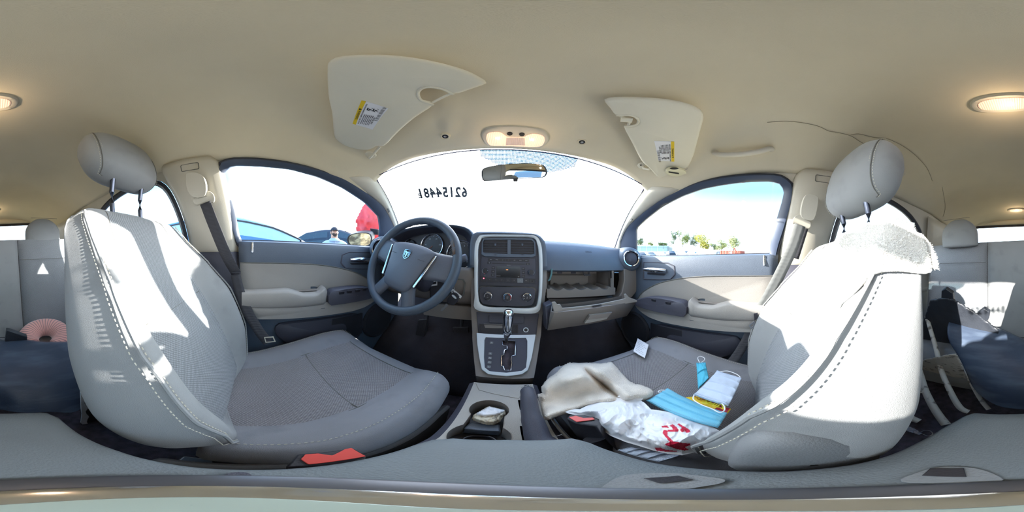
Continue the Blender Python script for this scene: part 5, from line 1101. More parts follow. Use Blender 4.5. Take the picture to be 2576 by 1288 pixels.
for sg, lab_, cy, hw_, hd, zc_, gl_ in ((1, 'oval dome light glowing in the headliner between the front and rear seats', -.362, .082, .043, None, True), (1, 'small oval cargo light glowing above the rear hatch window', -1.45, .075, .045, None, True)):
    cx_ = .012 if cy > -1 else .02
    s_ = cx_/.6; z0 = roof(s_, cy).z; slope = (roof(s_, cy-.05).z-roof(s_, cy+.05).z)/-.1
    pq = Pl((cx_, cy, z0-.001), (1, 0, 0), (0, -1, -slope))
    T = thing('dome_light', (cx_, cy, z0), lab_, 'light')
    b0 = [pq.at(hw_*math.copysign(abs(math.cos(a))**.75, math.cos(a)), hd*math.copysign(abs(math.sin(a))**.85, math.sin(a)), 0) for a in [2*pi*k/56 for k in range(56)]]; cc = pq.o
    l0 = [cc+(p-cc)*1+pq.n*.006 for p in [pq.at(hw_*.77*math.copysign(abs(math.cos(a))**.7, math.cos(a)), hd*.62*math.copysign(abs(math.sin(a))**.8, math.sin(a)), 0) for a in [2*pi*k/56 for k in range(56)]]]
    obj('lamp_bezel', loft([[p-pq.n*.012 for p in b0], [p+pq.n*.003 for p in b0], [a.lerp(b, .3)+pq.n*.007 for a, b in zip(b0, l0)], l0, [p-pq.n*.004 for p in l0]], True), PILLAR, T, smooth=60)
    obj('lamp_lens', prism([p-pq.n*.003 for p in l0], pq.n*.006), LENS, T, bevel=.002)
    obj('bulb_spot', lathe(pq.at(-.01, 0, .009), pq.n, [(.008, 0), (.005, .002), (.0001, .0025)], 16), BULB, T); lampglow(pq.at(0, 0, .06), .16 if cy > -1 else .2)
# grab handle, coat hook
GH = thing('grab_handle', tuple(roofpt(1868, 390)), 'pale moulded grab handle above the right front window', 'handle')
gh = [roofpt(1800, 384)-V((0, 0, -.002)), roofpt(1803, 386)+V((-.014, -.0, -.012)), roofpt(1825, 389)+V((-.022, 0, -.018)), roofpt(1868, 388)+V((-.026, 0, -.02)), roofpt(1910, 382)+V((-.022, 0, -.016)), roofpt(1935, 375)+V((-.012, 0, -.008)), roofpt(1942, 377)]
obj('handle_bar', tube(cat_(gh, 5), [.011]*6+[.012]*19+[.011]*6, 14, flat=.75), PILLAR, GH)
CH = thing('coat_hook', tuple(roofpt(2262, 440)), 'small pale coat hook on the headliner behind the right headrest', 'hook')
p = roofpt(2262, 440)*.965
obj('hook_base', lathe(p, (-.6, .2, -.5), [(.016, -.02), (.014, .006), (.001, .008)], 20), PILLAR, CH)
obj('hook_arm', tube([p, p+V((-.02, .0, -.012)), p+V((-.03, 0, -.004)), p+V((-.032, 0, .008))], [.006, .005, .005, .004], 8), PILLAR, CH)
# rear-view mirror
RM = thing('rearview_mirror', tuple(px(1294, 433, y=.53)), 'wide rear view mirror hanging near the top of the windshield', 'mirror')
mo = [(1211, 435), (1214, 426), (1226, 420.5), (1256, 415), (1296.8, 411.5), (1337.6, 411.5), (1364.8, 414.8), (1374, 423), (1377, 435), (1371, 444.7), (1354, 447.4), (1297, 450), (1223.5, 456), (1213, 450)]
pRM = Pl(tuple(px(1294, 433, y=.53)), (1, -.10, 0), (.0, -.27, 1))
m0 = resamp(cat_([pRM.px(u, v) for u, v in mo], 5, True), 70, True); mc = sum(m0, V())/70
m1 = [p.lerp(mc, .05)+pRM.n*.003 for p in m0]
obj('mirror_housing', loft([[p.lerp(mc, .95)-pRM.n*.03 for p in m0], [p.lerp(mc, .35)-pRM.n*.028 for p in m0], [p.lerp(mc, .08)-pRM.n*.016 for p in m0], [p-pRM.n*.004 for p in m0], [p.lerp(mc, .01)+pRM.n*.003 for p in m0], m1, [p-pRM.n*.002 for p in m1]], True), mat('mirror_housing_black', (40, 48, 62), .4), RM, smooth=60)
obj('mirror_face', prism([p-pRM.n*.0012 for p in m1], pRM.n*.0004), MIRROR, RM, smooth=0)
obj('dimmer_tab', pout(pRM, [(1291, 450), (1303, 449.5), (1302, 457), (1292, 457)], -.006, .002), BLACK, RM, bevel=.001)
obj('mirror_stem', tube([mc-pRM.n*.02, mc+V((0, .06, .03)), V((0, .66, .365))], [.010, .008, .014], 12), BLACK, RM)
# lot number on the windshield, read from outside
pn = wspt(.42, -.28); ex = (wspt(.42, -.2)-wspt(.42, -.36)).normalized(); ey = (wspt(.36, -.28)-wspt(.48, -.28)).normalized()
pT = Pl((0, 0, 0), ex, ey); 
def wray(u, v):
    d = ray(u, v); best = None
    for i in range(30):
        for j in range(60):
            q = wspt(i/29, -1+2*j/59); e_ = (q.normalized()-d.normalized()).length
            if best is None or e_ < best[0]: best = (e_, q)
    return best[1]
pa, pb = wray(1065, 486), wray(1158, 482)
tc_ = (pa+pb)/2; ex = (pb-pa).normalized(); ey = (wspt(.3, -.3)-wspt(.5, -.3)).normalized()
LN = thing('lot_number', tuple(tc_), 'mirrored black lot number 62154481 written on the windshield', 'marking')
pT = Pl(tc_, ex, ey); wdt = (pb-pa).length
text('62154481', .082, pT, .004, 0, .004, mat('lot_number_ink', (64, 72, 80), .7), LN, mirror=True, sxx=wdt/.082/4.55*1.33, bold=.0032)
a_, b_ = [(wray(1047, 494)-tc_).dot(q) for q in (pT.ex, pT.ey)]
text('E', .038, pT, -wdt/2-.014, -.012, .004, MATS['lot_number_ink'], LN, mirror=True, bold=.0016)
for k in range(5): obj('barcode_line', tube([pT.at(wdt/2+.026+k*.0022, -.02, .004), pT.at(wdt/2+.026+k*.0022, .022, .004)], .0005, 4), mat('pale_barcode', (190, 200, 200), .7), LN)
# maker mark, top left corner of the glass
pm_ = wray(965, 440); pM_ = Pl(pm_, ex, ey)
WMk = thing('glass_mark', tuple(pm_), 'tiny maker mark in the top left corner of the windshield', 'marking')
for k in (-1, 0, 1): obj('mark_bar', tube([pM_.at(k*.004, -.005, .003), pM_.at(k*.004, .004, .003)], .0008, 4), INK, WMk)
obj('mark_arc', tube([pM_.at(.004*math.cos(a)*1.0, .004+.004*math.sin(a), .003) for a in [pi*k/10 for k in range(11)]], .0008, 4), INK, WMk)
for k in range(3): text(['LAMINATED', 'AS-1', 'M6'][k], .004, pM_, -.002, -.012-.006*k, .003, mat('faint_print', (170, 176, 170), .7), WMk)

# ---------------------------------------------------------------- loose things, generic draped patch
def pip(x, y, poly):
    c_ = False; n = len(poly)
    for i in range(n):
        (x1, y1), (x2, y2) = poly[i], poly[i-1]
        if (y1 > y) != (y2 > y) and x < (x2-x1)*(y-y1)/(y2-y1)+x1: c_ = not c_
    return c_
def edged(x, y, poly):
    b = 1e9; q = None
    for i in range(len(poly)):
        (x1, y1), (x2, y2) = poly[i], poly[i-1]; dx, dy = x2-x1, y2-y1; t = max(0, min(1, ((x-x1)*dx+(y-y1)*dy)/(dx*dx+dy*dy+1e-9)))
        px_, py_ = x1+t*dx, y1+t*dy; d = math.hypot(x-px_, y-py_)
        if d < b: b = d; q = (px_, py_)
    return b, q
def uvpatch(poly, zf, step=4, mfn=None):
    us = [p[0] for p in poly]; vs_ = [p[1] for p in poly]; u0, v0 = min(us)-step, min(vs_)-step; nu, nv_ = int((max(us)-u0)/step)+2, int((max(vs_)-v0)/step)+2
    idx = {}; vs = []; fs = []; mi = []
    def vert(i, j):
        if (i, j) in idx: return idx[i, j]
        u, v = u0+i*step, v0+j*step; d, q = edged(u, v, poly); ins = pip(u, v, poly)
        if not ins: u, v = q; d = 0
        elif d < step*.35: u, v = q; d = 0
        vs.append(px(u, v, z=zf(u, v, d))); idx[i, j] = len(vs)-1; return idx[i, j]
    for i in range(nu):
        for j in range(nv_):
            u, v = u0+(i+.5)*step, v0+(j+.5)*step
            if pip(u, v, poly):
                fs.append((vert(i, j), vert(i+1, j), vert(i+1, j+1), vert(i, j+1)))
                if mfn: mi.append(mfn(u, v))
    return (vs, fs), mi
c1 = lambda l: [(1350+x/3.22, 800+y/3.22) for x, y in l]
TOW = mat('cream_towelling', (224, 214, 202), .95, var=.06, vscale=30, bump=1, bscale=420, sheen=.3, dirt=.14)
TOWP = mat('towel_pile', (234, 226, 216), .95, var=.05)
def tufts(o, m, n, ln, par, seed=3, nmx=1):
    rnd = random.Random(seed); me = o.data; ps = [p for p in me.polygons]; g_v, g_f = [], []; off = wloc(o)
    tot = sum(p.area for p in ps); org = wloc(par)
    for p in ps:
        k = n*p.area/tot; k = int(k)+(rnd.random() < k-int(k))
        vv = [me.vertices[i].co for i in p.vertices]
        for _ in range(k):
            a, b = rnd.random(), rnd.random(); q = vv[0].lerp(vv[1], a).lerp(vv[-1].lerp(vv[2], a), b)+off
            d = (p.normal*nmx+V((rnd.uniform(-.8, .8), rnd.uniform(-.8, .8), rnd.uniform(-.3, .8)))).normalized()*ln*rnd.uniform(.6, 1.3); s_ = d.cross(V((rnd.random()-.5, rnd.random()-.5, .3))).normalized()*ln*.16
            i0 = len(g_v); g_v += [q-s_, q+s_, q+d*.7+s_*.8+V((0, 0, -ln*.05)), q+d-s_*.3]; g_f.append((i0, i0+1, i0+2, i0+3))
    return tag(obj('pile_loops', (g_v, g_f), m, par, smooth=0), kind='stuff')
# towel on the passenger cushion
tw = c1([(265, 362), (340, 368), (420, 364), (520, 372), (604, 358), (640, 390), (690, 450), (740, 505), (790, 535), (850, 545), (920, 575), (946, 600), (932, 640), (870, 668), (800, 660), (700, 690), (600, 690), (480, 700), (380, 730), (250, 770), (150, 800), (80, 828), (60, 800), (35, 700), (18, 640), (14, 618), (50, 610), (42, 560), (80, 505), (150, 450), (200, 395)])
def twz(u, v, d):
    x, y = (u-1350)*3.22, (v-800)*3.22
    h = .012+.055*math.exp(-(((x-330)/230)**2+((y-470)/110)**2))
    f1 = (x-400)*.62-(y-430)*.78; h -= .030*math.exp(-(f1/26)**2)*ss(330, 420, x)*(1-ss(640, 740, x))*1.25   # deep fold
    h += .018*math.exp(-((f1-55)/40)**2)*ss(300, 420, x)
    f2 = math.hypot(x-400, (y-650)*1.6); h += .008*math.cos(f2/40)*math.exp(-(f2/130)**2)
    h += .010*math.sin((x*.35+y)*.022+1)*ss(0, 8, d)+.004*nz((x*.012, y*.012, 1), 1)
    return -.372+ss(0, 11, d)*h-.012*(1-ss(0, 3, d))
TT = thing('towel', tuple(px(1455, 960, z=-.38)), 'crumpled cream towel lying on the passenger seat cushion', 'towel')
g, _ = uvpatch(tw, twz, 3); to = obj('towel_cloth', g, TOW, TT, smooth=180, solid=.004, soff=0); tufts(to, TOWP, 60000, .0058, TT)
# white towel over the passenger backrest
BT = thing('towel', tuple(SP_.front(-.5, .95, .02)), 'bright white fluffy towel draped over the top of the passenger backrest', 'towel')
BW = mat('white_towelling', (232, 230, 226), .95, var=.03, bump=1, bscale=420, sheen=.3)
def bt(a, b):                            # a across: 0 inner edge .. 1 outward; b along: front bottom .. over top .. down the back
    wob = .02*math.sin(a*9)+.012*math.sin(a*23)
    xf = -1.0+(.93+.12*b)*a
    fr0 = .84-.17*math.sin(pi*min(1, a*.9))**.8-.05*a+wob
    if b < .55:
        t = fr0+(1-fr0)*(b/.55); t = min(t, .995)
        p = SP_.front(xf, t, .003+(.009+.006*math.sin(a*14+b*5))*ss(0, .2, b)+.004*nz((a*6, b*6, 0), 1))
        if a < .12: p += V((-.012*(1-a/.12), -.010*(1-a/.12), -.006*(1-a/.12)))
        return p
    if b < .65:
        f = (b-.55)/.10; p = SP_.front(xf, .995, .012).lerp(SP_.back(xf, .99, .012), f)+SP_.s*(.012+.016*math.sin(pi*f))
    else: p = SP_.back(xf, .99-.13*(b-.65)/.35, .014)
    if a < .12: p += V((-.02*(1-a/.12), 0, -.006*(1-a/.12)))
    return p
g = grid(bt, 60, 80); bo = obj('towel_cloth', g, BW, BT, smooth=180, solid=.004, soff=0); tufts(bo, mat('white_pile', (240, 238, 234), .95, var=.02), 70000, .0048, BT, 5)
# plastic carrier bag
bagp = c1([(215, 755), (260, 735), (350, 738), (430, 700), (560, 668), (640, 645), (700, 640), (770, 650), (840, 665), (880, 690), (930, 740), (1010, 750), (1090, 765), (1180, 795), (1290, 840), (1400, 870), (1480, 910), (1440, 980), (1390, 1040), (1300, 1085), (1180, 1112), (1060, 1100), (950, 1075), (840, 1040), (720, 1005), (600, 955), (520, 900), (480, 850), (470, 800), (400, 795), (330, 790), (260, 775)])
bagl = [c1(l) for l in ([(1003, 805), (1080, 812), (1240, 905), (1245, 925), (1210, 930), (1195, 905), (1110, 840), (1090, 850), (1130, 880), (1150, 905), (1145, 920), (1060, 920), (1060, 905), (1105, 905), (1095, 885), (1065, 865), (1030, 862), (1035, 842)], [(1030, 905), (1060, 912), (1062, 955), (1100, 990), (1110, 1000), (1175, 1010), (1245, 1018), (1245, 1030), (1200, 1045), (1235, 1068), (1200, 1074), (1130, 1060), (1045, 1030), (1040, 1020), (1078, 1005), (1040, 960), (1020, 930)], [(955, 1052), (1000, 1048), (1040, 1065), (1140, 1078), (1135, 1085), (1040, 1082), (975, 1075)], [(1010, 870), (1060, 872), (1070, 890), (1015, 885)], [(1160, 905), (1185, 885), (1200, 920), (1175, 925)])]
def bgz(u, v, d):
    x, y = (u-1350)*3.22, (v-800)*3.22; e_ = ss(0, 16, d)
    h = .035*math.exp(-(((x-640)/240)**2+((y-830)/120)**2))+.05*math.exp(-(((x-1150)/260)**2+((y-950)/110)**2))
    r1 = abs(nz((x*.006, y*.009, 3), 1)); r2 = abs(nz((x*.018, y*.02, 8), 1)); r3 = abs(nz((x*.05, y*.05, 2), 1))
    h += .022*(.45-r1)+.006*(.4-r2)+.001*(.4-r3)
    return -.362+e_*h+.02*(1-ss(400, 600, x))*0
m = bpy.data.materials.new('thin_white_plastic'); m.use_nodes = True; t_ = m.node_tree; b_ = t_.nodes['Principled BSDF']; b_.inputs['Base Color'].default_value = (.93, .94, .98, 1); b_.inputs['Roughness'].default_value = .35; b_.inputs['Transmission Weight'].default_value = 0; b_.inputs['Alpha'].default_value = .78; b_.inputs['Subsurface Weight'].default_value = .0
BAG = thing('plastic_bag', tuple(px(1620, 1080, z=-.37)), 'crumpled white plastic carrier bag with red lettering on the passenger seat', 'bag')
g, mi = uvpatch(bagp, bgz, 1.3, lambda u, v: 1 if any(pip(u, v, q) for q in bagl) else 0)
obj('bag_film', g, m, BAG, smooth=35, mats=[m, mat('red_bag_print', (206, 30, 66), .45)], mi=mi, solid=.0004)
g, _ = uvpatch([(u, v) for u, v in bagp], lambda u, v, d: bgz(u+31, v+17, d)-.012*ss(0, 12, d), 4)
obj('bag_underside', g, m, BAG, smooth=35)
# face masks
BLUE = mat('blue_mask_fabric', (122, 196, 222), .8, var=.04, vscale=30, bump=.4, bscale=900); PALE = mat('pale_mask_fabric', (196, 208, 226), .8, var=.03, bump=.4, bscale=900)
def maskq(name, label, c, zs, m, pleats=4, nu=36, nv=60, amp=.006, loops=(), edge_m=None):
    T = thing(name, tuple(px(*c[0], z=zs[0])), label, 'face mask')
    P4 = [px(*q, z=z) for q, z in zip(c, zs)]; n_ = (P4[1]-P4[0]).cross(P4[3]-P4[0]).normalized(); n_ = n_ if n_.z > 0 else -n_
    def f(a, b):
        p = P4[0].lerp(P4[1], a).lerp(P4[3].lerp(P4[2], a), b)
        return p+n_*(amp*((b*pleats*1.0) % 1)*ss(0, .08, a)*ss(0, .08, 1-a)+.008*math.sin(pi*a)*math.sin(pi*b)+.0015*nz((a*5, b*5, 0), 1))
    obj('mask_cloth', grid(f, nu, nv), m, T, smooth=50, solid=.0012)
    for e_ in (0.02, .98): obj('mask_hem', loft([[f(k/20, e_-.015)+n_*.001 for k in range(21)], [f(k/20, e_+.015)+n_*.0012 for k in range(21)]]), m, T, solid=.0006)
    tag(obj('hem_stitches', join(stitches([f(k/20, .05)+n_*.0014 for k in range(21)], .0004, .0015, .0015), stitches([f(k/20, .95)+n_*.0014 for k in range(21)], .0004, .0015, .0015)), mat('mask_stitch', (150, 170, 200), .8), T, smooth=0), kind='stuff')
    for l, z in loops: obj('ear_loop', tube(cat_([px(*q, z=z) for q in l], 5), .0014, 6), WHITE, T)
    return T
C = lambda x, y: c1([(x, y)])[0]
maskq('face_mask', 'large open blue face mask beside the plastic bag', [C(1060, 568), C(1545, 768), C(1468, 890), C(885, 668)], [-.375, -.36, -.355, -.37], BLUE, 3, loops=(([C(1010, 600), C(985, 600), C(1000, 585), C(1040, 585)], -.37),))
maskq('face_mask', 'pale white face mask with creases leaning against the passenger backrest', [C(1462, 425), C(1660, 485), C(1552, 712), C(1266, 622)], [-.37, -.355, -.345, -.362], PALE, 4, amp=.005, loops=(([C(1485, 435), C(1550, 430), C(1620, 455), C(1650, 480)], -.365), ([C(1275, 625), C(1270, 660), C(1330, 700), C(1420, 735), C(1480, 765), C(1520, 750), C(1520, 715), C(1500, 690)], -.345)))
maskq('face_mask', 'folded narrow blue face mask standing by the passenger seat edge', [C(1293, 365), C(1368, 360), C(1396, 490), C(1308, 578)], [-.37, -.37, -.375, -.38], mat('bright_blue_mask', (84, 186, 214), .8, var=.05, bump=.4, bscale=900), 2, loops=(([C(1320, 360), C(1305, 325), C(1325, 310), C(1360, 325), C(1355, 345), C(1330, 360)], -.37),))
maskq('face_mask', 'striped pale mask edge poking out under the plastic bag', [C(655, 1070), C(760, 1045), C(1180, 1112), C(1000, 1168)], [-.395, -.395, -.39, -.395], PALE, 4)
# snack packet
SKP = thing('snack_packet', tuple(px(*C(1380, 690), z=-.38)), 'yellow and red snack packet under the pale face mask', 'packet')
sk4 = [px(*C(1185, 645), z=-.384), px(*C(1300, 632), z=-.384), px(*C(1575, 735), z=-.365), px(*C(1545, 775), z=-.368)]
def skf(a, b): return sk4[0].lerp(sk4[3], a).lerp(sk4[1].lerp(sk4[2], a), b)+V((0, 0, .006*math.sin(pi*a)*math.sin(pi*b)+.002*nz((a*7, b*4, 0), 1)))
obj('packet_film', grid(skf, 24, 10), YEL, SKP, smooth=60, solid=.001)
RDP = mat('dark_red_print', (150, 24, 48), .5); YGR = mat('yellow_green_print', (206, 214, 60), .5)
obj('red_panel', loft([[skf(.38+.6*k/12, .06)+V((0, 0, .0012)) for k in range(13)], [skf(.38+.6*k/12, .94)+V((0, 0, .0012)) for k in range(13)]]), RDP, SKP)
ps_ = Pl(skf(.62, .5)+V((0, 0, .004)), (sk4[3]-sk4[0]), V((0, 0, 1)).cross(sk4[3]-sk4[0]))
text('SHIN', .022, ps_, .005, 0, .001, YGR, SKP, rot=.1); text('HOT', .012, ps_, -.035, 0, .001, RDP, SKP); text('RAMYUN', .006, ps_, .005, -.014, .001, YEL, SKP)
# papers
def paper(name, label, cat, l, zs, m, lines=6, frac=(.15, .85), crumple=.002, txt='', par=None, lm=INK):
    p = [px(*q, z=z) for q, z in zip(l, zs)] if isinstance(zs, (list, tuple)) else [px(*q, z=zs) for q in l]
    T = thing(name, tuple(p[0]), label, cat)
    def f(a, b): 
        e_ = .012*nz((a*9, b*9, 4), 1)*(b < .01 or b > .99)
        return p[0].lerp(p[1], a).lerp(p[3].lerp(p[2], a), b+e_)+V((0, 0, crumple*nz((a*2.5, b*2.5, len(label)), 1)+.0015))
    obj('paper_sheet', grid(f, 14, 14), m, T, smooth=60, solid=.0005)
    for k in range(lines):
        b = frac[0]+(frac[1]-frac[0])*k/max(1, lines-1); w_ = .55+.4*abs(math.sin(k*2.3)); g = []
        n_ = 18
        for j in range(n_):
            if (j*7+k*3) % 6 == 0 or j/n_ > w_: continue
            a0 = .1+.8*j/n_; a1 = a0+.8/n_*.8; g.append(([f(a0, b)+V((0, 0, .0008)), f(a1, b)+V((0, 0, .0008)), f(a1, b+.022)+V((0, 0, .0008)), f(a0, b+.022)+V((0, 0, .0008))], [(0, 1, 2, 3)]))
        if g: obj('printed_line', join(*g), lm, T, smooth=0)
    return T, f
GREY = mat('faded_ink', (150, 150, 156), .8)
paper('paper_slip', 'torn white printed slip on the front of the passenger cushion', 'paper', [C(818, 166), C(908, 217), C(876, 326), C(782, 272)], [-.372, -.372, -.376, -.376], WHITE, 7, lm=GREY)
paper('paper_label', 'white printed slip lying on the cream towel near the bag', 'paper', [C(765, 566), C(890, 618), C(852, 668), C(652, 640)], [-.366, -.366, -.362, -.36], WHITE, 5, (.1, .6), lm=GREY)
T, f = paper('leaflet', 'colourful printed leaflet lying on the passenger footwell floor', 'paper', [C(357, 138), C(430, 102), C(540, 235), C(470, 250)], [-.62, -.62, -.60, -.60], WHITE, 4, (.1, .3), lm=RDP)
obj('orange_panel', loft([[f(.1, .45)+V((0, 0, .001)), f(.9, .45)+V((0, 0, .001))], [f(.1, .7)+V((0, 0, .001)), f(.9, .7)+V((0, 0, .001))]]), mat('orange_print', (226, 140, 80), .6), T)
paper('paper_scrap', 'crumpled white paper scrap beside the leaflet on the footwell floor', 'paper', [C(405, 225), C(490, 195), C(500, 240), C(440, 252)], -.595, WHITE, 0, crumple=.012)
paper('paper_scrap', 'pale card corner at the foot of the passenger seat', 'paper', [C(315, 268), C(380, 258), C(385, 275), C(318, 282)], -.60, PRINT, 0)
# crumpled receipt bundle in the cup holder
CR = thing('crumpled_paper', tuple(px(1232, 1045, z=-.44)), 'crumpled paper and receipt stuffed in the front cup holder', 'paper')
cp = lambda l: [c6(x, y) for x, y in l]
g, _ = uvpatch(cp([(550, 790), (570, 740), (640, 700), (740, 640), (780, 628), (830, 640), (985, 680), (990, 740), (950, 780), (920, 830), (840, 868), (740, 868), (640, 840), (570, 815)]), lambda u, v, d: -.435+.018*ss(0, 8, d)+.010*abs(nz((u*.08, v*.08, 0), 1))+.002*nz((u*.2, v*.2, 0), 1), 1.4)
obj('paper_wad', g, mat('buff_paper', (206, 196, 176), .8, var=.1, vscale=60), CR, smooth=180, solid=.0008)
g, _ = uvpatch(cp([(600, 720), (740, 650), (780, 632), (990, 680), (930, 735), (860, 760), (700, 770), (620, 745)]), lambda u, v, d: -.418+.010*ss(0, 6, d)+.006*abs(nz((u*.07, v*.07, 5), 1)), 2.5)
obj('receipt', g, WHITE, CR, smooth=30, solid=.0006)
text('26% 1', .009, Pl(px(*c6(870, 770), z=-.412), (.3, 1, 0), (-1, .3, 0)), 0, 0, .004, INK, CR)
for k, l in enumerate(([(1155, 675), (1190, 685), (1220, 860), (1190, 862)],)):
    T = thing('paper_strip', tuple(px(*c6(*l[0]), z=-.425)), 'white paper strip tucked in the handbrake slot', 'paper'); obj('strip_sheet', prism([px(*c6(*q), z=-.428) for q in l], (0, 0, .002)), WHITE, T)
T = thing('coiled_cord', tuple(px(1195, 1108, z=-.47)), 'thin black coiled cord at the bottom of the rear cup holder', 'cord')
obj('cord', tube([V((-.02+.022*math.cos(a), .212+.018*math.sin(a), -.470+.0008*a)) for a in [k*.35 for k in range(40)]], .0018, 6), BLACK, T)
T = thing('hair_tie', tuple(px(1400, 1098, z=-.40)), 'bent wire lying beside the handbrake', 'wire'); obj('wire', tube([px(*c6(1590, 1035), z=-.40), px(*c6(1720, 995), z=-.40), px(*c6(1722, 1015), z=-.405)], .0009, 5), STEEL, T)

# ---------------------------------------------------------------- in the back: bumper cover, metal bracket, neck pillow
BUMP = mat('scuffed_blue_black_plastic', (66, 78, 98), .38, var=.15, vscale=5, rgb2=(100, 114, 134), thr=(.45, .8), bump=.3, bscale=60, stretch=(1, 3, 6))
BP = thing('bumper_cover', tuple(px(2576, 950, r=.75)), 'scuffed blue black bumper cover lying across the back footwell', 'car part')
top_ = [(2392, 800, .86), (2446, 815, .84), (2513, 833, .83), (2576, 860, .82), (2600, 862, .82), (2645, 862, .81), (2694, 867, .80), (2761, 867, .79), (2784, 880, .78)]
mid_ = [(2385, 850, .80), (2436, 880, .77), (2510, 920, .73), (2576, 940, .71), (2605, 945, .71), (2650, 945, .71), (2700, 945, .71), (2765, 940, .72), (2786, 925, .73)]
bot_ = [(2425, 905, .82), (2445, 970, .78), (2504, 1018, .74), (2576, 1030, .73), (2610, 1036, .72), (2650, 1038, .72), (2700, 1036, .72), (2777, 1030, .74), (2786, 960, .76)]
def rowp(l): return cat_([px(a, b, r=c_) for a, b, c_ in l], 6)
t_, m_, b_ = rowp(top_), rowp(mid_), rowp(bot_); rows = [[p+V((0, -.05, -.01)) for p in t_], [p+V((0, -.01, .004)) for p in t_]]
for k in range(9):
    f = k/8; rows.append([(a*(1-f)**2+b*2*f*(1-f)*1.0+c_*f*f) for a, b, c_ in zip(t_, [m*2-(a+c_)*.5 for a, m, c_ in zip(t_, m_, b_)], b_)])
rows.append([p+V((0, -.05, -.02)) for p in b_])
obj('bumper_skin', loft(rows), BUMP, BP, smooth=60, solid=.004)
fl = [(2340, 756), (2368, 750), (2398, 754), (2455, 788), (2470, 800), (2513, 833), (2500, 884), (2470, 905), (2440, 915), (2410, 880), (2380, 890), (2350, 900), (2314, 905), (2308, 860), (2326, 800)]
g, _ = uvpatch(fl, lambda u, v, d: -.5, 6)
vs = [ray((u0 := 0), 0)] if False else None
def rpatch(poly, rf, step):
    (vs, fs), mi = uvpatch(poly, lambda u, v, d: -1, step)
    out = []
    for p in vs: p = V(p).normalized(); out.append(p*rf(p))
    return out, fs
BLK = mat('grimy_black_plastic', (54, 58, 66), .45, var=.2, vscale=14, bump=.8, bscale=90, dirt=.4)
pf = Pl(px(2410, 830, r=.86), (1, 0, 0), (0, .35, 1))
g = rpatch(fl, lambda d: pf.o.dot(pf.n)/d.dot(pf.n)+.006*nz(d*22, 1), 5)
obj('inner_flange', g, BLK, BP, smooth=60, solid=.008)
for l in ([(2382, 770), (2388, 766), (2452, 800), (2446, 806)], [(2375, 812), (2420, 815), (2418, 820), (2375, 818)], [(2395, 820), (2402, 820), (2402, 880), (2395, 880)], [(2440, 818), (2446, 818), (2446, 895), (2440, 895)], [(2356, 852), (2400, 862), (2440, 868), (2438, 874), (2396, 870), (2356, 858)]):
    obj('flange_rib', prism([pf.px(u, v, .004) for u, v in l], pf.n*.014), BLK, BP, bevel=.002)
for l in ([(2367, 757), (2368, 732), (2378, 726), (2396, 738), (2399, 762), (2385, 768)], [(2450, 806), (2462, 786), (2475, 777), (2490, 786), (2488, 800), (2480, 814)], [(2588, 862), (2592, 832), (2604, 834), (2645, 848), (2644, 864), (2634, 872)]):
    pl_ = pf if l[0][0] < 2560 else Pl(px(2610, 850, r=.80), (1, 0, 0), (0, .35, 1))
    obj('bracket_tab', prism([pl_.px(u, v, .006) for u, v in l], pl_.n*.022), BLK, BP, bevel=.003)
    c_ = sum([V((u, v, 0)) for u, v in l], V())/len(l); obj('tab_screw', lathe(pl_.px(c_.x, c_.y-3, .0285), pl_.n, [(.007, 0), (.0065, .002), (.003, .002), (.002, 0), (.0001, 0)], 14), STEEL, BP)
paint = mat('peeling_white_paint', (206, 202, 192), .5, rgb2=(120, 112, 104), vscale=30, thr=(.55, .66), bump=.6, bscale=60, metal=.0)
MB_ = thing('metal_bracket', tuple(px(2380, 960, r=.86)), 'rusty pale bent metal bar frame standing behind the passenger seat', 'car part')
def bar(l, r0, wd=.012): return obj('metal_bar', tube(cat_([px(a, b, r=c_) for a, b, c_ in l], 5), wd, 10, flat=.7), paint, MB_)
bar([(2331, 795, .92), (2353, 870, .86), (2367, 928, .82), (2389, 981, .79), (2415, 1025, .78), (2437, 1036, .78)], 0, .0115)
bar([(2296, 880, .90), (2314, 937, .85), (2327, 981, .82), (2349, 1025, .80), (2380, 1068, .80)], 0, .014)
bar([(2330, 985, .82), (2305, 985, .82), (2286, 1005, .81), (2280, 1030, .80), (2288, 1048, .80), (2312, 1060, .80)], 0, .013)
bar([(2405, 895, .86), (2425, 925, .84), (2442, 960, .82), (2469, 1007, .80), (2488, 1030, .80)], 0, .009)
pp_ = Pl(px(2380, 930, r=.845), (1, 0, 0), (0, .5, 1))
g = rpatch([(2312, 908), (2350, 900), (2385, 893), (2406, 891), (2418, 915), (2432, 955), (2444, 985), (2420, 982), (2395, 975), (2340, 976), (2300, 988), (2285, 985), (2288, 930)], lambda d: pp_.o.dot(pp_.n)/d.dot(pp_.n)+.003*nz(d*30, 1), 4)
obj('metal_plate', g, paint, MB_, smooth=60, solid=.003)
# neck pillow
NP = thing('neck_pillow', tuple(px(110, 846, r=.90)), 'pink and grey striped neck pillow on the rear seat behind the driver seat', 'pillow')
nc = px(114, 852, r=.93); na = V((.15, .35, .9)).normalized(); s_, t_ = frame(na); rows = []; NS = 96
for k in range(NS+1):
    a = R(-50)+R(350-60)*k/NS+0; f = min(1, min(k, NS-k)/6); rr = .056*math.sqrt(max(.02, 1-(1-f)**2))*(1+.04*math.sin(k*.9)*0)
    cpt = nc+s_*(.088*math.cos(a))+t_*(.088*math.sin(a)); rd = s_*math.cos(a)+t_*math.sin(a)
    rows.append([cpt+rd*(rr*math.cos(b))+na*(rr*.85*math.sin(b)) for b in [2*pi*q/20 for q in range(20)]])
mi = [(0 if (k % 3) else 1) for k in range(NS) for q in range(20)]+[0, 0]
PK1, PK2 = mat('pink_velour', (234, 172, 160), .9, var=.06, sheen=.5), mat('mauve_grey_velour', (176, 132, 132), .9, var=.06, sheen=.5)
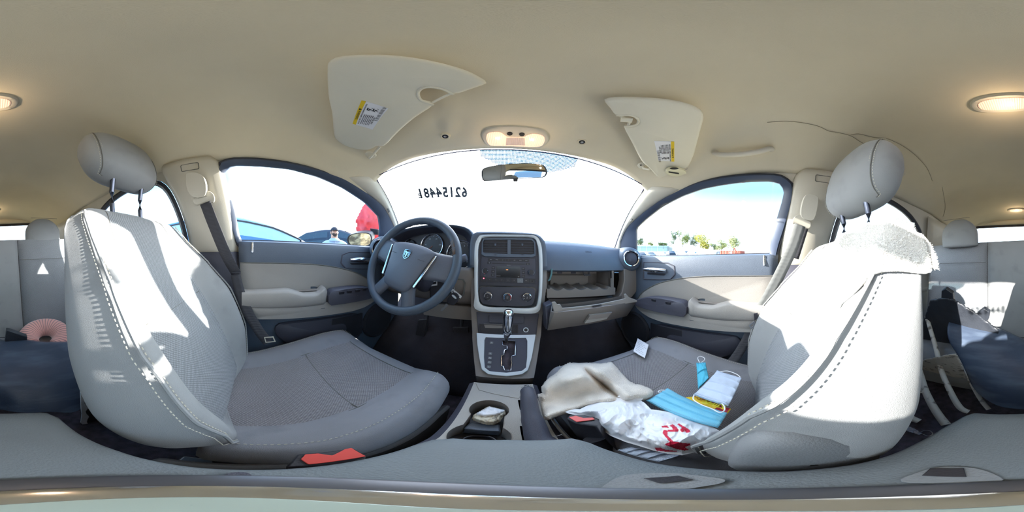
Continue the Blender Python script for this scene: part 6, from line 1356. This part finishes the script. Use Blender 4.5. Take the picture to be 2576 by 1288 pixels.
obj('pillow_body', loft(rows, True, True), PK1, NP, smooth=180, mats=[PK1, PK2], mi=mi)
# torn board edge, clear bag, cap on the rear floor
T = thing('torn_board', tuple(px(212, 1000, r=.56)), 'black board with torn white foam edge standing behind the driver seat', 'board')
pb_ = Pl(px(215, 1010, r=.56), (-1, .25, 0), (0, .3, 1))
obj('board_panel', prism([pb_.px(u, v) for u, v in [(207, 942), (250, 950), (330, 1130), (225, 1090), (205, 1060)]], pb_.n*-.01), BLACK, T)
ed = [(197, 944)]+[(206+4*math.sin(k*1.9)+k*.9, 948+k*7) for k in range(17)]+[(222, 1066), (214, 1070), (202, 1062), (205, 1040)]+[(203-k*.6, 1030-k*14) for k in range(6)]
obj('torn_foam', prism([pb_.px(u, v, .002) for u, v in ed], pb_.n*.005), mat('white_foam', (228, 230, 236), .9, bump=1, bscale=200), T, smooth=0)
T = thing('clear_wrapper', tuple(px(2280, 1070, z=-.70)), 'clear crumpled wrapper on the dark rear floor', 'wrapper')
g, _ = uvpatch([(2234, 1051), (2252, 1056), (2300, 1078), (2322, 1090), (2312, 1094), (2280, 1084), (2246, 1066)], lambda u, v, d: -.70+.006*abs(nz((u*.1, v*.1, 0), 1)), 2.5)
obj('wrapper_film', g, mat('clear_film', (190, 190, 200), .15, alpha=.4), T, solid=.0004); obj('tie_loop', tube(cat_([px(a, b, z=-.695) for a, b in [(2312, 1089), (2325, 1083), (2340, 1084), (2346, 1092), (2335, 1097), (2322, 1092)]], 4), .0014, 5), STEEL, T)
T = thing('bottle_cap', tuple(px(2225, 1099, z=-.71)), 'small round cap on the dark rear floor', 'cap'); obj('cap_disc', lathe(px(2225, 1099, z=-.712), (0, 0, 1), [(.012, 0), (.012, .005), (.009, .007), (.0001, .0065)], 20), STEEL, T)
T = thing('coin', tuple(px(1427, 846, z=-.62)), 'small shiny coin on the passenger footwell floor', 'coin'); obj('coin_disc', lathe(px(1427, 846, z=-.60), (0, -.5, 1), [(.009, 0), (.009, .002), (.0001, .002)], 18), mat('brass', (200, 170, 110), .3, .9), T)
for i, (u, v, x_) in enumerate(((1070, 845, -.2), (1160, 830, -.1))):
    T = thing('foot_pedal', tuple(px(u, v, y=.78)), ['black accelerator' if i else 'black brake'][0]+' pedal in the dark driver footwell', 'pedal')
    obj('pedal_pad', prism([px(u+a, v+b, y=.76) for a, b in ([(-22, -6), (18, -6), (20, 8), (-20, 8)] if i else [(-18, -40), (4, -42), (-10, 35), (-34, 38)])], (0, .012, .0)), mat('pedal_rubber', (58, 54, 58), .6, bump=.8, bscale=120), T, bevel=.004); obj('pedal_arm', tube([px(u, v, y=.775), px(u+6, v-60, y=.85)], .008, 8), BLACK, T)
# ---------------------------------------------------------------- outside
GT = R(-3.4); GM = Matrix.Rotation(GT, 3, 'Y'); GO_ = V((0, 0, -1.05))
def gpt(x, y, h=0): return GM @ V((x, y, h))+GO_
GRAV = mat('straw_coloured_gravel', (186, 168, 128), .95, rgb2=(96, 84, 62), vscale=9, thr=(.42, .62), bump=1, bscale=30)
gr = obj('ground', grid(lambda t, s: gpt(-300+600*t, -300+600*s), 24, 24), GRAV, smooth=0)
struct(gr, 'straw coloured gravel yard around the car', 'ground')
TYRE = mat('tyre_rubber', (30, 30, 32), .85); DKG = mat('dark_car_glass', (46, 58, 70), .08, spec=.8)
CARP = {}
def carpaint(n, rgb): return mat('car_paint_'+n, rgb, .25, .2, var=.01)
def car_geo(suv=0, L_=4.5):
    h = .28*suv
    def zt(y):                            # roof/hood line
        return lut([(-2.25, .72), (-2.1, .92+h), (-1.75, 1.02+h*1.1), (-1.15, 1.36+h), (-.5, 1.45+h), (.1, 1.44+h), (.5, 1.33+h*.8), (.8, 1.17+h*.6), (1.15, 1.0+h*.3), (1.6, .88+h*.3), (2.1, .74+h*.2), (2.25, .55)], y)
    def belt(y): return lut([(-2.25, .6), (-2.1, .85+h*.4), (-1.2, .93+h*.4), (.9, .90+h*.4), (1.5, .84+h*.4), (2.1, .70+h*.2), (2.25, .5)], y)
    rows = []
    for k in range(46):
        y = -2.25+4.5*k/45; z, b = zt(y), min(belt(y), zt(y)-.02); w_ = .90-.12*(abs(y)/2.25)**5; rw = w_-.05-.62*max(0, z-b)*.55
        half = [(w_-.10, .24), (w_, .38), (w_+.01, (b+.4)/2), (w_-.01, b-.03), (w_-.04, b), ((w_-.04+rw)/2+.01, (b+z)/2), (rw, z-.045), (rw*.9, z-.008), (0, z+.012)]
        rows.append([V((x, y, q)) for x, q in half]+[V((-x, y, q)) for x, q in half[::-1][1:]])
    return rows, zt, belt
def make_car(name, label, loc, rz, paint_, suv=0, detail=1, group=None, sc=1, base=None, DKG=DKG):
    T = thing(name, (0, 0, 0), label, 'car', group)
    rows, zt, belt = car_geo(suv)
    obj('car_body', loft(rows, True, True), paint_, T, smooth=45)
    for sg in (-1, 1):
        def sp(y, f, off=.006):
            b = belt(y)-.0; z = zt(y); zz = b+(z-b)*f; w_ = .90-.12*(abs(y)/2.25)**5; rw = w_-.05-.62*max(0, z-b)*.55
            x = (w_-.04)+(((w_-.04+rw)/2+.01)-(w_-.04))*f*2 if f < .5 else ((w_-.04+rw)/2+.01)+(rw-((w_-.04+rw)/2+.01))*(f*2-1)
            return V((sg*(x+off), y, zz))
        for y0, y1 in ((-1.35, -.32), (-.24, .78)):
            n_ = 10; bt_ = [sp(y0+(y1-y0)*k/n_, .06) for k in range(n_+1)]; tp = [sp(y0+(y1-y0)*k/n_, .86) for k in range(n_+1)]
            obj('side_window', loft([bt_, tp]), DKG, T, smooth=180)
            if detail > 1: obj('window_trim', tube(bt_+tp[::-1], .012, 5, True), BLACK, T)
        for y0 in (-1.38, 1.38):
            obj('wheel', lathe(V((sg*.72, y0, .32)), (sg, 0, 0), [(.001, 0), (.32, 0), (.33, .03), (.33, .16), (.31, .19), (.20, .19), (.19, .17), (.04, .18), (.001, .18)], 20, False), TYRE, T, smooth=40)
        if detail: obj('side_mirror', loft([[V((sg*(.92+.1*a), .72+.05*math.cos(b)*(1-.3*a), .98+.28*suv*.4+.065*math.sin(b)*(1-.2*a))) for b in [2*pi*q/10 for q in range(10)]] for a in (0, .6, 1.6, 2)], True, True), paint_, T, smooth=60)
    if detail:
        def fr2(y, w_, off): return V((w_*(zt(y)*0+.62-.0*y), y, zt(y)+.02+off))
        obj('windscreen', grid(lambda a, b: V(((b*2-1)*(.60-.05*0), .28+.70*a, zt(.28+.70*a)+.018-.02*(b*2-1)**2)), 6, 8), DKG, T, smooth=180)
        obj('rear_window', grid(lambda a, b: V(((b*2-1)*.58, -1.12-.55*a, zt(-1.12-.55*a)+.018-.02*(b*2-1)**2)), 6, 8), DKG, T, smooth=180)
        for sg in (-1, 1): obj('headlamp', box((sg*.6, 2.14, .68+.1*suv), (.28, .12, .12)), SILVER, T, bevel=.02); obj('tail_lamp', box((sg*.66, -2.17, .78+.2*suv), (.22, .1, .14)), RED, T, bevel=.02)
    T.location = base if base else gpt(*loc); T.rotation_euler = (GM @ Matrix.Rotation(rz, 3, 'Z')).to_euler(); T.scale = (sc, sc, sc)
    return T
bc = make_car('car', 'blue sedan parked close alongside, seen through the left front window', (0, 0), 0, carpaint('steel_blue', (74, 112, 146)), 0, 2, base=V((-2.45, -.25, -1.075)), DKG=mat('pale_see_through_glass', (150, 178, 196), .12, spec=.7))
# paper sheet in the blue car's side window and mirror
for nm_, mt, lst in (('window_sheet', WHITE, [(-.22, .97), (.12, .97), (.12, 1.06), (-.22, 1.06)]), ('sheet_print', INK, [(-.06, 1.02), (.0, 1.02), (.0, 1.035), (-.06, 1.035)])):
    o = obj(nm_, prism([V((.90-.25*(z-.9)+(.004 if mt == INK else .0), y, z)) for y, z in lst], (.003, 0, 0)), mt, None, smooth=0); o.parent = bc; o.location = o.location
make_car('car', 'black sport utility vehicle parked beyond the man in the grey shirt', (0, 0), R(-38), carpaint('black', (44, 50, 62)), 1, 1, base=px(856, 581, r=6.4)-V((0, 0, 1.73)))
make_car('car', 'white car parked to the right beyond the passenger side windows', (6.6, -2.6), R(4), carpaint('white', (238, 240, 244)), 0, 1)
make_car('car', 'dark car roof seen through the right rear window', (4.6, -6.2), R(20), carpaint('charcoal', (52, 46, 60)), 0, 1)
make_car('car', 'pale grey green car ahead seen through the lower right windshield', (3.3, 8.6), R(170), carpaint('pale_grey', (196, 204, 200)), 1, 1)
make_car('car', 'silver car parked behind seen through the hatch window', (-.6, -7.5), R(3), carpaint('silver', (190, 194, 200)), 0, 1)
# rows of distant cars
cols = [(240, 242, 244), (215, 218, 222), (150, 30, 34), (78, 82, 90), (126, 134, 148), (232, 232, 228), (90, 104, 140), (60, 60, 64), (240, 242, 244), (215, 218, 222), (232, 232, 228)]
protos = []; ORD = ['first', 'second', 'third', 'fourth', 'fifth', 'sixth', 'seventh', 'eighth', 'ninth', 'tenth', 'eleventh', 'twelfth', 'thirteenth', 'fourteenth', 'fifteenth']; ROWN = ['nearest', 'second', 'third', 'farthest']
k = 0; rnd = random.Random(11)
names_ = ['white', 'light silver', 'red', 'dark grey', 'slate', 'off white', 'navy', 'black', 'white', 'light silver', 'off white']
for row, (dist, n_) in enumerate(((40, 9), (46, 11), (52, 12), (57, 13))):
    for i in range(n_):
        u = 1612+(1838-1612)*(i+.5*(row % 2))/n_; d = ray(u, 640); az = math.atan2(d.x, d.y); ci = rnd.randrange(len(cols)); sv = rnd.random() < .35
        loc = (dist*math.sin(az), dist*math.cos(az)); key = (ci, sv)
        pr = next((p for p in protos if p[0] == key), None)
        lb = '%s %s, %s from the left in the %s distant parked row' % (names_[ci], 'tall car' if sv else 'low car', ORD[i], ROWN[row])
        rz_ = -az+rnd.uniform(-.04, .04)+(pi if rnd.random() < .5 else 0)+R(15)
        if pr is None:
            T = make_car('parked_car', lb, loc, rz_, carpaint(names_[ci].replace(' ', '_'), cols[ci]), .8 if sv else 0, 0, 'parked cars in the distant rows'); protos.append((key, T))
        else:
            s0 = pr[1]; T = s0.copy(); COL.objects.link(T); T['label'] = lb; T.location = gpt(*loc); T.rotation_euler = (GM @ Matrix.Rotation(rz_, 3, 'Z')).to_euler()
            for ch in list(s0.children): c_ = ch.copy(); COL.objects.link(c_); c_.parent = T
# fence beyond the rows
FEN = mat('pale_blue_fence_sheet', (168, 196, 208), .6, var=.08); FEN2 = mat('white_fence_sheet', (222, 226, 228), .6, var=.05)
FT = thing('fence', tuple(px(1660, 630, r=80)), 'long pale sheet fence at the far edge of the parked cars', 'fence')
pts = [(1585, 618, 633, 76), (1680, 618, 633, 84), (1692, 620, 634, 82), (1740, 623, 636, 74), (1790, 628, 640, 66), (1850, 632, 643, 60)]
NF = 34
for i in range(NF):
    def at_(f):
        x = f*(len(pts)-1); k = min(int(x), len(pts)-2); t = x-k; a, b = pts[k], pts[k+1]; return [a[j]+(b[j]-a[j])*t for j in range(4)]
    a, b = at_(i/NF), at_((i+.94)/NF)
    obj('fence_panel', prism([px(a[0], a[1], r=a[3]), px(b[0], b[1], r=b[3]), px(b[0], b[2], r=b[3]), px(a[0], a[2], r=a[3])], ray(a[0], a[1])*.1), FEN if a[0] < 1690 else FEN2, FT, smooth=0)
    p = px(a[0]-.3, a[1], r=a[3]-.15); q = px(a[0]-.3, a[2]+1, r=a[3]-.15); obj('fence_post', tube([p, q], .07, 5), STEEL, FT)
for f0, f1 in ((0, .5), (.5, 1)): obj('fence_rail', tube([px(at_(f)[0], at_(f)[1]+5, r=at_(f)[3]-.2) for f in [f0+(f1-f0)*k/10 for k in range(11)]], .05, 5), STEEL, FT)
# trees
def leafmat(n, a, b): return mat(n, a, .8, rgb2=b, vscale=.8, thr=(.4, .6))
LM = [leafmat('dark_green_leaves', (76, 96, 66), (110, 128, 84)), leafmat('mid_green_leaves', (104, 124, 76), (150, 156, 92)), leafmat('yellow_leaves', (186, 176, 84), (150, 156, 84)), leafmat('pale_olive_leaves', (150, 160, 116), (176, 178, 128))]
BARK = mat('tree_bark', (96, 84, 70), .9, bump=1, bscale=8)
def tree(u, vt, vb, wpx, dist, m, label, seed):
    rnd = random.Random(seed); b = px(u, vb, r=dist); t = px(u, vt, r=dist); H = (t-b).length; W_ = wpx*2*pi/2576*dist/2; up = (t-b).normalized()
    T = thing('tree', tuple(b), label, 'tree'); dr = ray(u, vb); s_ = dr.cross(V((0, 0, 1))).normalized(); f_ = V((dr.x, dr.y, 0)).normalized()
    obj('trunk', tube([b-V((0, 0, 1.5)), b.lerp(t, .3), b.lerp(t, .75)], [W_*.07, W_*.05, W_*.02], 7), BARK, T)
    for a in (-1, 1): obj('branch', tube([b.lerp(t, .25), b.lerp(t, .5)+s_*W_*.35*a, b.lerp(t, .68)+s_*W_*.6*a], [W_*.035, W_*.025, W_*.01], 5), BARK, T)
    blobs = []
    for k in range(9): blobs.append((b.lerp(t, rnd.uniform(.3, .93))+s_*rnd.uniform(-.7, .7)*W_+f_*rnd.uniform(-.5, .5)*W_, W_*rnd.uniform(.34, .58)))
    vs, fs = [], []
    for k in range(2600):
        c_, r_ = blobs[rnd.randrange(9)]; d = V((rnd.gauss(0, 1), rnd.gauss(0, 1), rnd.gauss(0, 1))).normalized()*r_*rnd.uniform(.55, 1.08)
        d.z = d.z*min(1.2, H/W_/2); p = c_+d; q = W_*rnd.uniform(.04, .075); e1 = V((rnd.gauss(0, 1), rnd.gauss(0, 1), rnd.gauss(0, 1))).normalized()*q; e2 = e1.cross(V((rnd.gauss(0, 1), rnd.gauss(0, 1), rnd.gauss(0, 1)))).normalized()*q*.7
        i0 = len(vs); vs += [p-e1, p+e2, p+e1, p-e2]; fs.append((i0, i0+1, i0+2, i0+3))
    tag(obj('foliage', (vs, fs), m, T, smooth=0), kind='stuff')
TL = [(1611, 592, 622, 26, 95, 0, 'dark green tree at the left edge of the right window view'), (1637, 608, 620, 16, 105, 1, 'tiny bush like tree behind the pale blue fence'), (1668, 611, 621, 24, 110, 0, 'low tree clump behind the fence left of the tall tree'),
      (1694, 581, 626, 24, 90, 0, 'tall dark green half of the tallest tree pair'), (1717, 578, 627, 34, 92, 1, 'tall broad tree, right half of the tallest pair'), (1746, 590, 628, 26, 94, 0, 'dark tree just left of the yellow tree'),
      (1769, 593, 632, 44, 86, 2, 'round yellowing tree in the middle of the tree line'), (1796, 614, 633, 20, 90, 1, 'small green tree right of the yellow tree'), (1815, 605, 633, 34, 84, 3, 'pale olive tree left of the red container'), (1846, 596, 632, 40, 82, 3, 'wide pale olive tree above the red container')]
for i, (u, vt, vb, w_, d_, m_, lb) in enumerate(TL): tree(u, vt, vb, w_, d_, LM[m_], lb, 20+i)
# rust red container
CTn = thing('container', tuple(px(1835, 642, r=26)), 'rust red open container standing by the distant cars', 'container')
RUST = mat('rust_red_paint', (150, 66, 52), .7, var=.15, vscale=2)
a, b = px(1811, 641, r=27), px(1862, 641, r=25); a2, b2 = px(1811, 630, r=27), px(1862, 630.5, r=25); dpt = (b-a).cross(V((0, 0, 1))).normalized()*1.6
obj('container_body', prism([a+V((0, 0, -.6)), b+V((0, 0, -.6)), b2, a2], dpt*-1), RUST, CTn, smooth=0)
for k in range(7): p, q = a.lerp(b, (k+.5)/7), a2.lerp(b2, (k+.5)/7); obj('side_rib', tube([p+dpt*.02, q+dpt*.02], .05, 4), RUST, CTn)
obj('white_plate', prism([px(u, v, r=25.2) for u, v in [(1836, 633), (1842, 633), (1842, 638), (1836, 638)]], dpt*.02), WHITE, CTn)
obj('lift_arm', tube([px(1847, 624, r=24.5), px(1852, 633, r=24.5), px(1855, 640, r=24.5)], .10, 6), RUST, CTn)
# blue grey building far right rear
BD = thing('building', tuple(px(2185, 600, r=40)), 'blue grey flat sided building seen through the right rear window', 'building')
a, b = px(2150, 640, r=42), px(2216, 640, r=40); a2, b2 = px(2160, 548, r=42), px(2212, 545, r=40)
obj('building_wall', prism([a+V((0, 0, -2)), b+V((0, 0, -2)), b2, a2], (4, -3, 0)), mat('blue_grey_cladding', (112, 148, 186), .6, bump=.5, bscale=2, btype='wave'), BD, smooth=0)
obj('building_roof', prism([a2, b2, b2+V((0, 0, .5)), a2.lerp(b2, .5)+V((0, 0, 1.2)), a2+V((0, 0, .5))], (4, -3, 0)), mat('roof_blue', (150, 180, 210), .5), BD, smooth=0)
# left door mirror and the red plastic sheet
SM = thing('side_mirror', tuple(px(905, 602, r=1.0)), 'black left door mirror outside the driver window, reflecting gravel', 'mirror')
mo = [(878, 600), (883, 592), (896, 588), (912, 586.5), (926, 588), (932, 594), (932, 608), (926, 616), (905, 619), (886, 617), (879, 610)]
pSM = Pl(px(905, 602, r=1.0), V((.86, .5, 0)), (0, -.0, 1)); pSM = Pl(px(905, 602, r=1.0), (.80, .45, -.1), (.2, -.36, 1))
m0 = resamp(cat_([pSM.px(u, v) for u, v in mo], 4, True), 48, True); mc = sum(m0, V())/48; n_ = pSM.n if pSM.n.dot(-mc) > 0 else -pSM.n
def ex_(f, h): return [mc+(p-mc)*f+n_*h for p in m0]
obj('mirror_shell', loft([ex_(.1, -.12), ex_(.7, -.11), ex_(1.05, -.06), ex_(1.14, -.01), ex_(1.12, .006), ex_(1.0, .002)], True), BLACK, SM, smooth=70)
obj('mirror_face', prism(ex_(1.0, .0), n_*.001), MIRROR, SM, smooth=0)
obj('mirror_arm', tube([mc-n_*.05+V((.05, .03, -.03)), V((-.70, .70, -.0))], [.03, .035], 10), BLACK, SM)
obj('mirror_top_fin', prism([px(u, v, r=1.02) for u, v in [(929, 574), (950, 577), (950, 590), (936, 590)]], (0, .03, 0)), BLACK, SM, bevel=.003)
RB = thing('red_plastic_sheet', tuple(px(925, 560, r=1.5)), 'pinkish red crumpled plastic sheet bulging up outside beyond the left door mirror', 'sheet')
ro = [(919, 509), (940, 512), (966, 530), (985, 560), (985, 600), (960, 604), (930, 600), (905, 598), (897, 590), (895, 572), (899.5, 564), (892.5, 559), (897, 549), (903, 537), (911, 521)]
pR_ = Pl(px(930, 560, r=1.45), (.8, .6, 0), (0, 0, 1))
m2 = bpy.data.materials.new('red_translucent_plastic'); m2.use_nodes = True; b_ = m2.node_tree.nodes['Principled BSDF']; b_.inputs['Base Color'].default_value = (.52, .12, .15, 1); b_.inputs['Roughness'].default_value = .4; b_.inputs['Alpha'].default_value = .93
tt = m2.node_tree.nodes.new('ShaderNodeBsdfTranslucent'); tt.inputs[0].default_value = (.6, .12, .15, 1); mx_ = m2.node_tree.nodes.new('ShaderNodeMixShader'); mx_.inputs[0].default_value = .5
oo = m2.node_tree.nodes['Material Output']; m2.node_tree.links.new(b_.outputs[0], mx_.inputs[1]); m2.node_tree.links.new(tt.outputs[0], mx_.inputs[2]); m2.node_tree.links.new(mx_.outputs[0], oo.inputs[0])
(vs, fs), _m = uvpatch(ro, lambda u, v, d: -1 if v > 644 else -1, 4)
us = {}
def rsh(sgn):
    out = []
    for p in vs:
        d = V(p).normalized(); out.append(d)
    return out
vv_, ff_ = [], []
step = 4; idx = {}
def rv(u, v, back):
    d_, q = edged(u, v, ro); ins = pip(u, v, ro)
    if not ins or d_ < 1.2: u, v = q if not ins else (u, v)
    dd = 0 if not ins else d_
    return px(u, v, r=1.22+(-1 if not back else 1)*.08*ss(0, 24, dd)+.035*nz((u*.09, v*.06, 3), 1)*ss(0, 6, dd)-.02*abs(nz((u*.25, v*.2, 1), 1))*ss(0, 6, dd))
for back in (False, True):
    idx = {}
    for i in range(26):
        for j in range(27):
            u, v = 890+(i+.5)*4, 506+(j+.5)*4
            if pip(u, v, ro):
                f_ = []
                for a, b in ((i, j), (i+1, j), (i+1, j+1), (i, j+1)):
                    if (a, b) not in idx: idx[a, b] = len(vv_); vv_.append(rv(890+a*4, 506+b*4, back))
                    f_.append(idx[a, b])
                ff_.append(tuple(f_))
obj('sheet_film', (vv_, ff_), m2, RB, smooth=60)
obj('support_pole', tube([px(945, 600, r=1.24), gpt(-.92, .92, 0)], .02, 8), BLACK, RB)
# outside wiper at the foot of the windshield
WP = thing('windshield_wiper', (.3, 1.0, .06), 'thin black wiper arm resting at the foot of the windshield', 'wiper')
obj('wiper_blade', tube([V((.10, 1.03, .085)), V((.35, .99, .085)), V((.58, .90, .078))], .007, 6), BLACK, WP)
obj('wiper_arm', tube([V((.0, 1.06, .07)), V((.35, 1.0, .096))], .006, 6), BLACK, WP)

# ---------------------------------------------------------------- the man outside, left
def person():
    foot = px(841, 572, r=3.75); 
    # level frame at his feet
    gx = GM.inverted() @ (foot-GO_); base = gpt(gx.x, gx.y, 0); H = 1.76
    face = (-base).copy(); face.z = 0; face.normalize(); yaw = math.atan2(face.x, -face.y)
    T = thing('person', tuple(base), 'man in dark cap and grey shirt with orange patches outside the left window', 'person')
    M_ = GM @ Matrix.Rotation(math.atan2(-face.x, face.y)+R(12), 3, 'Z'); top = foot.dot(GM @ V((0, 0, 1)))-base.dot(GM @ V((0, 0, 1))); sc = top/1.79
    def W(x, y, z): return base+M_ @ V((x*sc, y*sc, z*sc))   # faces +y
    J = {'pel': (0, 0, .95), 'sp': (0, .01, 1.12), 'ch': (0, .0, 1.26), 'nk': (0, -.01, 1.50), 'ct': (0, -.01, 1.42), 'hd0': (0, .0, 1.57), 'hd': (0, .015, 1.66), 'hd2': (0, .01, 1.74)}
    rad = {'pel': (.175, .14), 'sp': (.205, .19), 'ch': (.205, .16), 'nk': (.092, .09), 'ct': (.13, .12), 'hd0': (.08, .085), 'hd': (.084, .097), 'hd2': (.062, .075)}
    ed = [('pel', 'sp'), ('sp', 'ch'), ('ch', 'ct'), ('ct', 'nk'), ('nk', 'hd0'), ('hd0', 'hd'), ('hd', 'hd2')]
    for s, n in ((-1, 'l'), (1, 'r')):
        J.update({'sh'+n: (s*.20, -.01, 1.40), 'ua'+n: (s*.265, -.01, 1.36), 'el'+n: (s*.31, -.03, 1.10), 'wr'+n: (s*.27, .06, .86), 'ha'+n: (s*.265, .085, .78), 'hp'+n: (s*.10, 0, .88), 'kn'+n: (s*.125, .01, .49), 'an'+n: (s*.14, -.02, .09), 'he'+n: (s*.14, -.01, .045), 'to'+n: (s*.155, .17, .035)})
        rad.update({'sh'+n: (.095, .095), 'ua'+n: (.075, .075), 'el'+n: (.05, .05), 'wr'+n: (.03, .035), 'ha'+n: (.035, .022), 'hp'+n: (.105, .11), 'kn'+n: (.065, .07), 'an'+n: (.045, .05), 'he'+n: (.045, .045), 'to'+n: (.042, .035)})
        ed += [('ct', 'sh'+n), ('sh'+n, 'ua'+n), ('ua'+n, 'el'+n), ('el'+n, 'wr'+n), ('wr'+n, 'ha'+n), ('pel', 'hp'+n), ('hp'+n, 'kn'+n), ('kn'+n, 'an'+n), ('an'+n, 'he'+n), ('he'+n, 'to'+n)]
        for q in range(4):
            fx = s*(.265-.0)+(q-1.5)*.0; fy = .085+(1.5-q)*.018; J.update({'f%d'%q+n: (fx, fy+.004, .70-.004*(q == 3)), 'g%d'%q+n: (fx-s*.012, fy+.010, .665+.008*(q == 3))}); rad.update({'f%d'%q+n: (.009, .009), 'g%d'%q+n: (.008, .008)}); ed += [('ha'+n, 'f%d'%q+n), ('f%d'%q+n, 'g%d'%q+n)]
        J.update({'t1'+n: (s*.25, .125, .79), 't2'+n: (s*.243, .135, .75)}); rad.update({'t1'+n: (.011, .011), 't2'+n: (.009, .009)}); ed += [('wr'+n, 't1'+n), ('t1'+n, 't2'+n)]
    ks = list(J); me = bpy.data.meshes.new('body'); me.from_pydata([V(J[k])*sc for k in ks], [(ks.index(a), ks.index(b)) for a, b in ed], [])
    o = bpy.data.objects.new('body', me); COL.objects.link(o)
    md = o.modifiers.new('skin', 'SKIN'); md.use_smooth_shade = True
    sk = me.skin_vertices[0].data
    for i, k in enumerate(ks): sk[i].radius = tuple(r*sc for r in rad[k]); sk[i].use_root = (k == 'pel')
    s2 = o.modifiers.new('sub', 'SUBSURF'); s2.levels = s2.render_levels = 2
    dg = bpy.context.evaluated_depsgraph_get(); m3 = bpy.data.meshes.new_from_object(o.evaluated_get(dg)); bpy.data.objects.remove(o)
    SHIRT = mat('grey_work_shirt', (170, 178, 196), .85, var=.05, bump=.4, bscale=60); PANT = mat('dark_work_trousers', (52, 54, 66), .85); SKIN = mat('skin_tone', (196, 144, 120), .55, var=.04); BOOT = mat('boot_leather', (60, 48, 40), .6)
    vs = [p.co.copy() for p in m3.vertices]; fs = [tuple(p.vertices) for p in m3.polygons]; mi = []
    for p in m3.polygons:
        c_ = p.center/sc; z = c_.z; x = abs(c_.x)
        if z > 1.475 and x < .12: mi.append(2)
        elif x > .2 and z < .87: mi.append(2)
        elif z > .93: mi.append(0)
        elif z < .11: mi.append(3)
        elif x > .215 and z > .8: mi.append(0)
        else: mi.append(1)
    Mw = lambda v: base+M_ @ v
    obj('body', ([Mw(v) for v in vs], fs), SHIRT, T, smooth=180, mats=[SHIRT, PANT, SKIN, BOOT], mi=mi)
    def ell(c, r, nu=12, nv=16, z0=-1, z1=1): return loft([[W(c[0]+r[0]*math.sqrt(max(0, 1-z*z))*math.cos(a), c[1]+r[1]*math.sqrt(max(0, 1-z*z))*math.sin(a), c[2]+r[2]*z) for a in [2*pi*q/nv for q in range(nv)]] for z in [z0+(z1-z0)*k/nu for k in range(nu+1)]], True, True)
    obj('nose', loft([[W(x*.012, .10+.012*f, 1.675-.045*f+y*.002) for x, y in ((-1, 0), (0, 2), (1, 0), (0, -2))] for f in (0, .5, 1)], True, True), SKIN, T)
    for s in (-1, 1):
        obj('eye', ell((s*.03, .098, 1.682), (.011, .006, .006), 6, 10), INK, T); obj('ear', ell((s*.083, .0, 1.665), (.012, .022, .034), 8, 10), SKIN, T)
        obj('eyebrow', tube([W(s*.015, .108, 1.697), W(s*.045, .100, 1.698)], .004, 5), INK, T)
    BRD = mat('dark_beard', (62, 50, 44), .95, bump=1, bscale=200)
    obj('beard', loft([[W(.078*math.sin(a)*(1-.35*f), .012+.098*math.cos(a)*(1-.18*f), 1.635-.055*f-.01*math.cos(a)*f) for a in [R(-80)+R(160)*k/16 for k in range(17)]] for f in (0, .35, .7, 1, 1.15)]), BRD, T, smooth=180, solid=.006, soff=0)
    obj('mouth', tube([W(-.022, .112, 1.622), W(0, .118, 1.619), W(.022, .112, 1.622)], .004, 5), mat('lip_tone', (160, 96, 88), .5), T)
    CAP = mat('dark_cap_cloth', (50, 48, 58), .85)
    obj('cap_crown', ell((0, .005, 1.70), (.095, .112, .10), 10, 24, .08, 1), CAP, T)
    obj('cap_brim', loft([[W(.075*math.sin(a)*f2, .075+.09*math.cos(a)*f2*(1 if f2 > .5 else 1), 1.712-.012*f2) for a in [R(-85)+R(170)*k/12 for k in range(13)]] for f2 in (.5, .8, 1.05)]), CAP, T, solid=.005, soff=0)
    OR = mat('orange_patch', (226, 104, 60), .7)
    for s, z in ((1, 1.275), (-1, 1.245)):
        obj('orange_patch', loft([[W(s*.09+x, .196-.35*(abs(s*.09+x))**2*3.2, z+dz) for x in (-.055, 0, .055)] for dz in (-.018, .018)]), OR, T, solid=.004, soff=0)
    obj('collar', loft([[W(.10*math.cos(a), -.005+.10*math.sin(a), 1.525+.004*math.sin(a)) for a in [2*pi*k/24 for k in range(24)]], [W(.15*math.cos(a), .0+.14*math.sin(a), 1.47-.02*math.sin(a)) for a in [2*pi*k/24 for k in range(24)]]], True), SHIRT, T, solid=.005, soff=0)
    obj('shirt_placket', tube([W(0, .12, 1.46), W(0, .175, 1.32), W(0, .20, 1.1), W(0, .17, .97)], .006, 5), SHIRT, T)
    obj('name_tag', loft([[W(-.09+x, .182-.35*(abs(-.09+x))**2*3, 1.345+dz) for x in (-.03, .03)] for dz in (-.01, .01)]), INK, T, solid=.003, soff=0)
person()
